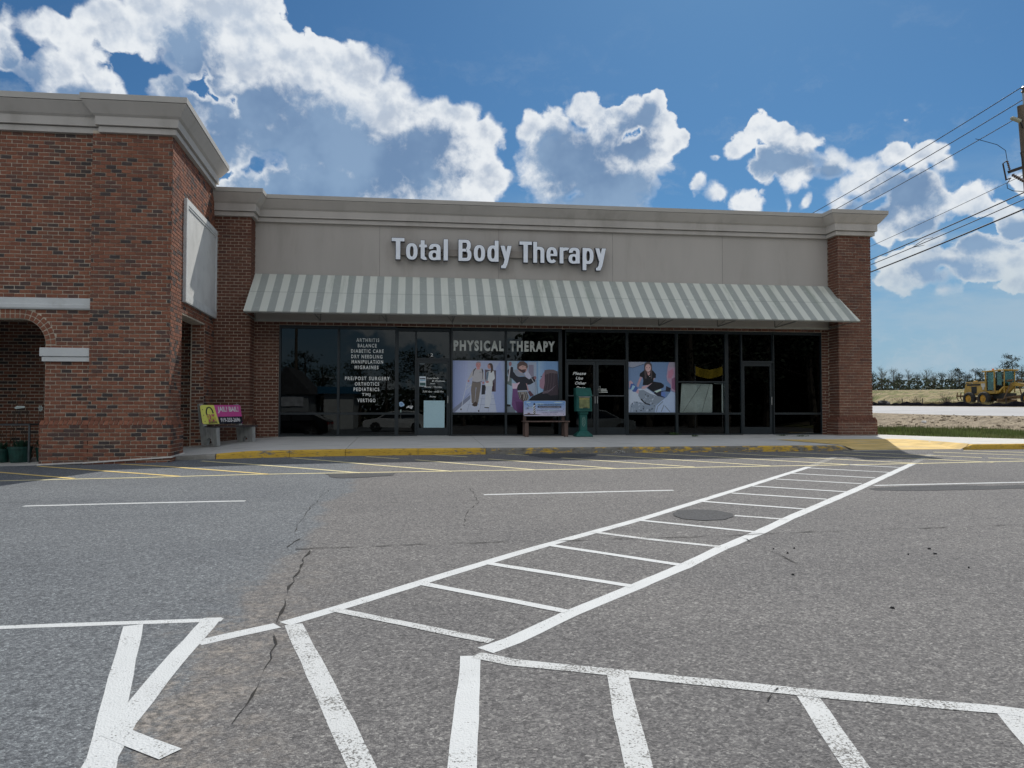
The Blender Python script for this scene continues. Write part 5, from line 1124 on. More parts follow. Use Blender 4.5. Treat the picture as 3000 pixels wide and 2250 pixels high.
adt('JAIL? BAIL!', 850, 1430, 365, 560, WHI, .03); adt('919-333-2696', 890, 1430, 690, 815, WHI, .03); adt('RM', 552, 752, 605, 785, mat('yellow_ink', (.65, .62, .1)), .02); adt('BAIL BONDS', 575, 785, 805, 832, mat('yellow_ink', (.65, .62, .1)), .01)

# ---------------------------------------------------------------- green newspaper box on a pedestal
GRN = mat('green_paint', (.010, .10, .085), .5, .15, 4, dirt=((.006, .05, .04), 6, .5))
NBX = empty('news_box', (4.62, 20.72, walk(4.6, 20.7)), label='dark green newspaper box on a flared pedestal in front of the double door', cat='newspaper box')
def loft(b, rings):
    vs = []; n = 4
    for z, hx, hy, *r in rings: oy = r[0] if r else 0; vs += [(-hx, -hy+oy, z), (hx, -hy+oy, z), (hx, hy+oy, z), (-hx, hy+oy, z)]
    fs = [tuple(range(4))[::-1]]+[(k*4+i, k*4+(i+1) % 4, (k+1)*4+(i+1) % 4, (k+1)*4+i) for k in range(len(rings)-1) for i in range(4)]+[tuple(range((len(rings)-1)*4, len(rings)*4))]
    b.raw(vs, fs)
b = MB(); loft(b, [(0, .235, .2), (.03, .235, .2), (.06, .215, .185), (.155, .115, .115), (.16, .10, .10)]); mk(b, 'base', GRN, NBX)
b = MB(); loft(b, [(.15, .098, .09), (.60, .098, .09), (.62, .12, .12), (.70, .12, .14)]); mk(b, 'post', GRN, NBX)
b = MB(); loft(b, [(.69, .215, .18), (1.12, .215, .18)]); mk(b, 'cabinet', GRN, NBX, .008)
b = MB(); b.raw([(-.215, -.19, 1.12), (.215, -.19, 1.12), (.215, .19, 1.12), (-.215, .19, 1.12), (-.24, -.02, 1.34), (.2, -.02, 1.34), (.2, .16, 1.34), (-.24, .16, 1.34)], [(0, 3, 2, 1), (4, 5, 6, 7), (0, 1, 5, 4), (1, 2, 6, 5), (2, 3, 7, 6), (3, 0, 4, 7)])
b = MB(); b.raw([(-.222, -.20, 1.11), (.222, -.20, 1.11), (.222, .19, 1.11), (-.222, .19, 1.11), (-.222, -.05, 1.335), (.21, -.05, 1.335), (.21, .19, 1.335), (-.222, .19, 1.335)], [(0, 3, 2, 1), (4, 5, 6, 7), (0, 1, 5, 4), (1, 2, 6, 5), (2, 3, 7, 6), (3, 0, 4, 7)]); mk(b, 'hood', GRN, NBX, .008)
b = MB(); frame_rect(b, -.145, .145, .775, 1.075, .03, .03, .02, .03, -.196, -.18); mk(b, 'door_frame', GRN, NBX, .003)
b = MB(); b.box((0, -.184, .925), (.29, .006, .30)); mk(b, 'window', mat('yellowed_window', (.17, .19, .08), .35, .3, 9, spec=.6), NBX, 0)
b = MB(); b.box((0, -.190, 1.035), (.27, .004, .055)); mk(b, 'title_strip', mat('gold_strip', (.30, .27, .10), .6, .35, 40), NBX, 0)
b = MB(); b.box((0, -.205, 1.085), (.33, .02, .02)); mk(b, 'handle', STEEL, NBX, .002)
b = MB(); b.box((0.02, -.200, .785), (.12, .012, .015)); mk(b, 'coin_slot', BLACK, NBX, .002)
b = MB()
ring = [(cos(a)*.042, sin(a)*.125) for a in [2*pi*k/24 for k in range(24)]]
for (x0, z0), (x1, z1) in zip(ring, ring[1:]+ring[:1]): b.bar((x0, -.095, .41+z0), (x1, -.095, .41+z1), .004, .008)
for k, (x, z) in enumerate([(-.008, .08), (.01, .05), (-.01, .02), (.008, -.01), (-.01, -.045), (.006, -.08)]): b.bar((x-.012, -.094, .41+z-.01), (x+.014, -.094, .41+z+.012), .007)
mk(b, 'oval_emblem', mat('pale_green_print', (.25, .38, .33), .6), NBX, 0)

# ---------------------------------------------------------------- weeds in the joints
LEAF = mat('weed_green', (.035, .075, .018), .7, .35, 30)
def weed(x, y, w, h, n, label):
    b = MB(); z = walk(x, y)
    for k in range(n):
        px, py = x+random.gauss(0, w/2.4), y+random.gauss(0, .035); a = random.uniform(0, 6.28); l = random.uniform(.4, 1)*h; s_ = random.uniform(.008, .02)
        t_ = Vector((px+cos(a)*l*.8, py+sin(a)*l*.5, z+l)); u = Vector((-sin(a), cos(a), 0))*s_
        b.poly([(px, py, z), tuple(Vector((px, py, z)).lerp(t_, .5)+u+Vector((0, 0, .01))), tuple(t_), tuple(Vector((px, py, z)).lerp(t_, .5)-u+Vector((0, 0, .01)))])
    tag(b.build('weed', LEAF), label, 'weed', 'weeds in the pavement joints')
weed(7.4, 21.25, .18, .10, 60, 'low green weed at the foot of the window left of the leaning board')
weed(7.72, 20.5, .12, .05, 40, 'small weed in the pavement crack below the window with the leaning board')
weed(10.35, 20.6, .16, .04, 36, 'flat weed near the base of the rightmost shop door'); weed(10.75, 20.3, .22, .04, 46, 'flat spreading weed in the joint left of the right brick pier')
b = MB()
for k in range(50):
    x, y = 4.61+random.gauss(0, .07), 16.80+random.gauss(0, .04); z = lot(x, y)+random.uniform(0, .07); s_ = random.uniform(.008, .02)
    b.box((x, y, z), (s_, s_, s_*.6), rz=random.uniform(0, 3))
tag(b.build('rubble', mat('broken_concrete', (.45, .45, .44), .9, .5, 60)), 'broken bits of concrete at the kerb joint below the news box', 'rubble')

# ---------------------------------------------------------------- things under the arcade
PT = empty('metal_table', (-7.9, 18.2, -.40), label='dark metal plant table with thin legs under the brick arch', cat='table')
DM = mat('dark_metal', (.07, .08, .085), .5, .2, 9, metal=.3)
tz = .44; b = MB(); b.b2((-9.8, 17.75, tz-.03), (-8.2, 18.55, tz)); mk(b, 'table_top', DM, PT, world=True)
for x, y in ((-8.22, 17.78), (-8.25, 18.5), (-9.75, 17.78), (-9.75, 18.5)):
    b = MB(); b.box((x, y, (tz-.03+-.40)/2), (.04, .04, tz-.03+.40)); mk(b, 'leg', DM, PT, world=True)
PG = mat('dark_green_pot', (.012, .055, .045), .4, .3, 8); PG2 = mat('plant_leaf', (.02, .06, .035), .6, .4, 30)
def planter(x, y, r, h, label):
    z = walk(x, y)+.005; root = empty('planter', (x, y, z), label=label, cat='planter', group='dark green planters under the arcade table')
    b = MB(); b.tube([(0, 0, 0), (0, 0, h*.85), (0, 0, h*.86), (0, 0, h)], [r*.78, r*.96, r*1.04, r*1.04], 20); o = b.build('pot', PG, root, world=False, smooth=False)
    b = MB()
    for k in range(60):
        a = random.uniform(0, 6.28); d = random.uniform(.2, 1)*r*.9; l = random.uniform(.06, .2); u = Vector((-sin(a), cos(a), 0))*.02; p0 = Vector((cos(a)*d*.6, sin(a)*d*.6, h-.02)); p1 = p0+Vector((cos(a)*l*.6, sin(a)*l*.6, l))
        b.poly([tuple(p0), tuple(p0.lerp(p1, .5)+u), tuple(p1), tuple(p0.lerp(p1, .5)-u)])
    b.build('foliage', PG2, root, world=False)
for (x, y, r, h, l) in ((-8.08, 18.15, .17, .30, 'rightmost dark green planter behind the table leg'), (-8.50, 18.0, .24, .34, 'second dark green planter from the right under the arcade table'), (-8.95, 18.1, .20, .30, 'third dark green planter from the right under the arcade table'), (-9.35, 18.15, .22, .32, 'leftmost dark green planter cut by the picture edge')): planter(x, y, r, h, l)
def stake(x, y, zt, label, kind):
    root = empty('garden_ornament', (x, y, tz), label=label, cat='ornament')
    b = MB(); b.tube([(x, y, tz), (x+.01, y, tz+.12), (x+.05, y, zt)], .004, 5); b.build('rod', DM, root)
    b = MB(); wm = mat('pale_ornament', (.50, .58, .56), .5, .15, 20)
    if kind: b.raw([(x-.02, y-.02, zt-.03), (x+.15, y-.02, zt-.01), (x+.16, y-.02, zt+.03), (x, y-.02, zt+.035), (x-.06, y-.03, zt-.01), (x-.02, y+.03, zt), (x+.14, y+.03, zt+.01)], [(0, 1, 2, 3), (0, 3, 4), (0, 5, 6, 1), (3, 2, 6, 5), (1, 6, 2), (3, 5, 4), (0, 4, 5)])
    else:
        for k in range(7): a = k*.9; b.raw([(x+.05, y, zt), (x+.05+cos(a)*.05, y-.02, zt+sin(a)*.07), (x+.05+cos(a+.5)*.05, y-.02, zt+sin(a+.5)*.07), (x+.05, y+.02, zt-.01)], [(0, 1, 2), (0, 2, 3), (0, 3, 1), (1, 3, 2)])
    b.build('bloom' if not kind else 'bird', wm, root)
stake(-8.62, 18.1, .80, 'white bird shaped garden ornament on a rod above the arcade table', 1); stake(-8.28, 18.3, .78, 'pale petal garden ornament on a rod nearest the arch pier', 0)
TW = mat('bare_twig', (.10, .075, .055), .9, .3, 9)
for (x, lab) in ((-9.2, 'thin bare twiggy plant leaning against the wall under the arch at left'), (-8.7, 'bare forked branch standing behind the arcade table')):
    root = empty('bare_plant', (x, 18.9, walk(x, 18.9)), label=lab, cat='plant'); b = MB()
    for k in range(7):
        p = [(x, 18.9, walk(x, 18.9))]; a = random.uniform(-.4, .4)
        for j in range(5): l = p[-1]; p.append((l[0]+a*.25+random.uniform(-.08, .08), l[1]+random.uniform(-.05, .05), l[2]+.32))
        b.tube(p, [.008, .007, .006, .005, .004, .003], 5)
    b.build('stem', TW, root)

# ---------------------------------------------------------------- land to the right: verge, bank, road, field
ROWS = [  # world lines (two points each): name, p, q
    [(13.3, 21.4, .02), (16.17, 18.75, -.05)],
    [(19.69, 30.79, -.08), (22.08, 25.44, -.02)],
    [(28.36, 36.73, .43), (28.78, 33.14, .43)],
    [(37.6, 46.5, .90), (37.84, 43.57, .87)]]
def tz_fn():
    pass
# height by distance s measured along the direction (cos, sin) from the building corner, across the road
# lateral lines follow the road, which runs past the shops from near right to far left
A_ = [Vector((32.74, 51.3, .46)), Vector((28.36, 36.73, .43)), Vector((28.78, 33.14, .43)), Vector((29.6, 26, .43)), Vector((33, 0, .4)), Vector((40, -40, .3))]
LINES = {  # station -> polylines in world coordinates, far to near
    'verge':  [(8, 110, .2), (13.4, 40, .0), (13.38, 23, .02), (14.6, 20.05, .0), (16.3, 18.8, -.03), (22, 18.2, -.08), (30, 0, -.6), (36, -40, -1.2)],
    'grass':  [(26, 110, .2), (20.6, 42, -.02), (19.69, 30.79, -.08), (20.6, 28.4, -.06), (22.08, 25.44, -.02), (25.5, 20.5, -.06), (31, 0, -.4), (38, -40, -.9)],
    'near':   [(52, 110, .8), (32.9, 51.3, .46), (30.2, 42.5, .44), (28.5, 36.73, .43), (28.78, 33.14, .43), (30.5, 24, .40), (36, 0, .3), (44, -40, 0)],
    'far':    [(62, 110, 1.3), (41.42, 65.3, 1.01), (39.3, 54, .94), (37.84, 43.57, .87), (38.2, 38, .84), (40, 28, .8), (46, 0, .7), (54, -40, .4)],
    'fence':  [(64, 112, 1.36), (42.6, 67.2, 1.05), (40.4, 55.5, .98), (39.02, 44.93, .91), (39.4, 38, .86), (41.2, 28, .82), (47, 0, .72), (55, -40, .42)],
    'toe':    [(80, 150, 2.0), (60, 90, 1.5), (56, 74, 1.2), (52, 62, 1.03), (52, 48, .97), (54, 30, .95), (62, 0, .9), (70, -40, .6)],
    'crest':  [(70, 220, 3.8), (75.78, 119.3, 3.76), (80, 115, 3.76), (86, 105, 3.70), (88.3, 101.6, 3.68), (96, 80, 3.6), (110, 0, 3.2), (120, -40, 3)],
    'wood':   [(60, 620, 2.8), (190, 390, 2.6), (215, 355, 2.6), (240, 320, 2.6), (262, 290, 2.6), (330, 200, 2.6), (420, 0, 2.6), (520, -80, 2.6)]}
def terrain(a, c, m, name, nu=10, nv=120, bump=0., kind='structure', cut=None, hump=0):
    def samp(L, t_): 
        k = t_*(len(L)-1); i = min(int(k), len(L)-2); return Vector(L[i]).lerp(Vector(L[i+1]), k-i)
    vs = []; random.seed(5)
    for i in range(nv+1):
        p = samp(LINES[a], i/nv); q = samp(LINES[c], i/nv)
        for j in range(nu+1):
            r = p.lerp(q, j/nu)
            if 0 < j < nu and bump: r.z += random.uniform(-bump, bump)
            if hump: r.z += hump*sin(pi*j/nu)
            vs.append(tuple(r))
    fs = [(i*(nu+1)+j, (i+1)*(nu+1)+j, (i+1)*(nu+1)+j+1, i*(nu+1)+j+1) for i in range(nv) for j in range(nu)]
    b = MB(); b.raw(vs, fs); o = b.build(name, m, smooth=True)
    for f in o.data.polygons:
        if f.normal.z < 0: f.flip()
    return tag(o, kind=kind)
def earth(name, ca, cb, stretch=(1, 1, 1), sc=1., bump=.03, green=0):
    M = bpy.data.materials.new(name); M.use_nodes = True; t = NT(M.node_tree); t.n.clear()
    o = t.add('ShaderNodeOutputMaterial'); b = t.add('ShaderNodeBsdfPrincipled'); t.l.new(b.outputs[0], o.inputs[0]); p = pos(t)
    rot = t.add('ShaderNodeVectorRotate', rotation_type='Z_AXIS'); t.put(rot.inputs['Vector'], p); rot.inputs['Angle'].default_value = -.75
    pv = t.v('MULTIPLY', rot.outputs[0], stretch); n = t.noise(pv, sc, 7, .68); n2 = t.noise(p, sc*7, 5, .7)
    c = t.mix(t.ss(n, .38, .62), ca, cb); c = t.mix(t.ss(n2, .5, .72, 0, .5), c, tuple(v*1.45 for v in cb)); c = t.mix(t.ss(n2, .48, .3, 0, .6), c, tuple(v*.45 for v in ca))
    if green: c = t.mix(t.m('MULTIPLY', t.ss(t.noise(p, .22, 4, .6), .46, .62), green), c, (.10, .13, .035))
    t.put(b.inputs['Base Color'], c); b.inputs['Roughness'].default_value = .95; b.inputs['Specular IOR Level'].default_value = .1
    bp = t.add('ShaderNodeBump'); bp.inputs['Distance'].default_value = bump; bp.inputs['Strength'].default_value = 1; t.put(bp.inputs['Height'], t.m('ADD', n, t.m('MULTIPLY', n2, .4))); t.l.new(bp.outputs[0], b.inputs['Normal'])
    return M
TURF = earth('turf_soil', (.15, .16, .07), (.24, .22, .12), sc=2, bump=.05); SOIL = earth('rutted_soil', (.17, .14, .10), (.34, .285, .21), (.25, 1.3, 1), 2.2, .10)
FIELD = earth('strawed_field', (.20, .165, .10), (.36, .30, .175), (.35, 1, 1), 1.1, .3, .75); CRESTM = earth('bare_crest', (.34, .25, .14), (.46, .35, .20), sc=.6)
ROADM = mat('pale_road_asphalt', (.30, .30, .31), .75, .08, .4, dirt=((.22, .22, .23), .6, .4), stretch=(1, .25, 1))
terrain('verge', 'grass', TURF, 'grass_verge', 8); terrain('grass', 'near', SOIL, 'soil_bank', 12, bump=.05)
terrain('near', 'far', ROADM, 'road', 6); terrain('far', 'fence', SOIL, 'road_shoulder', 2); terrain('fence', 'toe', FIELD, 'field', 8, bump=.04); terrain('toe', 'crest', FIELD, 'field_slope', 14, bump=.10, hump=.25)
terrain('crest', 'wood', CRESTM, 'field_top', 6); 
def roadz(x, y):   # along the road between near and far
    best_ = None
    for i in range(241):
        k = i/240*7; j = min(int(k), 6)
        p = Vector(LINES['near'][j]).lerp(Vector(LINES['near'][j+1]), k-j); q = Vector(LINES['far'][j]).lerp(Vector(LINES['far'][j+1]), k-j)
        d = q-p; s_ = max(0, min(1, ((x-p.x)*d.x+(y-p.y)*d.y)/(d.x**2+d.y**2))); r = p+d*s_; e = (r.x-x)**2+(r.y-y)**2
        if best_ is None or e < best_[0]: best_ = (e, r.z)
    return best_[1]
RD = bpy.data.objects['road']
def samp(L, t_): k = t_*7; i = min(int(k), 6); return Vector(LINES[L][i]).lerp(Vector(LINES[L][i+1]), k-i)
def roadline(fr, t0, t1, w, name='road_line', m=None):
    b = MB(); n = 24; vs = []
    for i in range(n+1):
        t_ = lerp(t0, t1, i/n); p = samp('near', t_).lerp(samp('far', t_), fr-w/2); q = samp('near', t_).lerp(samp('far', t_), fr+w/2); vs += [(p.x, p.y, p.z+.006), (q.x, q.y, q.z+.006)]
    b.raw(vs, [(2*i, 2*i+1, 2*i+3, 2*i+2) for i in range(n)]); o = b.build(name, m or mat('white_lane_paint', (.7, .7, .68)), RD, world=False)
    for f in o.data.polygons:
        if f.normal.z < 0: f.flip()
roadline(.96, .0, .8, .012); roadline(.5, .20, .34, .012); roadline(.06, .0, .8, .01)
# grass blades on the verge, one mass nobody could count
random.seed(11); b = MB()
for k in range(26000):
    i = random.uniform(.22, .62); p = samp('verge', i).lerp(samp('grass', i), random.uniform(0, 1)**1.0*1.03)
    if p.x < 13.6 and p.y < 30: continue
    if sin(p.x*1.9+1.3*sin(p.y*1.1))+cos(p.y*1.3+p.x*.7)+random.uniform(-.9, .9) < -.35: continue
    h = random.uniform(.05, .15)*(1.6 if random.random() < .1 else 1)*(.6+.8*abs(sin(p.x*1.7)*cos(p.y*.9))); a = random.uniform(0, 3.14); w = random.uniform(.008, .018); u = Vector((cos(a), sin(a), 0))*w
    tip = p+Vector((random.uniform(-.05, .05), random.uniform(-.05, .05), h)); b.poly([tuple(p-u), tuple(p+u), tuple(tip)])
GR = b.build('grass', mat('grass_blades', (.14, .185, .055), .7, .45, .9, dirt=((.26, .24, .12), .7, .8))); tag(GR, 'short bright green grass along the verge right of the shops', 'grass', kind='stuff')
b = MB(); random.seed(12)
for k in range(9000):
    i = random.uniform(.24, .6); p = samp('fence', i).lerp(samp('toe', i), random.uniform(0, 1)**1.6)
    h = random.uniform(.1, .4); a = random.uniform(0, 3.14); u = Vector((cos(a), sin(a), 0))*random.uniform(.01, .03)
    b.poly([tuple(p-u), tuple(p+u), tuple(p+Vector((random.uniform(-.1, .1), random.uniform(-.1, .1), h)))])
tag(b.build('dry_weeds', mat('dry_weed', (.20, .17, .08), .8, .4, .5)), 'dry straw coloured weeds behind the silt fence', 'weeds', kind='stuff')
# low clods and ruts on the soil bank
b = MB(); random.seed(13)
for k in range(200):
    i = random.uniform(.25, .6); p = samp('grass', i).lerp(samp('near', i), random.uniform(.05, 1)); s_ = random.uniform(.03, .08)
    b.box((p.x, p.y, p.z+s_*.1), (s_*random.uniform(1, 2.2), s_, s_*.7), rz=random.uniform(0, 3), M=None)
tag(b.build('soil_clods', SOIL), 'brown clods of earth strewn over the rutted bank', 'soil', kind='stuff')
for (t_, fr, s_, lab) in ((.37, .35, .12, 'small white scrap of litter lying on the brown bank'),):
    p = samp('grass', t_).lerp(samp('near', t_), fr); b = MB(); b.box((p.x, p.y, p.z+.06), (.22, .15, .12), rz=.5); tag(b.build('litter', mat('white_plastic', (.8, .8, .8)), bevel=.03), lab, 'litter')
# ---------------------------------------------------------------- silt fence between road and field
SILT = mat('black_silt_cloth', (.010, .010, .013), 1, .3, 4, spec=0)
SF = empty('silt_fence', (42, 60, 1.0), label='low black silt fence cloth running along the far edge of the road', cat='fence')
b = MB(); n = 160; vs = []; random.seed(31)
for i in range(n+1):
    p = samp('fence', lerp(.12, .62, i/n)); h = .30+.07*sin(i*.21)+.05*sin(i*.73+1)+random.uniform(-.015, .015); lean = .04*sin(i*.4)
    vs += [(p.x-.25, p.y-.1, p.z-.12), (p.x-.12+lean, p.y, p.z-.05+h*.55), (p.x+lean*.6, p.y+.05, p.z-.06+h)]
fs = []
for i in range(n): fs += [(3*i, 3*i+3, 3*i+4, 3*i+1), (3*i+1, 3*i+4, 3*i+5, 3*i+2)]
b.raw(vs, fs); b.build('cloth', SILT, SF)
def ground_at(x, y):
    best_ = (1e9, 1.0)
    for i in range(0, 141):
        k = i/140
        p = samp('fence', k); q = samp('toe', k); 
        for f in (0, .15, .3, .5, .75, 1): r = p.lerp(q, f); e = (r.x-x)**2+(r.y-y)**2; best_ = min(best_, (e, r.z))
    return best_[1]
for (x, y) in ((42.53, 65.15), (42.3, 62.16), (41.9, 58.9), (41.1, 55.0), (40.2, 50.5), (39.5, 47.0), (39.3, 43.2)):
    z = ground_at(x, y); b = MB(); b.bar((x, y, z-.1), (x+random.uniform(-.03, .03), y, z+.62), .05); b.build('stake', mat('weathered_stake', (.05, .04, .035), .9, .3, 9), SF)
TY = empty('dumped_tyre', (43.6, 66.6, 1.06), label='dark heap of rubber beside the first silt fence stake', cat='tyre')
b = MB(); ring = [(43.35+cos(a)*.40, 66.4+sin(a)*.3, 1.26+.12*sin(a)) for a in [2*pi*k/20 for k in range(21)]]; b.tube(ring, .17, 8); b.build('tyre', RUBBER, TY)

# ---------------------------------------------------------------- yellow road grader (local x = forward)
YEL = mat('machine_yellow', (.44, .28, .06), .5, .2, 2, spec=.4, dirt=((.20, .14, .08), 1.8, .8)); YDK = mat('grader_dark', (.02, .02, .02), .6, .3, 5); RIM = mat('rim_yellow', (.50, .26, .03), .5, .2, 4)
MUD = mat('muddy_iron', (.16, .10, .055), .8, .35, 4); GG = glass_mat('cab_glass', .55, (.7, 1, .92))
GRD = empty('road_grader', (46.0, 56.1, 1.0), radians(-84), 'yellow road grader parked beyond the silt fence, its cab above the field', 'road grader')
GRD.scale = (.9, .9, .9)
# wheels
def wheel(x, y, r=.62, w=.38):
    b = MB(); prof = [(r*.58, -w/2), (r*.86, -w/2-.015), (r*.97, -w*.36), (r, -w*.18), (r, w*.18), (r*.97, w*.36), (r*.86, w/2+.015), (r*.58, w/2)]; n = 28; vs = []
    for i in range(n):
        a = 2*pi*i/n; k = 1.015 if i % 2 else .985
        for rr_, yy in prof: q = rr_*(k if rr_ > r*.9 else 1); vs.append((x+cos(a)*q, y+yy, r+sin(a)*q))
    fs = [(i*8+j, ((i+1) % n)*8+j, ((i+1) % n)*8+(j+1) % 8, i*8+(j+1) % 8) for i in range(n) for j in range(8)]
    b.raw(vs, fs); wh = b.build('wheel', RUBBER, GRD, world=False)
    b = MB(); s_ = -1 if y < 0 else 1; b.tube([(x, y-s_*w*.3, r), (x, y+s_*w*.25, r), (x, y+s_*w*.3, r)], [r*.57, r*.57, r*.48], 22); b.tube([(x, y+s_*w*.3, r), (x, y+s_*w*.42, r)], [r*.22, r*.18], 12); b.build('rim', RIM, wh, world=False)
for x in (-1.55, .05):
    for y in (-1.0, 1.0): wheel(x, y)
for y in (-1.0, 1.0): wheel(4.45, y)
b = MB(); b.box((-.75, -.78, .66), (2.3, .14, .34)); b.box((-.75, .78, .66), (2.3, .14, .34)); b.box((-.75, 0, .66), (.3, 1.5, .25)); b.build('tandem_case', MUD, GRD, world=False)
b = MB(); b.prism([(-2.5, .95), (-2.62, 1.35), (-2.4, 2.02), (0.05, 2.12), (0.05, .95)], (0, .58, 0), (1, 0, 0), (0, 0, 1), 1.16); mk(b, 'engine_hood', YEL, GRD, .03)
b = MB(); b.b2((-2.25, -.588, 1.82), (-.75, .588, 1.98)); b.b2((-.2, -.588, 1.84), (.04, .588, 1.98)); b.b2((-1.75, -.585, 1.1), (-1.15, .585, 1.75)); b.build('grille', YDK, GRD, world=False)
b = MB(); b.b2((-2.45, -.56, 2.10), (0.0, .56, 2.16)); b.b2((-1.9, -.2, 2.16), (-1.6, .0, 2.3)); mk(b, 'hood_lid', YEL, GRD, .02)
b = MB(); b.prism([(-.68, 2.0), (-.14, 2.0), (-.20, 1.75), (-.30, 1.62), (-.34, 1.45), (-.54, 1.45), (-.52, 1.62), (-.64, 1.75)], (0, -.592, 0), (1, 0, 0), (0, 0, 1), .006); b.build('pale_panel', mat('pale_decal', (.55, .54, .50), .6), GRD, world=False)
b = MB(); b.tube([(-1.5, .2, 2.1), (-1.5, .2, 2.45)], .05, 8); b.build('exhaust', YDK, GRD, world=False)
CABP = [(.02, -.70), (.02, .70), (1.72, -.55), (1.72, .55), (.95, -.76), (.95, .76)]
for x, y in CABP: b = MB(); b.bar((x, y, 1.15), (x-.0+(.03 if x > 1 else -.1 if x < .5 else 0), y, 3.02), .10 if x < 1 else .07); b.build('cab_post', YEL, GRD, world=False)
b = MB(); b.prism([(-.38, 3.0), (-.36, 3.09), (1.95, 3.17), (1.95, 3.05)], (0, .82, 0), (1, 0, 0), (0, 0, 1), 1.64); mk(b, 'cab_roof', YEL, GRD, .02)
b = MB(); b.b2((0, -.72, 1.05), (1.15, .72, 1.32)); b.prism([(1.15, 1.05), (1.72, 1.6), (1.72, 1.75), (1.15, 1.32)], (0, .6, 0), (1, 0, 0), (0, 0, 1), 1.2); mk(b, 'cab_floor', YEL, GRD, .02)
for (x0, x1, z0, z1, y) in ((.12, .90, 1.34, 2.98, -.725), (1.02, 1.66, 1.75, 2.98, -.68), (.12, .90, 1.34, 2.98, .725), (1.02, 1.66, 1.75, 2.98, .68)):
    b = MB(); frame_rect(b, x0+.05, x1-.04, z0+.05, z1-.05, .05, .04, .05, .05, y-.012, y+.012); w = b.build('cab_window', YDK, GRD, world=False); pane(x0+.05, x1-.04, z0+.05, z1-.05, w, GG, y)
b = MB(); b.b2((1.70, -.5, 1.7), (1.72, .5, 2.98)); b.build('windscreen', GG, GRD, world=False)
b = MB(); b.b2((.35, -.28, 1.35), (.85, .28, 1.75)); b.prism([(.25, 1.7), (.42, 2.45), (.55, 2.45), (.45, 1.7)], (0, .25, 0), (1, 0, 0), (0, 0, 1), .5); b.bar((1.3, 0, 1.3), (1.1, 0, 2.0), .12); b.build('seat', YDK, GRD, world=False)
b = MB(); b.tube([(.35, -.3, 3.13), (.35, -.3, 3.25), (.35, -.3, 3.30)], [.09, .085, .03], 12); b.build('beacon', mat('orange_lens', (.65, .16, .02), .3), GRD, world=False)
b = MB(); b.tube([(.62, .1, 3.15), (.62, .1, 3.28)], [.10, .10], 10); b.build('gps_dome', mat('pale_plastic', (.55, .62, .55), .5), GRD, world=False)
for x, y in ((1.12, -.84), (1.27, -.84), (1.75, -.84), (1.88, -.84)): b = MB(); b.tube([(x, y+.05, 3.0), (x, y, 3.0)], .05, 10); b.build('work_light', mat('lamp_glass', (.8, .82, .8), .2, spec=.8), GRD, world=False)
b = MB(); b.bar((1.9, -.8, 2.95), (2.05, -1.02, 2.75), .02); b.box((2.06, -1.03, 2.5), (.03, .16, .42)); b.build('mirror', YDK, GRD, world=False)
b = MB(); b.bar((1.2, 0, .95), (2.2, 0, 1.85), .3, .36); b.bar((2.1, 0, 1.9), (4.9, 0, 1.55), .26, .3); b.bar((4.75, 0, 1.6), (4.6, 0, .7), .34, .34); b.bar((4.45, -1, .62), (4.45, 1, .62), .2, .2); mk(b, 'frame_beam', YEL, GRD, .02)
b = MB()
b.bar((2.25, -.35, 2.05), (2.1, -1.0, .6), .07); b.bar((2.25, .35, 2.05), (2.1, 1.0, .6), .07); b.bar((2.0, -.5, 2.15), (2.5, -.5, 2.2), .16); b.bar((2.0, .5, 2.15), (2.5, .5, 2.2), .16); b.bar((4.6, -.3, 1.0), (2.0, -.6, .72), .12); b.bar((4.6, .3, 1.0), (2.0, .6, .72), .12)
b.tube([(2.0, 0, .62), (2.0, 0, .76)], .62, 20); b.build('drawbar', MUD, GRD, world=False)
b = MB(); prof = [(0, .05), (.10, .0), (.04, .2), (.02, .35), (.08, .55), (.0, .60), (-.04, .35), (-.02, .15)]; b.prism(prof, (2.15, -1.75, .0), (1, .35, 0), (0, 0, 1), -3.4); b.build('blade', MUD, GRD, world=False)
b = MB(); b.box((1.2, 0, .85), (1.6, .9, .5)); b.box((.9, 0, .6), (1.0, .5, .4)); b.build('underframe', YDK, GRD, world=False)
b = MB(); b.bar((-2.5, -.35, .95), (-3.1, -.35, .9), .1); b.bar((-2.5, .35, .95), (-3.1, .35, .9), .1); b.bar((-3.1, -.9, .9), (-3.1, .9, .9), .14); b.bar((-3.1, 0, .95), (-2.95, 0, 1.5), .1)
b.build('ripper_frame', MUD, GRD, world=False)
for y in (-.8, -.4, 0, .4, .8): b = MB(); b.bar((-3.12, y, 1.25), (-3.2, y, .75), .07); b.bar((-3.2, y, .76), (-3.0, y, .45), .06); b.build('ripper_tooth', MUD, GRD, world=False)

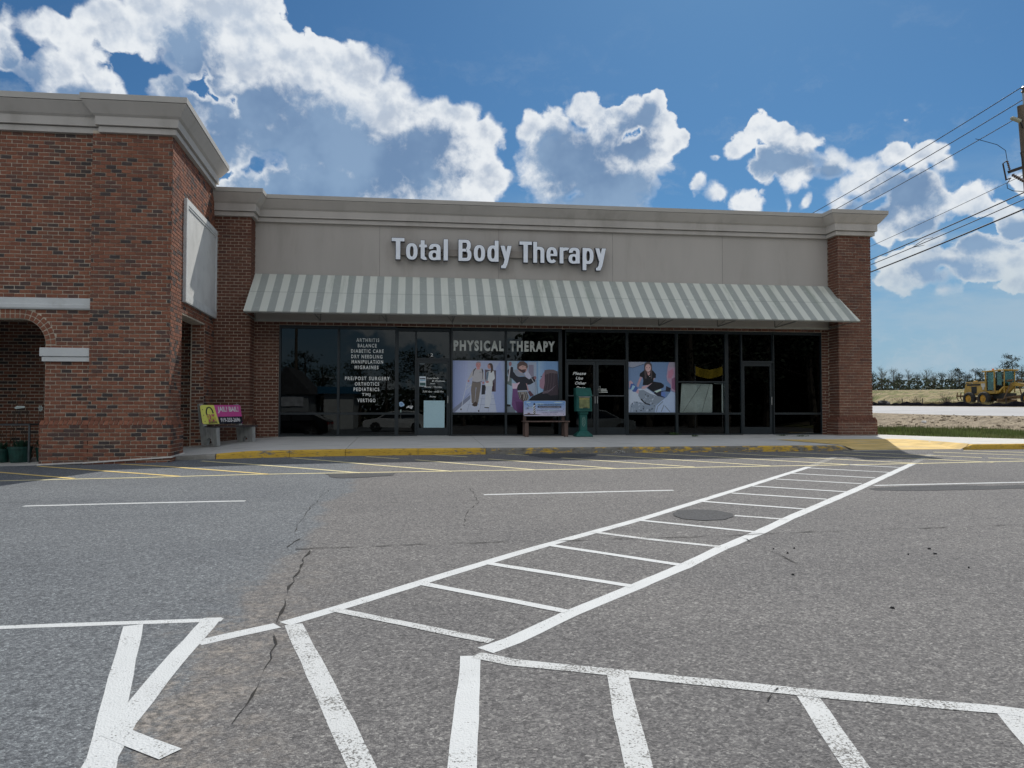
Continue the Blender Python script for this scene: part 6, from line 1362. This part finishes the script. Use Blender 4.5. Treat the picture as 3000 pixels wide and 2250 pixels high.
# ---------------------------------------------------------------- utility pole and its wires
POLE = empty('utility_pole', (23.9, 26.9, -.05), label='weathered wooden utility pole with insulators and lamp at the right edge', cat='utility pole')
WOODP = mat('creosoted_pole', (.13, .105, .08), .9, .35, 3, .01, 20, stretch=(3, 3, .3))
lean = lambda z: (23.55-.075*(z-12.0), 26.9)
b = MB(); b.tube([(lean(-.3)[0], 26.9, -.3), (lean(6)[0], 26.9, 6), (lean(12.62)[0], 26.9, 12.62)], [.21, .18, .145], 16); b.build('pole', WOODP, POLE)
px = lambda z: lean(z)[0]
b = MB(); b.bar((px(12.6)+.12, 26.85, 12.3), (px(13.1)+.12, 26.85, 13.15), .09); b.build('pole_top_bracket', STEEL, POLE)
def insul(p, q, n=6, r=.055, nm='insulator'):
    p = Vector(p); q = Vector(q); pts = []; rs = []
    for k in range(n*2+1): pts.append(p.lerp(q, k/(n*2))); rs.append(r if k % 2 else r*.38)
    b = MB(); b.tube(pts, rs, 10); return b.build(nm, mat('brown_insulator', (.10, .07, .06), .35, .2, 9, spec=.7), POLE)
insul((px(13.2)+.12, 26.85, 13.1), (px(13.2)+.12, 26.85, 13.38), 2, .11)
b = MB(); b.box((px(11.8)-.48, 26.7, 11.98), (.42, .16, .12), M=Matrix.Rotation(.30, 4, 'Y')); mk(b, 'lamp_head', mat('lamp_housing', (.33, .34, .27), .5, .1, 5), POLE, .03, True)
b = MB(); b.bar((px(11.8)-.30, 26.7, 11.93), (px(11.7)-.1, 26.8, 11.70), .04); b.bar((px(11.8)-.28, 26.72, 11.98), (px(11.9)-.1, 26.8, 11.98), .02); b.build('lamp_arm', BLACK, POLE)
ARM = mat('dark_crossarm', (.045, .035, .03), .8, .3, 8)
b = MB(); b.bar((px(10)-.95, 26.7, 9.92), (px(10.4)+.5, 26.75, 10.42), .13, .11); b.build('crossarm', ARM, POLE)
insul((px(10)-.82, 26.7, 9.82), (px(9.9)-.12, 26.75, 9.52), 8, .07); insul((px(10)-1.02, 26.7, 10.35), (px(10)-.92, 26.7, 10.0), 5, .05); insul((px(10)-.02-.16, 26.7, 10.9), (px(10)-.12, 26.7, 10.6), 4, .05)
b = MB()
b.bar((px(10)-1.22, 26.7, 10.22), (px(10)-1.02, 26.7, 10.36), .03); b.tube([(px(10)-1.2, 26.7, 10.22), (px(10)-1.08, 26.7, 9.62)], .03, 6); b.bar((px(10)-1.10, 26.7, 9.60), (px(10)-.88, 26.7, 9.68), .045)
b.bar((px(10)-.46, 26.7, 10.68), (px(10)-.2, 26.7, 10.80), .03); b.tube([(px(10)-.42, 26.7, 10.68), (px(10)-.32, 26.7, 10.12)], .03, 6); b.build('fuse_cutout', ARM, POLE)
b = MB(); b.tube([(px(10)-.9, 26.7, 9.66), (px(10)-1.05, 26.7, 9.45), (px(10)-1.03, 26.7, 9.28), (px(10)-.8, 26.7, 9.19), (px(10)-.4, 26.7, 9.18), (px(10)-.1, 26.7, 9.26)], .014, 5); b.tube([(px(10)-1.02, 26.7, 10.38), (px(10)-1.08, 26.7, 10.75), (px(10)-1.35, 26.8, 11.0), (px(10)-1.78, 27.4, 11.42)], .012, 5); b.build('jumper_wire', BLACK, POLE)
for z in (8.9, 7.7, 5.0): b = MB(); b.bar((px(z)-.28, 26.8, z), (px(z)+.2, 26.8, z), .03); b.build('bolt', STEEL, POLE)
WM = mat('wire_dark', (.03, .032, .045), .6, .1, 5)
def wire(x, z0, sag, r, label, z1=None, xo=0., start=26.9):
    z1 = z0 if z1 is None else z1; pts = []
    for k in range(61): t_ = k/60; pts.append((x+xo*t_, start+60*t_, lerp(z0, z1, t_)-4*sag*(t_-t_*t_)))
    pts2 = [(x-xo*k/10*.8, start-k*5, z0-4*1.2*(k*5/60-(k*5/60)**2)) for k in range(11)][::-1][:-1]
    b = MB(); b.tube(pts2+pts, r, 5); return tag(b.build('power_line', WM, smooth=True), label, 'wire', 'overhead wires from the utility pole')
W_ = [(23.68, 13.45, .019, 'topmost overhead wire running from the tip of the utility pole'), (23.68, 12.93, .019, 'second overhead wire from the top, passing behind the pole lamp'), (23.68, 12.35, .017, 'third overhead wire from the top, below the pole lamp'),
      (23.68, 9.97, .012, 'thin single overhead wire halfway down the utility pole'), (23.68, 9.27, .026, 'upper of the two close telephone cables low on the pole'), (23.68, 9.0, .020, 'lower of the two close telephone cables low on the pole'), (23.68, 8.62, .034, 'lowest and thickest overhead cable')]
for x, z, r, lab in W_: wire(x, z, 1.22, r, lab)
b = MB(); b.tube([(23.68, 33.4, 8.87-.26), (23.66, 33.3, 8.62), (23.68, 33.9, 8.5), (23.68, 33.0, 8.44)], .014, 5); b.tube([(23.68, 33.6, 8.84-.26), (23.66, 32.9, 8.7), (23.68, 32.4, 8.66)], .014, 5); tag(b.build('cable_clip', WM), 'small wire tie looped between the two close telephone cables', 'cable clip')

# ---------------------------------------------------------------- trees
BARK = mat('grey_bark', (.075, .062, .05), .95, .3, 2); PINE = mat('pine_needles', (.030, .044, .030), .8, .5, .7); SPRING = mat('spring_leaves', (.10, .115, .05), .8, .4, .6); BROADL = mat('evergreen_leaves', (.042, .058, .036), .8, .45, .6)
random.seed(77)
def tree_mesh(kind, seed):
    """unit-scale tree (height about 10): trunk and crown meshes"""
    rnd = random.Random(seed); tb = MB(); cb = MB(); H = 10
    bend = rnd.uniform(-.3, .3); tr = [(bend*sin(z*.3), rnd.uniform(-.05, .05)*z*.2, z) for z in (0, 2, 4, 6, 8, 9.4)]
    tb.tube(tr, [.20, .17, .145, .11, .07, .03], 7)
    def leaf(c, s_):
        n = Vector((rnd.gauss(0, 1), rnd.gauss(0, 1), rnd.gauss(.4, .8))).normalized(); a = n.orthogonal().normalized(); bq = n.cross(a); th = rnd.uniform(0, 6.28); u = (a*cos(th)+bq*sin(th))*s_; v = (bq*cos(th)-a*sin(th))*s_*rnd.uniform(.4, .8)
        cb.poly([tuple(c-u-v*.3), tuple(c+v), tuple(c+u-v*.2), tuple(c-v)])
    if kind == 'pine':
        nb = rnd.randint(15, 20)
        for k in range(nb):
            z = lerp(4.2, 9.6, (k/nb)**.8); a = rnd.uniform(0, 6.28); L_ = lerp(2.3, .6, max(0, (z-5.5)/4.4))*rnd.uniform(.6, 1.15); c = Vector((cos(a)*L_, sin(a)*L_, z+rnd.uniform(-.1, .5))); o_ = Vector((bend*sin(z*.3), 0, z-.3))
            tb.tube([tuple(o_), tuple(o_.lerp(c, .6)+Vector((0, 0, -.1))), tuple(c)], [.05, .035, .015], 5)
            for q_ in range(85): d = Vector((rnd.gauss(0, .44), rnd.gauss(0, .44), rnd.gauss(0, .25))); leaf(c.lerp(o_, rnd.uniform(0, .35))+d, rnd.uniform(.07, .17))
    elif kind == 'bare':
        for k in range(30):
            z = rnd.uniform(2.5, 8.8); a = rnd.uniform(0, 6.28); o_ = Vector((bend*sin(z*.3), 0, z)); L_ = rnd.uniform(1.2, 2.8)*(1-(z-2.5)/10); c = o_+Vector((cos(a)*L_, sin(a)*L_, L_*rnd.uniform(.9, 1.6)))
            tb.tube([tuple(o_), tuple(o_.lerp(c, .5)+Vector((rnd.uniform(-.1, .1), 0, -.05))), tuple(c)], [.05, .03, .01], 4)
            for j in range(6):
                p_ = o_.lerp(c, rnd.uniform(.4, 1)); e_ = p_+Vector((rnd.uniform(-.6, .6), rnd.uniform(-.6, .6), rnd.uniform(.2, .9))); tb.tube([tuple(p_), tuple(e_)], [.016, .007], 3)
                for q_ in range(7): leaf(p_.lerp(e_, rnd.uniform(.2, 1.1))+Vector((rnd.gauss(0, .18), rnd.gauss(0, .18), rnd.gauss(0, .18))), rnd.uniform(.03, .085))
    else:
        cl = [(rnd.gauss(0, 1.0), rnd.gauss(0, 1.0), rnd.uniform(3.0, 8.8)) for _ in range(22)]
        for x, y, z in cl:
            f = 1.25-(z-3)/8; c = Vector((x*f, y*f, z)); tb.tube([(bend*sin(z*.3), 0, z-1.2), tuple(c)], [.05, .015], 4)
            for q_ in range(75): leaf(c+Vector((rnd.gauss(0, .55), rnd.gauss(0, .55), rnd.gauss(0, .42))), rnd.uniform(.06, .16))
    def mesh(m_, name, mt): me = bpy.data.meshes.new(name); me.from_pydata(m_.v, [], m_.f); me.materials.append(mt); return me
    return mesh(tb, 'trunk', BARK), mesh(cb, 'crown', {'pine': PINE, 'bare': SPRING}.get(kind, BROADL))
TM = {k: [tree_mesh(k, s_*13+len(k)) for s_ in range(3)] for k in ('pine', 'bare', 'round')}
def tree(x, y, z, h, kind, w, label, group, var=0):
    root = empty(dict(pine='pine_tree', bare='budding_tree', round='evergreen_tree')[kind], (x, y, z), label=label, cat='tree', group=group)
    for nm, me in zip(('trunk', 'crown'), TM[kind][var % 3]):
        o = bpy.data.objects.new(nm, me); COL.objects.link(o); o.parent = root; o.scale = (w*h/10, w*h/10, h/10); o.rotation_euler = (0, 0, (x*1.7+y) % 6.28)
def az_pos(u, Zc):   # spot on the far tree line given its bearing (tangent off the camera axis) and distance
    return r0*u*Zc+f0*Zc
FAR = [  # bearing, distance, height, kind, width, what marks it out
 (.462, 172, 10.4, 'bare', 1.0), (.470, 178, 12.2, 'round', .9), (.482, 170, 12.6, 'bare', 1.2), (.497, 176, 13.0, 'bare', 1.2), (.505, 170, 10.8, 'round', .9), (.517, 178, 12.3, 'bare', 1.0), (.528, 172, 10.6, 'round', .9),
 (.540, 176, 12.9, 'bare', 1.05), (.549, 170, 10.5, 'bare', .9), (.560, 174, 11.5, 'round', 1.0), (.573, 177, 12.8, 'bare', 1.1), (.583, 168, 12.0, 'pine', .9), (.594, 173, 10.8, 'round', .9), (.604, 170, 12.6, 'pine', .95),
 (.613, 175, 12.4, 'bare', 1.0), (.622, 170, 11.3, 'round', .9), (.632, 176, 14.2, 'bare', 1.1), (.640, 172, 12.4, 'round', 1.0), (.652, 166, 17.2, 'pine', .95), (.664, 172, 14.6, 'bare', 1.2), (.674, 170, 12.9, 'round', 1.0), (.685, 175, 14.5, 'bare', 1.2), (.70, 170, 13.5, 'pine', 1.0), (.715, 172, 12.5, 'round', 1.1), (.735, 175, 13.4, 'bare', 1.1)]
DESC = {'pine': 'dark flat topped pine', 'bare': 'half bare budding tree', 'round': 'dense dark evergreen tree'}
ORD = ['first', 'second', 'third', 'fourth', 'fifth', 'sixth', 'seventh', 'eighth', 'ninth', 'tenth', 'eleventh', 'twelfth']; cnt = {}
for i, (u, Zc, h, kd, w) in enumerate(FAR):
    Zc *= 1.72; h = 13.0+(h-11.5)*.75 if h < 17 else 18.6; p = az_pos(u, Zc); n_ = cnt.get(kd, 0); cnt[kd] = n_+1
    lab = 'tallest dark pine with flat crown standing above the far tree line' if h > 18 else '%s in the far wood, %s of its kind from the brick pier' % (DESC[kd], ORD[n_])
    tree(p.x, p.y, 2.6, h, kd, w*1.05, lab, 'trees of the far wood', i)
b = MB(); random.seed(5)
for k in range(16000):
    u = random.uniform(.44, .78); Zc = random.uniform(280, 325); p = az_pos(u, Zc); z = 2.6+min(9, abs(random.gauss(0, 4.2))); s_ = random.uniform(.2, .6); n = Vector((random.gauss(0, 1), random.gauss(0, 1), random.gauss(0, 1))).normalized(); a = n.orthogonal()*s_; c = n.cross(n.orthogonal())*s_*.7; p = Vector((p.x, p.y, z))
    b.poly([tuple(p-a), tuple(p+c), tuple(p+a), tuple(p-c)])
tag(b.build('undergrowth', BROADL), 'dark undergrowth at the foot of the far wood', 'undergrowth', kind='stuff')
# brush by the fence
def brush(x, y, h, n, label):
    z = ground_at(x, y); b = MB()
    for k in range(n): a = random.uniform(-.6, .6); b.tube([(x+random.uniform(-.5, .5), y+random.uniform(-.4, .4), z), (x+random.uniform(-.5, .5)+a*h, y, z+h*random.uniform(.5, 1))], [.012, .004], 3)
    tag(b.build('dead_brush', TW), label, 'brush', 'dead brush behind the silt fence')
brush(41.6, 66.2, 1.9, 34, 'tall thin dead stems right beside the brick pier'); brush(43.0, 63.6, .8, 30, 'low dead brush between the first two silt fence stakes'); brush(42.8, 61.0, .9, 40, 'low dead brush between the second and third silt fence stakes'); brush(42.3, 56.6, 1.1, 60, 'largest dead brush clump between the third and fourth silt fence stakes')

# ---------------------------------------------------------------- what the shop windows mirror: the place behind the photographer
random.seed(90)
ORDN = ORD+['thirteenth', 'fourteenth', 'fifteenth', 'sixteenth', 'seventeenth']
for i in range(15):
    x = -30+i*3.1+random.uniform(-.8, .8); y = -34+random.uniform(-4, 3); h = random.uniform(6.5, 8.2)
    tree(x, y, lot(x, y), h, 'round' if i % 3 else 'pine', 1.3, '%s tree from the left in the low row across the car park' % ORDN[i], 'trees mirrored at left', i)
for i in range(17):
    x = 13+i*2.6+random.uniform(-.8, .8); y = -24+random.uniform(-4, 4); h = random.uniform(13.5, 17)
    tree(x, y, lot(x, y), h, 'pine' if i % 2 else 'round', 1.35, '%s tree from the left in the tall row behind the photographer' % ORDN[i], 'trees mirrored at right', i)
b = MB()
for k in range(20000):
    x = random.uniform(-50, 75); y = -42+random.uniform(-5, 5); z = lot(x, y)+(min(3.6, abs(random.gauss(0, 2.2))) if x < 14 else abs(random.gauss(0, 6))); s_ = random.uniform(.12, .3 if x < 14 else .6); n = Vector((random.gauss(0, 1), random.gauss(0, 1), random.gauss(0, 1))).normalized(); a = n.orthogonal()*s_; c = n.cross(n.orthogonal())*s_*.7; p = Vector((x, y, z))
    b.poly([tuple(p-a), tuple(p+c), tuple(p+a), tuple(p-c)])
for k in range(14000):
    x = random.uniform(11, 62); y = random.uniform(-34, -29); z = lot(x, y)+random.uniform(0, 13)*random.uniform(.3, 1); s_ = random.uniform(.3, .8); n = Vector((random.gauss(0, 1), random.gauss(0, 1), random.gauss(0, 1))).normalized(); a = n.orthogonal()*s_; c = n.cross(n.orthogonal())*s_*.7; p = Vector((x, y, z))
    b.poly([tuple(p-a), tuple(p+c), tuple(p+a), tuple(p-c)])
tag(b.build('hedge', BROADL), 'dark hedge closing the car park behind the photographer', 'hedge', kind='stuff')
MPO = empty('mirrored_pole', (-10.8, -30, lot(-10.8, -30)), label='tall dark pole across the car park, mirrored in the leftmost window', cat='pole')
b = MB(); b.tube([(-10.8, -30, -2), (-10.8, -30, 12)], [.16, .12], 8); b.build('shaft', WOODP, MPO)
# gabled shop and low pale building across the car park
HB = empty('gabled_shop', (-16, -24, lot(-16, -24)), label='gabled shop across the car park, mirrored in the leftmost window', cat='building'); z0 = lot(-16, -24)
b = MB(); b.b2((-11.8, -28, z0), (-8.4, -20.5, z0+3.2)); b.build('wall', mat('grey_siding', (.30, .31, .32), .8, .1, 2), HB)
b = MB(); b.prism([(-12.1, z0+3.2), (-8.1, z0+3.2), (-10.1, z0+5.4)], (0, -20.2, 0), (1, 0, 0), (0, 0, 1), 8.6); fix_normals(b.build('roof', mat('shingle_roof', (.07, .07, .075), .9, .2, 3), HB))
b = MB(); b.b2((-11.3, -20.45, z0+2.2), (-8.8, -20.4, z0+3.0)); b.build('sign_board', mat('plain_sign', (.55, .55, .58), .6, .3, 2), HB)
PB = empty('low_building', (-8, -27, z0), label='low pale building across the car park, mirrored in the second window', cat='building')
b = MB(); b.b2((-7.7, -32, z0), (-5.2, -25, z0+3.3)); b.build('wall', mat('pale_render', (.55, .56, .55), .8, .08, 2), PB); b = MB(); b.b2((-8.2, -32.2, z0+3.3), (-4.8, -24.6, z0+3.9)); b.build('fascia', mat('blue_fascia', (.03, .14, .25), .6, .1, 2), PB)
# dark estate car parked left of the photographer
CARP = mat('black_car_paint', (.006, .006, .008), .25, .2, 2, spec=.6, coat=.6)
def car(x, y, rz, paint, label, L_=4.7):
    root = empty('parked_car', (x, y, lot(x, y)), rz, label, 'car')
    prof = [(-2.3, .32), (-2.33, .62), (-2.2, .84), (-1.35, .97), (-.55, 1.40), (.2, 1.50), (1.25, 1.47), (1.95, 1.12), (2.28, .98), (2.33, .45), (2.22, .30)]
    b = MB(); rings = []
    for y_, ins in ((-.90, .05), (-.86, 0), (.86, 0), (.90, .05)):
        rings.append([(px_, y_*(1-.14*max(0, pz_-.95)/.5), pz_-(ins if pz_ > 1.2 else 0)) for px_, pz_ in prof])
    n = len(prof); vs = [p for r in rings for p in r]; fs = [(i*n+j, (i+1)*n+j, (i+1)*n+(j+1) % n, i*n+(j+1) % n) for i in range(3) for j in range(n)]+[tuple(range(n)), tuple(range(3*n, 4*n))[::-1]]
    b.raw(vs, fs); o = b.build('body', paint, root, world=False); bm = bmesh.new(); bm.from_mesh(o.data); bmesh.ops.recalc_face_normals(bm, faces=bm.faces); bmesh.ops.triangulate(bm, faces=[f for f in bm.faces if len(f.verts) > 4]); bm.to_mesh(o.data); bm.free()
    for s_ in (-1, 1):
        b = MB(); b.raw([(-1.2, s_*.90, .99), (-.5, s_*.825, 1.36), (.25, s_*.805, 1.43), (.3, s_*.905, 1.0)], [(0, 1, 2, 3)]); b.raw([(.38, s_*.905, 1.0), (.33, s_*.805, 1.43), (1.2, s_*.815, 1.38), (1.6, s_*.9, 1.03)], [(0, 1, 2, 3)]); b.build('side_window', mat('car_glass', (.01, .012, .014), .05, spec=.8), root, world=False)
        for wx in (-1.45, 1.4):
            b = MB(); b.tube([(wx, s_*.93, .34), (wx, s_*.70, .34)], .345, 24); w = b.build('wheel', RUBBER, root, world=False)
            b = MB()
            for k in range(5): a = 2*pi*k/5; b.bar((wx, s_*.94, .34), (wx+cos(a)*.24, s_*.935, .34+sin(a)*.24), .06, .02)
            b.tube([(wx, s_*.945, .34), (wx, s_*.93, .34)], .07, 12); b.build('rim', STEEL, w, world=False)
        b = MB(); b.b2((2.2, s_*.86, .80), (2.335, s_*.55, .92)); b.build('tail_light', mat('red_lens', (.35, .01, .01), .3), root, world=False); b = MB(); b.b2((-2.31, s_*.84, .66), (-2.2, s_*.5, .78)); b.build('headlight', mat('lamp_glass', (.8, .82, .8), .2, spec=.8), root, world=False)
    return root
car(-6.9, -1.2, radians(4), CARP, 'black estate car beside the photographer, seen only as a mirror image in the left windows')
car(-1.2, -13, radians(2), mat('white_car_paint', (.6, .6, .6), .3, .05, 2, coat=.5), 'white car parked across the lot, mirrored in the left door glass')
car(10.5, -1.5, radians(178), mat('silver_car_paint', (.22, .24, .25), .3, .05, 2, coat=.5), 'silver car right of the photographer, mirrored low in the double door')
# yellow banner on two posts
BNR = empty('yellow_banner', (20.6, -9, lot(19, -9)), label='yellow banner strung between posts behind the photographer, mirrored right of the last photo', cat='banner'); zb = lot(19, -9)
for x in (19.6, 21.6): b = MB(); b.tube([(x, -9, zb), (x, -9, zb+4.7)], .04, 8); b.build('post', STEEL, BNR)
b = MB(); vs = []
for i in range(13): x = lerp(19.6, 21.6, i/12); z = 3.75-.25*sin(pi*i/12); vs += [(x, -9-.1*sin(i), z), (x, -9-.1*sin(i), z-.62)]
b.raw(vs, [(2*i, 2*i+1, 2*i+3, 2*i+2) for i in range(12)]); b.build('cloth', mat('yellow_cloth', (.7, .5, .05), .8, .1, 3), BNR)
